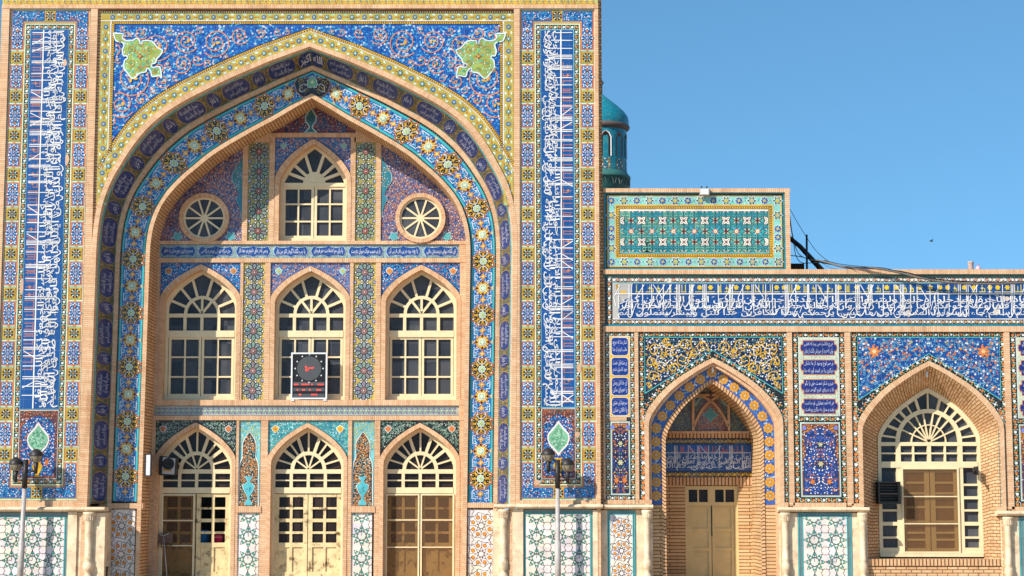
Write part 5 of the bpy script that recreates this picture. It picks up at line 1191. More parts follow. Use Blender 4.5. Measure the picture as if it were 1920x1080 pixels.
# --- long inscription frieze
g = Geo(); g.box(1131, vtop, UR, yv(1500, 514.5), DG-.06, DG+.5, 'h'); g.build('brick_coping', BT, wing)
g = Geo(); g.box(1131, yv(1500, 612), UR, yv(1500, 622.5), DG-.06, DG+.3, 'h'); g.build('brick_course', BT, wing)
g = Geo(); g.box(1131, yv(1500, 514.5), UR, yv(1500, 519.5), DG-.01, DG+.1); g.build('turquoise_edging', DARKT, wing)
g = Geo(); g.box(1131, yv(1500, 608), UR, yv(1500, 612), DG-.012, DG+.1); g.build('turquoise_edging', TEALG, wing)
a = Art(planar(DG)); ua, ub = R(1137, 560, DG)[0], UR; va, vb = yv(1500, 519.5), yv(1500, 608)
a.rect(ua-3, va, ub, vb, C(70, 52, 44), 0)
vine(a, ua+11, va, ub, va+10.5, True, C(58, 44, 42), (WHT, C(210, 150, 130), CRM), C(205, 185, 130), 7); vine(a, ua+11, vb-9, ub, vb, True, C(58, 44, 42), (WHT, C(205, 160, 120), CRM), C(205, 180, 120), 7); vine(a, ua, va, ua+10, vb, False, C(50, 44, 44), (WHT, ORA), PGR, 9)
bu, bv0, bv1 = ua+11.5, va+11, vb-9.6; zv = bv0+21
a.rect(bu, bv0, ub, bv1, C(18, 74, 142), 3); a.rect(bu, bv0-.8, ub, bv0+.9, C(150, 205, 200), 4); a.rect(bu, bv1-1, ub, bv1+.6, WHT, 4)
a.poly([(bu, bv0+1), (bu+38, bv0+1), (bu+36, zv+3), (bu+22, zv+12), (bu+11, zv+20), (bu+11, bv1-1), (bu, bv1-1)], C(190, 186, 180), 4); a.poly([(bu+6, bv0+3), (bu+14, bv0+3), (bu+8, zv-3)], OCH, 5); a.rect(bu+14, zv-6, bu+26, zv-1, YEL, 5)
for x, y, rx, ry in ((1702, 588, 7, 7), (1692, 577, 5, 5), (1868, 585, 8, 6), (1888, 560, 6, 5), (1255, 528, 5, 3), (1605, 527, 6, 3)):
    u, v = R(x, y, DG); a.poly([(u+rx*rnd.uniform(.7, 1.15)*cos(k*.7), v+ry*rnd.uniform(.7, 1.15)*sin(k*.7)) for k in range(9)], C(216, 200, 186), 6)
pn = a.build('inscription_frieze', wing)
t = Art(planar(DG)); t.n = 3; t.rect(bu+5, zv-1.0, ub, zv+1.0, WHT, 8)
kufic(t, bu+40, bv0+1.5, ub, zv-2, 0, C(222, 205, 90), 5, C(238, 200, 40), 1.5); strokes(t, bu+8, bv0+1.5, ub, bv1-2, 0, 1.5, WHT, 9)
ws = 'احسنتم لانفسكم وان اسأتم فلها فاذا جاء وعد الآخرة ليسوءوا وجوهكم وليدخلوا المسجد كما دخلوه اول مرة وليتبروا ما علوا تتبيرا عسى ربكم ان يرحمكم وان عدتم عدنا وجعلنا جهنم للكافرين حصيرا ان هذا القرآن يهدي للتي هي اقوم ويبشر المومنين الذين يعملون الصالحات ان لهم اجرا كبيرا'
two_lines(ws, t, bu+10, zv+2, R(1925, 560, DG)[0]+40, bv1-1.5, 0, WHT)
t.build('lettering', pn)

# --- brick uprights and pier panels
g = Geo()
for xa, xb, ya, yb in ((1190.5, 1197.5, 622.5, 945), (1478, 1487.5, 622.5, 948), (1586.5, 1597.5, 622.5, 948), (1886.5, 1897.5, 622.5, 955), (1131, 1135, 622.5, 940)): g = Geo(); g.bx(xa, ya, xb, yb, DG-.045, DG+.2, 'v'); g.build('brick_upright', BT, wing)
for xa, xb, ya, yb in ((1131, 1191, 937, 945), (1197.5, 1222, 937, 945), (1466, 1478, 942, 951), (1487.5, 1587, 942.5, 951), (1597.5, 1613, 944, 951), (1872, 1886.5, 950, 958), (1897.5, 1990, 950, 958)): g = Geo(); g.bx(xa, ya, xb, yb, DG-.045, DG+.2, 'h'); g.build('brick_band', BT, wing)
F_PIER = [(2.4, lf(C(60, 90, 180), 4.5, 2)), (2.2, dot(WHT, 1.15)), (2.2, curl(C(215, 120, 66), 2.4, 1.0)), (1.2, dot(YEL, 1.3)), (1.2, lf(BLK, 4.5, 2)), (.8, lf(C(90, 170, 160), 4, 1.6))]
F_PIERB = [(3, lf(C(80, 110, 200), 4.5, 2)), (2.6, dot(WHT, 1.2)), (1, curl(C(215, 130, 76), 2.2, .9)), (1, dot(ORA, 1.3)), (1.2, lf(NAVY, 5, 2.4))]
def mirror_scatter(a, ins, u0, v0, u1, v1, step, items, l):   # left-right symmetric field
    cx_ = (u0+u1)/2; st_ = len(a.f); sv = len(a.v); uvs = []
    om = a.map; rec = []
    a.map = lambda u, v, h: (rec.append((u, v, h)), om(u, v, h))[1]
    scatter(a, ins, u0, v0, cx_, v1, step, items, l); a.map = om; base = sv
    for f_, c_ in list(zip(a.f[st_:], a.c[st_:])):
        i = len(a.v); a.v += [om(2*cx_-rec[k-base][0], rec[k-base][1], rec[k-base][2]+.0001) for k in f_]; a.f.append(tuple(range(i, i+len(f_)))); a.c.append(c_)
def flower_field(a, u0, v0, u1, v1, items=None, fill=C(28, 60, 126)):
    cx_ = (u0+u1)/2; w = (u1-u0)/2; H = v1-v0
    a.rect(u0, v0, u1, v1, C(190, 210, 200), 2); a.rect(u0+3, v0+3, u1-3, v1-3, C(110, 56, 40), 3)
    P = [(0, .06), (.45, .10), (.74, .16), (.80, .28), (.70, .40), (.84, .50), (.86, .97)]; P = [(x*w, v0+H*y) for x, y in P]
    a.poly([(cx_+x, y) for x, y in P]+[(cx_-x, y) for x, y in P[::-1]], fill, 4)
    hwf = lambda y: np.interp(y, [q[1] for q in P], [q[0] for q in P])-1.5
    mirror_scatter(a, lambda x, y: v0+H*.07 < y < v1-5 and abs(x-cx_) < hwf(y), u0+3, v0, u1-3, v1, 4.2, items or F_PIERB, 5)
    mirror_scatter(a, lambda x, y: u0+4 < x and v0+4 < y < v1-4 and (abs(x-cx_) > hwf(y)+2.5 or y < v0+H*.06), u0+3, v0, u1-3, v1, 3.8, [(3, curl(C(225, 140, 60), 2.2, 1)), (1, dot(WHT, 1)), (1, dot(YEL, 1.2))], 4)
    for sy_, sz in ((.30, 5), (.56, 6)): a.star(cx_, v0+H*sy_, sz*1.6, sz*.8, 6, BLK, 8); a.petal(cx_, v0+H*sy_, sz, .3, 6, C(200, 195, 150), 9, 0, 4)
    for sg in (-1, 1): a.petal(cx_+sg*w*.42, v0+H*.80, 5.5, .3, 6, ORA, 8, .3, 4); a.petal(cx_+sg*w*.78, v0+11, 5, .25, 6, C(120, 130, 210), 8, 0, 4)
# narrow pier beside the portal: four blue cartouches over a flower field
a = Art(planar(DG)); u0, v0, u1, v1 = RR(1135, 622.5, 1190.5, 937.5, DG); a.rect(u0, v0, u1, v1, BLK, 0)
vine(a, u0, v0, u0+8.5, v1, False, C(30, 36, 36), (WHT, ORA), PGR, 9.5); vine(a, u1-8.5, v0, u1, v1, False, C(30, 36, 36), (WHT, ORA), PGR, 9.5); vine(a, u0+8.5, v0, u1-8.5, v0+8, True, C(30, 36, 36), (WHT, ORA), PGR, 8); vine(a, u0+8.5, v1-8, u1-8.5, v1, True, C(30, 36, 36), (WHT, ORA), PGR, 8)
cu0, cu1 = u0+9.5, u1-9.5; cv0, cv1 = yv(1160, 631), yv(1160, 781); a.rect(cu0-1, cv0-1, cu1+1, cv1+1, CRM, 2); a.rect(cu0, cv0, cu1, cv1, YEL, 3); let = Art(planar(DG))
vs4 = [('شکر خدا که هرچه', 'طلب کردم از خدا'), ('بر منتهای همت', 'خود کامران شدم'), ('ای خدا این وصل', 'را هجران مکن'), ('سرخوشان عشق', 'را نالان مکن')]
for k in range(4):
    y0 = cv0+(cv1-cv0)*k/4+1.5; y1 = cv0+(cv1-cv0)*(k+1)/4-1.5; xa, xb = cu0+1.8, cu1-1.8
    for sh, cc, l in ((0, WHT, 4), (.9, C(20, 54, 138), 5)):
        q = 5.0; X0, X1, Y0, Y1 = xa+sh, xb-sh, y0+sh, y1-sh
        a.poly([(X0+q, Y0), (X1-q, Y0), (X1-1.4, Y0+1.4), (X1, Y0+q), (X1, Y1-q), (X1-1.4, Y1-1.4), (X1-q, Y1), (X0+q, Y1), (X0+1.4, Y1-1.4), (X0, Y1-q), (X0, Y0+q), (X0+1.4, Y0+1.4)], cc, l)
    H = y1-y0; let.text(vs4[k][0], xa+3, y0+H*.16, xb-3, y0+H*.47, C(215, 218, 235), 6, 0, .01); let.text(vs4[k][1], xa+3, y0+H*.54, xb-3, y0+H*.85, C(215, 218, 235), 6, 0, .01)
a.rect(cu0-1, cv1+1.5, cu1-6, cv1+8, C(215, 170, 130), 4)
flower_field(a, cu0, cv1+9, cu1, v1-9, F_PIER, C(40, 40, 78))
pn = a.build('pier_panel', wing); let.build('lettering', pn)
# two pier panels with pale verse tablets
def verse_pier(xa, xb, ya, yb, seed):
    a = Art(planar(DG)); u0, v0, u1, v1 = RR(xa, ya, xb, yb, DG); a.rect(u0, v0, u1, v1, BLK, 0); let = Art(planar(DG))
    w = 11
    for q in ((u0, v0, u0+w, v1, False), (u1-w, v0, u1, v1, False), (u0+w, v0, u1-w, v0+w-1, True), (u0+w, v1-w+1, u1-w, v1, True), (u0+w, v0+(v1-v0)*.495, u1-w, v0+(v1-v0)*.495+w-1, True)): vine(a, q[0], q[1], q[2], q[3], q[4], C(30, 34, 36), (ORA, WHT, ORA), PGR, 9.5)
    tu0, tu1, tv0, tv1 = u0+w+1, u1-w-1, v0+10.5, v0+(v1-v0)*.495-1; a.rect(tu0-.8, tv0-.8, tu1+.8, tv1+.8, WHT, 2); a.rect(tu0, tv0, tu1, tv1, PGL, 3)
    scatter(a, lambda x, y: True, tu0+1, tv0+1, tu1-1, tv1-1, 5, [(1, dot(C(215, 190, 110), .9)), (1, lf(C(150, 190, 160), 4, 1.2)), (1, dot(C(150, 130, 160), .8)), (1, lf(C(225, 205, 150), 4, 1.4))], 4)
    vs = [('هیچ نقاشت نمی بیند که نقشی', 'وان که دید از حیرتش کلک از بنان'), ('بر سر لوح وجود از ما نشان', 'دیگری را در کمند آور که ما'), ('خیز و شکر نعمت حق را بگو', 'تا ز دریای کرم گوهر بری'), ('هر که آمد عمارتی نو ساخت', 'رفت و منزل به دیگری پرداخت')]
    n = 4; H = (tv1-tv0)/n
    for k in range(n):
        ym = tv0+H*(k+.5)+.5; h = H*.36; xa_, xb_ = tu0+8.5, tu1-8.5
        for gr, cc, l in ((1.2, ORA, 5), (0, C(30, 44, 122), 6)):
            a.poly([(xa_-gr, ym-h-gr), (xb_+gr, ym-h-gr), (xb_+gr, ym-h*.45-gr), (xb_+3.6+gr, ym-h*.4-gr), (xb_+5+gr, ym), (xb_+3.6+gr, ym+h*.4+gr), (xb_+gr, ym+h*.45+gr), (xb_+gr, ym+h+gr), (xa_-gr, ym+h+gr), (xa_-gr, ym+h*.45+gr), (xa_-3.6-gr, ym+h*.4+gr), (xa_-5-gr, ym), (xa_-3.6-gr, ym-h*.4-gr), (xa_-gr, ym-h*.45-gr)], cc, l)
        let.text(vs[(k+seed) % 4][0], xa_+2, ym-h*.86, xb_-2, ym-h*.08, C(215, 218, 235), 7, 0, .008); let.text(vs[(k+seed) % 4][1], xa_+2, ym+h*.1, xb_-2, ym+h*.9, C(215, 218, 235), 7, 0, .008)
    flower_field(a, u0+w+1, v0+(v1-v0)*.495+w, u1-w-1, v1-w)
    pn = a.build('pier_panel', wing); let.build('lettering', pn)
verse_pier(1487.5, 1586.5, 623, 943, 0); verse_pier(1897.5, 1996, 623, 951, 2)
# slim vine strips between uprights and niches
for xa, xb, yb in ((1199, 1212, 938), (1469, 1477.5, 942), (1598, 1611, 944), (1873, 1886, 950)):
    a = Art(planar(DG)); u0, v0, u1, v1 = RR(xa, 770, xb, yb, DG); vine(a, u0, v0, u1, v1, False, C(28, 34, 36), (ORA, WHT, ORA), PGR, 9.5, True, DTUR); a.build('vine_strip', wing)

# --- the niche with the small door
def niche_spandrel(xa, xb, b, bgc, items, step, gold, name):
    u0, v0, u1, v1 = RR(xa, 623, xb, 800, DG); a = Art(planar(DG)); cx_, va, hw, sp_ = b['cx'], b['ap'], b['hw'], b['sp']
    K = [(max(u0, min(u1, u)), v) for u, v in keel(cx_, va-1, hw+1, sp_-va)]; h = len(K)//2
    a.poly([(u0, v0), (cx_, v0)]+K[:h+1][::-1]+[(u0, v1)], C(28, 34, 36), 0); a.poly([(cx_, v0), (u1, v0), (u1, v1)]+K[h:][::-1], C(28, 34, 36), 0)
    vine(a, u0, v0, u1, v0+8.5, True, C(28, 34, 36), (ORA, WHT, ORA), PGR, 9.5)
    for x0, x1 in ((u0, u0+10), (u1-10, u1)): vine(a, x0, v0+8.5, x1, v1, False, C(28, 34, 36), (ORA, WHT, ORA), PGR, 9.5)
    # inner field edge: parallel to the arch, straightened
    K2 = [(u0+11, sp_-14), (cx_, va-14)]; tl = (u0+11, v0+9.5)
    a.poly([tl, (cx_, v0+9.5), (cx_, va-14), (u0+11, sp_-50)], bgc, 2); a.poly([(cx_, v0+9.5), (u1-11, v0+9.5), (u1-11, sp_-50), (cx_, va-14)], bgc, 2)
    lo = lambda x: va-14+(sp_-50-va+14)*abs(x-cx_)/(cx_-u0-11)
    ins = lambda x, y: u0+13 < x < u1-13 and v0+11.5 < y < lo(x)-2.5
    for P in ([(u0+11, sp_-50), (cx_, va-14), (u1-11, sp_-50)], [(u0+11, sp_-50), tl, (u1-11, v0+9.5), (u1-11, sp_-50)]): a.line(P, 1.5, C(90, 190, 190), 5)
    if gold:
        for x, y, r, dr in [(c_[0]-u0-11, c_[1]-v0-10, c_[2], c_[3]) for c_ in pack([(u0+30, v0+34, 14, 1), (u0+60, v0+32, 13, -1)], lambda x_, y_: ins(x_, y_) and x_ < cx_-1, u0+12, v0+10, cx_, sp_-50, 5.5, 13, 1500, 3, .90)] or ((22, 28, 15, 1), (52, 24, 14, -1), (85, 20, 13, 1), (112, 18, 11, -1), (20, 58, 13, -1), (44, 50, 16, 1), (70, 46, 12, -1), (18, 86, 9, 1), (38, 78, 9, -1)):
            for sg in (-1, 1):
                xx = u0+11+x if sg < 0 else u1-11-x; yy = v0+10+y
                a.spiral(xx, yy, r, 1.35, dr*sg, .5 if sg < 0 else pi-.5, 1.7 if r > 8 else 1.3, YEL, 6, ins)
                for _ in range(3):
                    px, py = xx+rnd.uniform(-r, r), yy+rnd.uniform(-r, r)
                    if ins(px, py): a.leaf(px, py, 7, 3, rnd.random()*6, YEL, 7)
        for sg in (-1, 1):
            xx = cx_+sg*(cx_-u0-46); yy = v0+44; a.line([(xx-16, yy-16), (xx-8, yy-14), (xx-2, yy-20), (xx+6, yy-14), (xx+15, yy-13), (xx+13, yy-2), (xx+18, yy+6), (xx+10, yy+10), (xx+5, yy+17), (xx-4, yy+12), (xx-14, yy+12), (xx-11, yy+2), (xx-16, yy-4)], 1.4, WHT, 7, True)
    else:
        for sg in (-1, 1):
            xx = cx_+sg*(cx_-u0-42); yy = v0+36
            for k in range(7): a.leaf(xx+7*cos(k*.9), yy+7*sin(k*.9), 12, 6, k*.9, ORA, 6)
            a.petal(xx, yy, 5, .3, 6, C(235, 200, 150), 7, 0, 4)
        for c_ in pack([], lambda x_, y_: ins(x_, y_) and x_ < cx_-1, u0+12, v0+10, cx_, sp_-50, 5, 15, 1500, 4, .92):
            for sg in (-1, 1): scroll(a, c_[0] if sg < 0 else 2*cx_-c_[0], c_[1], c_[2], c_[3]*-sg, .5 if sg < 0 else pi-.5, 1.0, C(110, 170, 196), 4, ins, lambda a, x, y, l, an: a.petal(x, y, 2.4, .3, 5, rnd.choice([WHT, ORA, WHT, C(220, 170, 130)]), l+1, an, 3), lambda a, x, y, l, an: a.leaf(x, y, 5, 1.9, an, rnd.choice([C(60, 130, 180), C(200, 215, 230), ORA]), l), ORA)
        for _ in range(16):
            xx, yy = rnd.uniform(u0+15, cx_), rnd.uniform(v0+14, sp_-20)
            if ins(xx, yy): [(a.petal(q, yy, rnd.choice([3.2, 3.8]), .35, 5, cc, 6, rnd.random(), 4), a.ngon(q, yy, 1.2, YEL, 7, 5)) for cc in [rnd.choice([ORA, WHT, C(150, 170, 130), C(215, 160, 130)])] for q in (xx, 2*cx_-xx)]
    mirror_scatter(a, ins, u0, v0, u1, v1, step, items, 3)
    # arch-following vine
    A = keel(cx_, va-1.5, hw+1.5, sp_-va); Bq = [(cx_+(x-cx_)*(1+10/hw), va-13+(y-va)*(1+11/(sp_-va))*.985) for x, y in keel(cx_, va, hw, sp_-va)]
    L = 0
    for i in range(1, len(A)):
        (x0, y0), (x1, y1) = A[i-1], A[i]; n_ = max(1, int(hypot(x1-x0, y1-y0)/9))
        for k in range(n_):
            t_ = (k+.5)/n_; mx, my = (x0+(x1-x0)*t_+Bq[i-1][0]+(Bq[i][0]-Bq[i-1][0])*t_)/2, (y0+(y1-y0)*t_+Bq[i-1][1]+(Bq[i][1]-Bq[i-1][1])*t_)/2
            if u0+1 < mx < u1-1: a.petal(mx, my, 3, .25, 5, (ORA, WHT)[k % 2], 5, k, 3); a.ngon(mx, my, 4, C(28, 34, 36), 3, 8); [a.leaf(mx+4.5*cos(q), my+4.5*sin(q), 4.5, 1.4, q+1, PGR if q < 3 else WHT, 4) for q in (.4, 1.9, 3.6, 5.2)]
    a.build(name, wing)
niche_spandrel(1198, 1478, NI, C(24, 34, 70), [(3.2, dot(WHT, 1.4)), (2, lf(C(110, 180, 160), 4, 1.5)), (1.5, lf(BLK, 5, 2.2)), (1.2, lf(WHT, 3.4, 1.2)), (1, curl(YEL, 2.6, 1)), (.6, lf(COB, 4.5, 2))], 4.4, True, 'spandrel_mosaic')
niche_spandrel(1598, 1886.5, BI, C(22, 74, 150), [(1.6, sprig(C(100, 166, 196), C(70, 140, 190), lambda a, x, y, l: a.petal(x, y, 2.2, .3, 5, rnd.choice([WHT, ORA, ORA]), l+1, x, 3))), (.8, flw(WHT, YEL, 1.8)), (1.6, curl(C(120, 190, 215), 2.8, .9)), (1.2, dot(ORA, 1.5)), (.4, lf(LBL, 5, 1.6)), (2.4, lf(NAVY, 5, 2.4)), (.5, lf(C(220, 225, 240), 3.4, 1.4))], 5.8, False, 'spandrel_mosaic')
def legs(P, vb): return [(P[0][0], vb)]+P+[(P[-1][0], vb)]
def moulding(b, o0, o1, d0, name, m, proud, back, ret):
    A, B = legs(arch_out(o0, b), VG), legs(arch_out(o1, b), VG); g = Geo(); g.strip(wp(A, d0), wp(B, d0)); g.strip(wp(A, d0+proud), wp(A, d0)); g.strip(wp(B, d0), wp(B, back), 0, False, 'c' if ret else True); return g.build(name, m, wing)
moulding(NI, 0, 8, DG-.05, 'arch_moulding', BT, .06, DG+.06, False); moulding(NI, 7, 13.5, DG+.03, 'arch_moulding', BT, .05, DG+.27, False)
DN = DG+.24; NB = 1.75
A, B = arch_out(13, NI), arch_out(33.5, NI)
a = Art(planar(DN)); 
for i in range(len(A)-1): a.poly([A[i], A[i+1], B[i+1], B[i]], C(60, 100, 180), 0)
vlow = yv(1338, 946)
for sg in (0, -1): a.rect(min(A[sg][0], B[sg][0]), A[sg][1]-.5, max(A[sg][0], B[sg][0]), vlow, C(60, 100, 180), 0)
Mp = legs([((p_[0]+q[0])/2, (p_[1]+q[1])/2) for p_, q in zip(A, B)], vlow); h = len(Mp)//2
for half in (Mp[h:], Mp[:h+1][::-1]):
    sS = np.r_[0, np.cumsum([hypot(half[i+1][0]-half[i][0], half[i+1][1]-half[i][1]) for i in range(len(half)-1)])]
    q = 0; k = 0
    while q < sS[-1]-4:
        x = np.interp(q, sS, [p_[0] for p_ in half]); y = np.interp(q, sS, [p_[1] for p_ in half])
        if k % 2 == 0:
            a.petal(x, y, 10.2, .10, 8, C(205, 150, 70), 3, .2, 5); a.petal(x, y, 9, .12, 8, C(230, 170, 50), 4, .2, 5); [a.leaf(x+4.5*cos(m_), y+4.5*sin(m_), 6, 2.6, m_, C(200, 130, 50), 5) for m_ in np.arange(0, 6.2, .9)]; a.ngon(x, y, 2.4, C(200, 190, 150), 6, 7)
        else:
            for m_ in range(10): a.leaf(x+rnd.uniform(-8, 8), y+rnd.uniform(-5, 5), 5, 2, rnd.random()*6, rnd.choice([C(190, 210, 235), NAVY, LBL, C(225, 230, 240)]), 2)
        q += 12.6; k += 1
a.build('rosette_band', wing)
C1, C2 = legs(arch_out(33.5, NI), VG), legs(arch_out(41, NI), VG)
g = Geo(); g.strip(wp(C1, DN-.03), wp(C2, DN-.03)); g.strip(wp(C1, DN+.01), wp(C1, DN-.03)); g.build('dentil_arch', BD, wing)
g = Geo(); g.strip(wp(C2, DN-.03), wp(C2, NB), 0, False, 'c'); g.build('niche_soffit', BN, wing)
for sg in (-1, 1):
    ua, ub = sorted((NI['cx']+sg*(NI['hw']-33.5), NI['cx']+sg*(NI['hw']-13))); parts('brick_jamb', BN, wing, [(ua, vlow, ub, VG, DN-.01, DN+.2)])
# back wall of the niche: door, inscription, little vault of tile and brick ribs
nu0, nu1 = C2[0][0]-2, C2[-1][0]+2; nv = lambda y: R(1338, y, NB)[1]; nx = lambda x: R(x, 860, NB)[0]
dx0, dx1 = nx(1284), nx(1383)
parts('brick_jamb', BN, wing, [(nu0-6, nv(910), dx0, VG, NB, NB+.3), (dx1, nv(910), nu1+6, VG, NB, NB+.3)])
parts('dentil_course', BD, wing, [(nu0-6, nv(895), nu1+6, nv(910), NB-.02, NB+.3, 'h'), (nu0-6, nv(813), nu1+6, nv(821.5), NB-.10, NB+.3, 'h')])
g = Geo(); g.box(nu0-6, nv(809), nu1+6, nv(813), NB-.14, NB+.3, 'h'); g.build('brick_course', BT, wing)
a = Art(planar(NB)); let = Art(planar(NB)); v0, v1 = nv(821.5), nv(895)
a.rect(nu0-6, v0, nu1+6, v1, BLK, 0); vine(a, nu0, v0+1, nu1, v0+11.5, True, C(40, 28, 24), (OCH, OCH), C(170, 140, 50), 8); vine(a, nu0, v1-11, nu1, v1, True, C(36, 24, 22), (YEL, OCH), C(200, 165, 50), 8)
b0, b1 = v0+12, v1-11.5; zv = b0+16.5; a.rect(nu0, b0, nu1, b1, C(20, 76, 146), 3)
a.rect(nu0+40, b0+1, nu0+96, zv-1, C(16, 80, 180), 4)
pn = a.build('inscription_frieze', wing); let.rect(nu0+2, zv-.8, nu1-2, zv+.8, C(210, 220, 235), 8); kufic(let, nu0+24, b0+2, nu1-6, zv-1, 0, C(205, 100, 60), 4, None, 1.5); strokes(let, nu0+4, b0+1.5, nu1-4, b1-3, 0, 1.3, C(215, 222, 235), 77)
two_lines('قال الله تعالى ان المتقين في جنات وعيون ادخلوها بسلام آمنين صدق الله العلي العظيم', let, nu0+3, zv+2, nu1-3, b1-1.5, 0, C(220, 226, 238))
let.build('lettering', pn)
a = Art(planar(NB-.03)); v0, v1 = nv(660), nv(809); a.rect(nu0-6, v0, nu1+6, v1, C(96, 104, 100), 0); cx_ = nx(1333)
scatter(a, lambda x, y: True, nu0, v0+20, nu1, v1, 4.2, [(2, curl(C(150, 160, 80), 2.3, .9)), (2, dot(C(190, 170, 150), 1)), (1.5, lf(C(70, 110, 120), 4, 1.8)), (1, lf(C(130, 60, 40), 4, 1.8)), (.7, lf(C(60, 70, 140), 4.5, 2))], 1)
pc = nv(780); a.poly([(cx_-32, v1), (cx_-30, pc+6), (cx_-18, pc-24), (cx_, pc-44), (cx_+18, pc-24), (cx_+30, pc+6), (cx_+32, v1)], C(136, 92, 78), 4)
scatter(a, lambda x, y: abs(x-cx_) < 26*min(1, max(0, (y-pc+42)/46)), cx_-32, pc-40, cx_+32, v1, 4, [(2, curl(C(205, 150, 110), 2.2, .9)), (2, dot(C(210, 200, 190), 1)), (1, dot(ORA, 1.2)), (1, lf(C(70, 130, 130), 4, 1.6))], 5)
a.star(cx_, pc-2, 15, 9, 4, C(120, 180, 180), 9); a.star(cx_, pc-2, 12, 7, 4, C(80, 150, 150), 10)
y_ = nv(728); a.poly([(cx_-48, y_+10), (cx_, y_-22), (cx_+48, y_+10), (cx_+30, y_+2), (cx_-30, y_+2)], C(50, 60, 120), 4)
for k in range(-2, 3): a.petal(cx_+k*15, y_-4+abs(k)*4, 6, .2, 6, C(190, 140, 70), 6, 0, 4)
scatter(a, lambda x, y: y < y_+8 and abs(x-cx_) < 46, cx_-48, y_-22, cx_+48, y_+8, 4, [(1, dot(C(200, 200, 215), 1)), (1, lf(LBL, 4, 1.6))], 5)
for sg in (-1, 1): a.poly([(cx_+sg*14, pc-42), (cx_+sg*30, pc-48), (cx_+sg*33, pc-18), (cx_+sg*26, pc-20)], C(150, 180, 165), 5); a.poly([(cx_+sg*17, pc-41), (cx_+sg*28, pc-45), (cx_+sg*30, pc-23)], C(60, 90, 95), 6)
a.build('vault_mosaic', wing)
def rib(parent, arcs, d0, d1, w, name, m):
    g = Geo()
    for P in arcs:
        for i in range(len(P)-1): g.bar(P[i], P[i+1], w, d0-.0006*(i % 2), d1)
    return g.build(name, m, parent)
nb = nv(809)
def arc(x0, y0, x1, y1, bulge, n=14):
    return [(x0+(x1-x0)*t+bulge*sin(pi*t)*(y1-y0)/hypot(x1-x0, y1-y0), y0+(y1-y0)*t-bulge*sin(pi*t)*(x1-x0)/hypot(x1-x0, y1-y0)) for t in [k/n for k in range(n+1)]]
pk = nv(738)
rib(wing, [arc(cx_-33, nb-10, cx_+40, pk-3, 14), arc(cx_+33, nb-10, cx_-40, pk-3, -14), arc(cx_-80, nb-24, cx_+6, pk+3, 16), arc(cx_+80, nb-24, cx_-6, pk+3, -16), [(cx_-34.5, nb), (cx_-34.5, pk+2)], [(cx_+34.5, nb), (cx_+34.5, pk+2)]], NB-.11, NB, 4.6, 'vault_rib', BT)
# small cream door
dv0 = nv(911); g = Geo(); xm = (dx0+dx1)/2
g.box(dx0, dv0, dx0+7, VG-4, NB+.04, NB+.2); g.box(dx1-7, dv0, dx1, VG-4, NB+.04, NB+.2); g.box(dx0+7, dv0, dx1-7, nv(918), NB+.04, NB+.2); g.box(dx0+7, nv(941.5), dx1-7, nv(949), NB+.035, NB+.2); g.box(xm-7, nv(918), xm+7, nv(941.5), NB+.043, NB+.2)
for x in ((dx0+7+xm-7)/2, (dx1-7+xm+7)/2): g.box(x-1.5, nv(918), x+1.5, nv(941.5), NB+.05, NB+.15)
dr = g.build('door_frame', AGED, wing); pane_poly([(dx0+5, nv(943)), (dx0+5, nv(916)), (dx1-5, nv(916)), (dx1-5, nv(943))], NB+.12, 'pane', dr, PANED)
for xa, xb in ((dx0+7.3, xm-.6), (xm+.6, dx1-7.3)):
    g = Geo(); v0 = nv(949.3); sw = 6
    g.box(xa, v0, xa+sw, VG-5, NB+.06, NB+.12); g.box(xb-sw, v0, xb, VG-5, NB+.06, NB+.12)
    for p_, q in ((949.3, 952), (991, 997), (1027, 1034)): g.box(xa+sw, nv(p_), xb-sw, nv(q), NB+.061, NB+.12)
    g.box(xa+sw, VG-14, xb-sw, VG-5, NB+.061, NB+.12)
    for p_, q in ((952, 991), (997, 1027)): g.box(xa+sw, nv(p_), xb-sw, nv(q), NB+.09, NB+.115)
    g.box(xa+sw, nv(1034), xb-sw, VG-14, NB+.09, NB+.115)
    lf_ = g.build('door', AGED, wing)
g = Geo(); g.tube([(wx(xm), NB+.045, wz(nv(946))), (wx(xm), NB+.045, wz(nv(1005)))], .012, 6); g.build('door_bolt', IRON, wing)
g = Geo(); g.box(nu0-6, VG-4, nu1+6, VG, DN, NB+.3); g.build('threshold', STONE, wing)

# --- the big window bay
DB = DG+.62
moulding(BI, 0, 8, DG-.05, 'arch_moulding', BT, .06, DG+.02, False)
A = legs(arch_out(8, BI), VG)
bx_ = lambda x, y: R(x, y, DB)
wcx = (bx_(1646, 860)[0]+bx_(1838, 860)[0])/2; whw = (bx_(1838, 860)[0]-bx_(1646, 860)[0])/2; wva = bx_(1735, 728)[1]; wsp = bx_(1735, 822)[1]; wvb = bx_(1745, 1044)[1]
B0 = keel(wcx, wva, whw, wsp-wva); B = legs(B0, VG)
g = Geo(); g.strip(wp(A, DG-.04), wp(B, DB), 0, False, 'c'); g.build('splayed_reveal', BC, wing)
df = DB-.03; g = Geo(); Qi = keel(wcx, wva+8, whw-6, wsp-wva-2); QL = [(Qi[0][0], wvb)]+Qi+[(Qi[-1][0], wvb)]; PL = [(B0[0][0]-1, wvb)]+[(x, y-1) for x, y in B0]+[(B0[-1][0]+1, wvb)]
arch_frame(g, PL, QL, df, df+.15); by = lambda y: R(1740, y, df)[1]; bX = lambda x: R(x, 900, df)[0]
hi = whw-6; base = by(829); cx_ = wcx
g.box(cx_-hi, base, cx_+hi, by(836), df-.006, df+.1); g.box(cx_-hi, by(865.5), cx_+hi, by(877), df-.015, df+.1); g.box(cx_-whw, by(1037), cx_+whw, wvb, df-.03, df+.15)
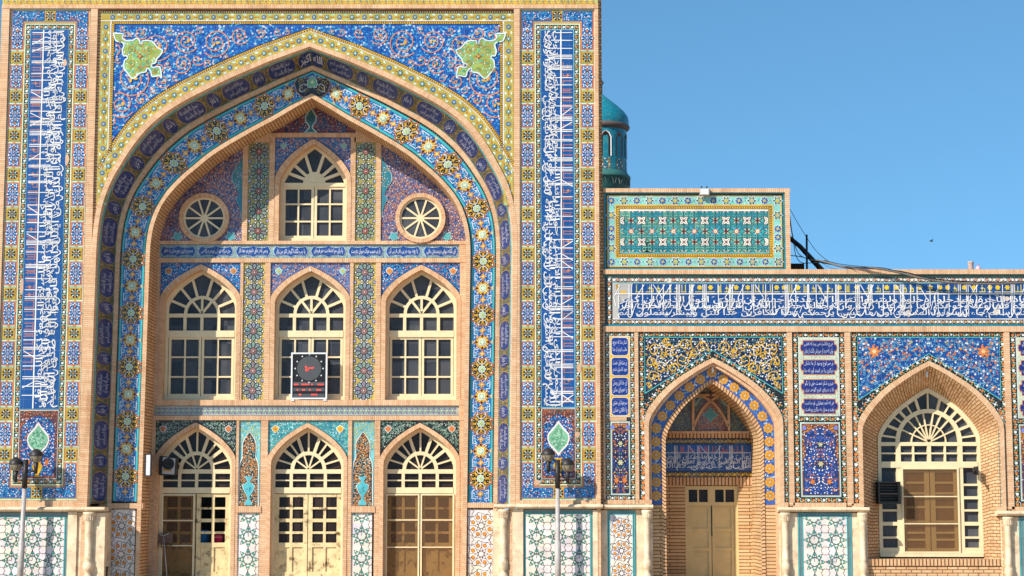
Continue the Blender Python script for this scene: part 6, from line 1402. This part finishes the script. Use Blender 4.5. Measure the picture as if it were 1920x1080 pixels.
half_ring(g, cx_, base, 55, 63, df+.003, df+.1); half_ring(g, cx_, base, 31.5, 33.5, df+.008, df+.1)
rc = reach(cx_, base, Qi)
sunburst(g, cx_, base, 0, [(radians(q), 5 if i % 2 == 0 else 2.8) for i, q in enumerate((22, 36, 47, 60, 74, 90, 106, 120, 133, 144, 158))], 60, df+.005, df+.1, 4, rc)
sunburst(g, cx_, base, 0, [(radians(q), 3.6) for q in (8, 172)], 60, df+.006, df+.1, 4, rc)
sunburst(g, cx_, base, 0, [(radians(q), 2.6) for q in (25, 47, 64, 80, 100, 116, 133, 155)], 1, df+.005, df+.1, 4, lambda q: 57)
for x in (-58.5, 58.5): g.box(cx_+x-4.5, base, cx_+x+4.5, by(1037), df, df+.1)
g.box(cx_-3.5, by(836), cx_+3.5, by(866), df+.001, df+.1)
for x in (-30, 30): g.box(cx_+x-1.8, by(836), cx_+x+1.8, by(866), df+.004, df+.1)
g.box(cx_-hi, by(848.5), cx_+hi, by(851.5), df+.006, df+.1)
for ys in ((907, 911), (930.5, 936), (955, 959), (978.5, 985.5), (1006, 1010), (1027, 1037)):
    for sg in (-1, 1):
        a_, b_ = sorted((cx_+sg*62.5, cx_+sg*hi)); g.box(a_, by(ys[0]), b_, by(ys[1]), df+.006, df+.1)
w = g.build('arched_window', PAINT, wing); pane_poly([(cx_-whw, wvb)]+B0+[(cx_+whw, wvb)], df+.08, 'pane', w, PANE)
g = Geo(); ya, yb = by(877), by(1037)
for xa, xb in ((cx_-54, cx_-1), (cx_+1, cx_+54)):
    leaf_frame(g, xa, ya, xb, yb, 9, 1, [by(q) for q in (905, 925, 951, 978, 999, 1012)], 4, df+.03, df+.075)
o = g.build('door', PAINT, wing); pane_poly([(cx_-54, yb), (cx_-54, ya), (cx_+54, ya), (cx_+54, yb)], df+.06, 'panel', o, WOOD)
screen(cx_-54, cx_+54, ya, yb, df-.035, (by(931), by(982)))
S.collection.objects[-1] if False else None
g = Geo(); sv = by(1045); 
g.box(BI['cx']-BI['hw']+5, sv+2, BI['cx']+BI['hw']-5, sv+14, DG+.0, DB+.2, 'h'); g.build('brick_sill', BD, wing)
g = Geo(); g.box(BI['cx']-BI['hw']+5, sv+14, BI['cx']+BI['hw']-5, VG, DG+.03, DB+.2); g.build('sill_wall', BC, wing)

# --- marble dado of the wing
for x0, x1, y0, y1 in ((1132, 1225, 946, 954.5), (1459, 1631, 951, 959.5), (1871, 2000, 958, 967)): ledge(wing, x0, x1, y0, y1, DG-.16, DG+.1)
for x0, x1, y0, dd in ((1126, 1139, 957, DG-.03), (1191, 1224, 957, DG-.0), (1462, 1497, 962, DG-.01), (1597, 1627, 962, DG-.01), (1878, 1912, 970, DG-.01)):
    g = Geo(); u0, v0, u1, _ = RR(x0, y0, x1, 1085, dd); g.box(u0, v0, u1, VG, dd, DG+.3); g.build('marble_pilaster', STONE, wing)
for x, y0 in ((1213, 956), (1472.5, 961), (1617.5, 961), (1890, 969)): colonnette(wing, x, y0, DG-.06, 8)
for xa, xb, y0, orange in ((1139, 1191, 959, True), (1497, 1597, 963, False), (1912, 2010, 971, False)):
    u0, v0, u1, v1 = RR(xa, y0, xb, 1080, DG); a = Art(planar(DG-.01)); a.rect(u0-1, v0-2, u1+1, VG, C(105, 135, 138), 0)
    q = 5 if orange else 9; girih_dado(a, u0+q, v0+6, u1-q, VG-4, (u1-u0-2*q) if orange else 41, C(40, 150, 135), orange); a.frame(u0+q-1.5, v0+4.5, u1-q+1.5, VG-2, 1.5, TUR, 4); a.frame(u0, v0, u1, VG, 1.5, TUR, 4); a.build('girih_dado', wing)

# ============================================================ MINARET BEHIND THE PORTAL
DM = 14.0; kM = (D0+DM)/D0
mp = lambda x, y: pt(x, y, DM)
mx = mp(1129, 250)[0]; mz = lambda y: mp(1129, y)[2]; mr = lambda w: w*PX*kM
mina = empty('minaret', (mx, DM, 0), 'slender turquoise-domed minaret half hidden behind the right edge of the portal', 'minaret')
g = Geo(); g.lathe(mx, DM, [(mr(.1), mz(176)), (mr(5), mz(180)), (mr(16), mz(189)), (mr(30), mz(200)), (mr(42), mz(211)), (mr(49), mz(221)), (mr(51), mz(230)), (mr(50), mz(237))], 40); g.build('dome', TEALG, mina)
g = Geo(); g.lathe(mx, DM, [(mr(50), mz(236)), (mr(52), mz(238)), (mr(52.5), mz(241)), (mr(50.5), mz(244.5)), (mr(46), mz(247))], 40); g.build('cornice', REDC, mina)
g = Geo(); g.lathe(mx, DM, [(mr(46), mz(247)), (mr(46), mz(326))], 40); g.build('drum', TEALG, mina)
g = Geo(); g.lathe(mx, DM, [(mr(46.5), mz(324)), (mr(48.5), mz(328)), (mr(53), mz(333)), (mr(53.5), mz(337)), (mr(51.5), mz(337.5)), (mr(51), mz(353)), (mr(47), mz(356)), (mr(44), 0)], 40); g.build('gallery', DARKT, mina)
for k in range(10):
    an = -pi/2+pi/5*(k)+.10; g = Geo(); g2 = Geo(); n = 8; hw_ = mr(8.5)
    def dp(x, z, rr, an=an): 
        q = an+x/mr(46); return (mx+rr*cos(q), DM+rr*sin(q), z)
    zt, zb = mz(254), mz(300); O = [(-hw_, zb), (-hw_, zt-(zt-zb)*.25), (-hw_*.6, zt-(zt-zb)*.08), (0, zt), (hw_*.6, zt-(zt-zb)*.08), (hw_, zt-(zt-zb)*.25), (hw_, zb)]
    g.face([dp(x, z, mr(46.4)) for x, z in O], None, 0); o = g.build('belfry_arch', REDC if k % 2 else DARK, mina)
    g2.strip([dp(x*1.02, z, mr(46.3)) for x, z in O], [dp(x*1.25, z+(z-zb)*.04, mr(47.2)) for x, z in O]); g2.build('arch_surround', WHITEP if k % 2 == 0 else TEALG, mina)
    a = Art(lambda u, v, h, an=an: dp(u, v, mr(46.4)+h)); zt2, zb2 = mz(303), mz(324); a.rect(-hw_, zb2, hw_, zt2, C(150, 140, 90), 0)
    for i in range(4):
        for j in range(4): a.star(-hw_+hw_*2*(i+.5)/4, zb2+(zt2-zb2)*(j+.5)/4, hw_*.24, hw_*.1, 4, [C(30, 110, 120), WHT, C(150, 60, 50)][(i+j) % 3], 2)
    a.build('mosaic_panel', mina)
for k in range(24):
    an = 2*pi*k/24; g = Geo(); n = 6; P = []
    for i in range(n+1):
        x = -1+2*i/n; q = an+x*.105; z = mz(351)+(mz(338.5)-mz(351))*(1-abs(x)**2.2); P.append((mx+mr(52.4)*cos(q), DM+mr(52.4)*sin(q), z))
    Q = [(mx+(x-mx)*.93, DM+(y-DM)*.93, z-mr(1.6)) for x, y, z in P]; g.strip(P, Q); g.build('muqarnas_cell', PLASTER, mina)
g = Geo(); g.tube([(mx, DM, mz(178)), (mx, DM, mz(150))], mr(.9), 6); g.lathe(mx+mr(1.5), DM, [(mr(.1), mz(152)), (mr(2.6), mz(155)), (mr(.1), mz(159))], 10); g.build('finial', IRON, mina)

# ============================================================ LOOSE THINGS
def at(x, y, d): return pt(x, y, d)
def lamp_post(x, yt, lanterns, d, lean, label):
    base = at(x, 1090, d); X = base[0]; zt = at(x, yt, d)[2]; root = empty('lamp_post', (X, d, 0), label, 'lamp post', 'twin lantern posts in front of the portal')
    P = lambda z: (X+lean*(z), d, z)
    zs = zt-.55
    g = Geo(); g.tube([P(0), P(.9)], .065, 12); g.tube([P(.9), P(.96), P(zs)], [.065, .05, .042], 12); g.tube([P(0), P(.05)], .13, 12); g.build('pole', STEEL, root)
    g = Geo(); g.tube([P(zs-.02), P(zt)], .055, 10); g.build('collar', IRON, root)
    for lx, ly in lanterns:
        p_ = at(lx, ly, d); c = Vector(p_); jx = P(p_[2]-.32)
        g = Geo(); g.tube([jx, (c.x, d, c.z-.30)], .018, 6); g.tube([(c.x, d, c.z-.36), (c.x, d, c.z-.10)], [.03, .055], 8); arm = g.build('arm', IRON, root)
        g = Geo(); g.lathe(c.x, d, [(.05, c.z-.13), (.09, c.z-.11), (.125, c.z-.02), (.13, c.z+.01)], 18); g.build('lantern_glass', FROST, root)
        g = Geo(); g.lathe(c.x, d, [(.142, c.z), (.142, c.z+.02), (.124, c.z+.07), (.075, c.z+.12), (.02, c.z+.145), (.001, c.z+.15)], 18)
        for k in range(6): q = pi/3*k; g.tube([(c.x+.13*cos(q), d+.13*sin(q), c.z), (c.x+.10*cos(q), d+.10*sin(q), c.z-.10)], .006, 4)
        g.build('lantern_cap', IRON, root)
lamp_post(1046, 862, ((1028, 853), (1064, 872)), -.42, 0, 'pale lamp post with two dark lanterns before the tiled pier right of the great arch')
lamp_post(37, 862, ((30, 871), (68, 855)), -.42, .02, 'leaning lamp post with two dark lanterns before the far-left inscription pier')

# floodlight on the parapet coping
p_ = at(1321, 359, DG-.12); r_ = empty('floodlight', p_, 'small white rectangular floodlight clipped to the brick parapet coping', 'floodlight')
g = Geo(); u, v = R(1321, 359, DG-.14); g.box(u-9, v-6.5, u+9, v+6.5, DG-.13, DG-.06); hs = g.build('housing', STEEL, r_)
g = Geo(); g.box(u-7.6, v-5, u+7.6, v+5, DG-.136, DG-.128); g.build('lens', WHITEP, r_)
g = Geo(); [g.tube([(wx(u+q), DG-.1, wz(v-6)), (wx(u+q), DG-.1, wz(v-10)), (wx(u+q), DG+.1, wz(v-7))], .014, 6) for q in (-5, 5)]; g.build('bracket', IRON, r_)

# loudspeaker, tube light, clock
p_ = at(312, 873, DW-.3); sp_ = empty('loudspeaker', p_, 'black square loudspeaker hung on the wall above the left door', 'loudspeaker'); u, v = R(313, 873, DW-.35)
g = Geo(); g.prism([(u-15, v-17), (u-13, v-19), (u+17, v-15), (u+16, v+19), (u-16, v+18)], DW-.34, DW-.0); g.build('cabinet', BLACKP, sp_)
g = Geo(); g.prism([(u-8, v-16), (u+16, v-13.5), (u+14.5, v+17), (u-9, v+15.5)], DW-.352, DW-.34); g.build('baffle', STEEL, sp_)
g = Geo(); n = 24
cc = lambda rr, dd: [(wx(u+2.5+rr*cos(2*pi*k/n)), dd, wz(v-3+rr*sin(2*pi*k/n))) for k in range(n+1)]
g.strip(cc(11.5, DW-.356), cc(9, DW-.362)); g.strip(cc(9, DW-.362), cc(3, DW-.354)); g.strip(cc(3, DW-.354), cc(.05, DW-.37)); g.build('cone', BLACKP, sp_)
g = Geo(); g.prism([(u-7, v+6), (u+10, v+8), (u+8, v+11), (u-7, v+10)], DW-.358, DW-.352); g.build('grille_strip', simple('amber_strip', C(190, 140, 50)), sp_)
p_ = at(277, 872, DR-.1); tl = empty('tube_light', p_, 'narrow white tube light in a dark case on the brick edge left of the doors', 'wall light'); u, v = R(277, 872, DR-.08)
g = Geo(); g.box(u-6.5, v-21, u+6.5, v+21, DR-.075, DR-.02); g.build('case', IRON, tl); g = Geo(); g.box(u-3, v-19, u+4.5, v+19, DR-.085, DR-.075); g.build('diffuser', WHITEP, tl)
dC = DW+.02; ck = empty('digital_clock', at(580, 750, dC-.1), 'black digital prayer clock in a white frame standing on the middle window sill', 'clock'); u0, v0, u1, v1 = RR(545.5, 661, 613.5, 748.5, dC-.08)
g = Geo(); leaf_frame(g, u0, v0, u1, v1, 3, 1, (), 1, dC-.09, dC+.02); [g.box(x-3, v1, x+3, v1+3.5, dC-.085, dC+.02) for x in (u0+4, u1-4)]; g.build('frame', WHITEP, ck)
g = Geo(); g.box(u0+2, v0+2, u1-2, v1-2, dC-.07, dC+.01); face = g.build('face_panel', BLACKP, ck)
cu, cv = (u0+u1)/2, v0+31; g = Geo(); n = 36; g.face([(wx(cu+23.5*cos(2*pi*k/n)), dC-.074, wz(cv+23.5*sin(2*pi*k/n))) for k in range(n)])
for y0, y1 in ((57, 64), (68.5, 75), (80, 87)): g.face([(wx(u0+5), dC-.074, wz(v0+y0)), (wx(u1-5), dC-.074, wz(v0+y0)), (wx(u1-5), dC-.074, wz(v0+y1)), (wx(u0+5), dC-.074, wz(v0+y1))])
g.build('display', simple('smoked_display', C(86, 86, 86), .3, .1), ck)
g = Geo()
for k in range(12): an = pi/6*k; g.box(cu+27*cos(an)-1.2, cv+27*sin(an)-1.2, cu+27*cos(an)+1.2, cv+27*sin(an)+1.2, dC-.076, dC-.07)
g.build('hour_marks', WHITEP, ck)
g = Geo()
for P in ([(-8, -4), (-4, -1), (-7, 2), (-5, 5), (-1, 2)], [(-2, 0), (2, -1), (5, 0), (8, -1)], [(-8, -4), (-5, -4)], [(1, -2), (1, 0)], [(4, -2), (5, 0)], [(8, -3), (8, -1)]):
    for i in range(len(P)-1): g.bar((cu+P[i][0], cv+P[i][1]), (cu+P[i+1][0], cv+P[i+1][1]), 1.4, dC-.0785-.0004*i, dC-.077)
for yy, xs in ((62, (6, 9, 12, 21, 24, 27, 30, 33, 40, 52, 55, 58, 61)), (72.5, (12, 22, 25, 36, 50, 53, 56)), (81.5, (16, 18, 40, 43, 46, 49))):
    for x in xs: g.box(u0+x, v0+yy-1.3, u0+x+2, v0+yy+1.3, dC-.078, dC-.076)
g.build('led_digits', LEDR, ck)
# little lamps at three arch tips
for x, y, d, lb, hgt in ((582, 506, DW-.03, 'small white bulb fitting at the tip of the middle window arch', 8), (1336.5, 692, DG+.1, 'white tube bulb hanging at the tip of the small door niche', 14), (1738, 701, DG+.1, 'white tube bulb hanging at the tip of the large window bay', 13)):
    p_ = at(x, y, d); o = empty('light_bulb', p_, lb, 'bulb', 'white bulbs hung at arch tips'); g = Geo(); k = PX*hgt/2
    g.lathe(p_[0], p_[1], [(.001, p_[2]-k), (.02, p_[2]-k*.9), (.026, p_[2]-k*.2), (.022, p_[2]+k*.5)], 12); g.build('bulb', WHITEP, o); g = Geo(); g.lathe(p_[0], p_[1], [(.026, p_[2]+k*.5), (.03, p_[2]+k), (.001, p_[2]+k*1.05)], 12); g.build('socket', STEEL, o)
    g = Geo(); g.tube([(p_[0], p_[1], p_[2]+k*.9), (p_[0], p_[1]+.05, p_[2]+k*1.7), (p_[0], p_[1]+.25, p_[2]+k*1.9)], .008, 6); g.build('stem', IRON, o)

# squeegee, buckets, pot
sq = empty('floor_squeegee', at(318, 1075, DW+.1), 'long-handled grey floor squeegee leaning head-up on the left door screen', 'squeegee'); dS = DW+.12
g = Geo(); u, v = R(308, 1010, dS); g.box(u-16, v-10, u+16, v+8, dS-.02, dS+.03); g.build('head', simple('worn_grey_rubber', C(120, 96, 84), .8, .3, 15), sq)
g = Geo(); [g.bar((u+q, v+8), (u+q+rnd.uniform(-2, 2), v+18), 1.2, dS-.006*(k % 3), dS+.012) for k, q in enumerate(range(-14, 15, 4))]; g.build('fringe', simple('grey_rag', C(110, 88, 76), .9), sq)
p0 = at(307, 1003, dS); g = Geo(); g.tube([(p0[0], dS-.03, p0[2]), (at(319, 1068, dS)[0], dS-.34, .12)], .013, 8); g.tube([(p0[0]-.12, dS-.025, p0[2]+.04), (p0[0], dS-.03, p0[2]-.02), (p0[0]+.12, dS-.025, p0[2]+.04)], .012, 6); g.build('handle', STEEL, sq)
def bucket(x, y, r, h, m, label, d):
    p_ = at(x, y, d); z = p_[2]; o = empty('bucket', (p_[0], d, z), label, 'bucket', 'plastic buckets behind the left door')
    g = Geo(); g.lathe(p_[0], d, [(.001, z), (r*.86, z), (r, z+h), (r*1.05, z+h), (r*1.05, z+h+.02), (r*.97, z+h+.02), (r*.84, z+.02), (.001, z+.02)], 24); g.build('body', m, o)
    g = Geo(); g.lathe(p_[0], d, [(r*1.02, z+h*.80), (r*1.035, z+h*.80), (r*1.035, z+h*.86), (r*1.03, z+h*.86)], 24); g.build('band', WHITEP, o)
    return p_[0], z
bucket(347, 1018, .15, .22, BLUEP, 'blue bucket dimly seen behind the brown screen of the left door', 1.98); bucket(380, 1018, .15, .25, BLUEP, 'bright blue bucket behind the clear panes of the left door', 1.98); bucket(408, 1018, .125, .15, PINKP, 'pink bucket behind the clear panes of the left door', 1.98)
u, v = R(380, 1018, 1.98); sh = empty('shelf_table', (wx(u), 1.98, 0), 'low dark table carrying the buckets behind the left door', 'table'); g = Geo(); g.box(u-56, v, u+48, v+4, 1.82, 2.2); g.build('table_top', WOOD, sh)
for q in (-54, 45):
    for dd in (1.84, 2.16): g = Geo(); g.box(u+q-1, v+4, u+q+2, VG-9, dd, dd+.03); g.build('leg', WOOD, sh)
p_ = at(193, 1066, .2); po = empty('plant_pot', (p_[0], .22, 0), 'small dark pot standing behind the colonnette at the arch foot', 'pot'); z = 0
g = Geo(); g.lathe(p_[0], .22, [(.001, .0), (.07, 0), (.10, .36), (.115, .40), (.09, .40), (.001, .34)], 18); g.build('pot', IRON, po)
g = Geo(); [g.tube([(p_[0], .22, .36), (p_[0]+.06*cos(k*1.7), .22+.05*sin(k*1.7), .5), (p_[0]+.12*cos(k*1.7), .22+.1*sin(k*1.7), .60)], [.006, .005, .002], 5) for k in range(5)]; g.build('stem', simple('dry_stem', C(90, 80, 60)), po)

# black louvred box and bracket on the big window
dB = DB-.36; u0, v0, u1, v1 = RR(1647, 903, 1689, 945, dB); ac = empty('louvred_box', (wx((u0+u1)/2), dB, wz(v1)), 'black louvred metal box fixed on the left side of the large window', 'cooler box')
g = Geo(); g.box(u0, v0, u1, v0+3, dB, DB-.04); g.box(u0, v1-3, u1, v1, dB, DB-.04); g.box(u0, v0+3, u0+3, v1-3, dB, DB-.04); g.box(u1-5, v0+3, u1, v1-3, dB, DB-.04); g.box(u0+3, v0+3, u1-5, v1-3, dB+.2, DB-.04); g.build('casing', BLACKP, ac)
for k in range(7): g = Geo(); y = v0+6+k*5.1; g.box(u0+3, y, u1-5, y+(1.2 if k != 3 else 2.4), dB+.01, dB+.08); g.build('louvre', BLACKP if k not in (0, 3) else IRON, ac)
u, v = R(1832, 882, DG); bk = empty('wall_bracket', (wx(u), DG+.3, wz(v)), 'short black iron bracket on the brick reveal right of the large window', 'bracket')
dq = DG+.33; g = Geo(); g.tube([(wx(u-6), dq-.3, wz(v-5)), (wx(u-6), dq-.3, wz(v+6))], .02, 8); g.tube([(wx(u-6), dq-.3, wz(v+2)), (wx(u+8), dq+.2, wz(v+1))], .022, 8); g.build('arm', IRON, bk); g = Geo(); g.box(u+5, v-8, u+9, v+8, dq-.05, dq+.2); g.build('wall_plate', IRON, bk)

# things on the wing roof
zr = wz(vtop)
def P3(x, y, d): return tuple(at(x, y, d))
bm_ = empty('roof_beam', P3(1515, 480, 1.2), 'thick dark beam sloping down against the end of the parapet panel', 'beam'); g = Geo(); g.tube([P3(1470, 438, 1.3), P3(1500, 462, 1.25), P3(1546, 512, 1.2)], [.05, .05, .06], 8); g.build('beam', BLACKP, bm_)
po = empty('roof_pole', P3(1513, 508, .9), 'thin dark upright pole on the wing roof beside the sloping beam', 'pole'); g = Geo(); g.tube([(P3(1513, 508, .9)[0], .9, zr), P3(1512.5, 440, .9)], .022, 8); g.build('pole', IRON, po)
bo = empty('roof_box', P3(1495, 508, 1.0), 'dark square box on the wing roof at the end of the parapet', 'box'); u0, v0, u1, v1 = RR(1481.5, 494, 1508, 508, 1.0); g = Geo(); g.box(u0+.5, v0, u1, vtop+8, 1.0, 1.5); g.build('body', simple('rusty_box', C(70, 46, 24), .8, .3, 10), bo); g = Geo(); g.box(u0+9, v0+1, u0+11, vtop+4, .985, 1.0); g.build('seam', BLACKP, bo)
def cable(pts, r, m, label, grp=True):
    P = smooth([(x, y) for x, y, _ in pts], 6); dd = np.interp(np.linspace(0, len(pts)-1, len(P)), range(len(pts)), [q[2] for q in pts])
    g = Geo(); g.tube([P3(x, y, float(q)) for (x, y), q in zip(P, dd)], r, 6); o = g.build('cable', m); tag(o, label, 'cable', 'cables draped from the parapet end over the wing')
cable([(1481, 392, .7), (1500, 425, .7), (1530, 470, .6), (1560, 495, .4)], .006, CABLE, 'longest thin cable running straight from the parapet end down past the pole')
cable([(1481, 405, .7), (1486, 440, .7), (1497, 475, .7), (1520, 487, .6), (1545, 490, .5)], .008, CABLE, 'cable falling in a bend from the parapet end behind the beam')
cable([(1481, 415, .7), (1488, 455, .7), (1492, 478, .7), (1502, 492, .7), (1520, 493, .6), (1545, 491, .5)], .008, CABLE, 'lowest looping cable that dips just above the dark roof box')
cable([(1481, 479, .6), (1500, 481, .6), (1522, 487, .5), (1548, 492, .4), (1580, 500, .2), (1600, 503, 0)], .009, CABLE, 'cable crossing the sloping beam from left to right at mid height')
cable([(1530, 488, .5), (1550, 492, .4), (1590, 502, .15), (1640, 503, -.05), (1690, 512, -.08), (1730, 522, -.1), (1780, 530, -.1), (1850, 532, -.1), (1930, 529, -.1), (2000, 524, -.1)], .022, CABLEG, 'thick grey bundle sagging across the front of the inscription frieze')
cable([(1530, 490, .5), (1555, 495, .4), (1590, 500, .15), (1630, 503, -.05), (1690, 509, -.08), (1745, 522, -.1), (1800, 527, -.1), (1860, 530, -.1), (1930, 527, -.1), (2000, 523, -.1)], .012, CABLE, 'black cable sagging beside the grey bundle in front of the frieze')
cable([(1545, 488, .5), (1575, 495, .3), (1620, 500, 0), (1660, 503, -.06), (1700, 514, -.08), (1760, 527, -.1)], .007, CABLE, 'upper thin cable leaving the knot above the roof edge')
cable([(1540, 492, .5), (1560, 503, .3), (1590, 505, .1), (1625, 502, -.02)], .006, CABLEG, 'short slack grey cable looping under the knot')
ch = empty('chimney_pipe', P3(1820, 507, 1.0), 'stubby pinkish textured pipe standing on the wing roof', 'pipe'); p_ = P3(1820.5, 508, 1.0); g = Geo(); g.lathe(p_[0], 1.0, [(.06, zr-.1), (.06, P3(1820, 494, 1)[2]), (.066, P3(1820, 493, 1)[2]), (.066, P3(1820, 490.5, 1)[2]), (.05, P3(1820, 490.5, 1)[2])], 14); g.build('pipe', simple('pinkish_concrete', C(205, 180, 172), .9, .3, 25, .3, 0, .5), ch)
pb = P3(1834, 503, 1.0); pk_ = empty('plastic_bag', pb, 'small pink and white bundle on the roof beside the pipe', 'bundle'); g = Geo(); g.lathe(pb[0], 1.0, [(.001, pb[2]+.055), (.03, pb[2]+.045), (.055, pb[2]+.01), (.055, pb[2]-.04), (.035, pb[2]-.07), (.001, pb[2]-.09)], 14); g.build('bag', simple('pink_white_plastic', C(232, 190, 205), .4, .2, 30), pk_)
g = Geo(); g.tube([(pb[0], 1.0, pb[2]+.05), (pb[0]+.012, 1.0, pb[2]+.075), (pb[0]-.01, 1.0, pb[2]+.09)], [.012, .006, .012], 6); g.build('knot', simple('pink_plastic_tie', C(220, 120, 150)), pk_)
# distant bird
bp = Vector(pt(1746, 452, 12)); br = Geo(); br.tube([tuple(bp+Vector((-.05, 0, .01))), tuple(bp), tuple(bp+Vector((.05, 0, -.01)))], [.008, .02, .006], 6)
for sg in (-1, 1): q = bp; br.face([tuple(q+Vector((-.012, 0, .005))), tuple(q+Vector((.02, 0, .005))), tuple(q+Vector((.03+.02*sg, -.1*sg, .03))), tuple(q+Vector((.0, -.06*sg, .035)))])
tag(br.build('bird', IRON), 'tiny dark bird flying in the open sky over the wing', 'bird')

# ground
g = Geo(); g.face([(-400, -400, 0), (400, -400, 0), (400, 400, 0), (-400, 400, 0)]); gr = g.build('ground', PAVE); gr['kind'] = 'structure'
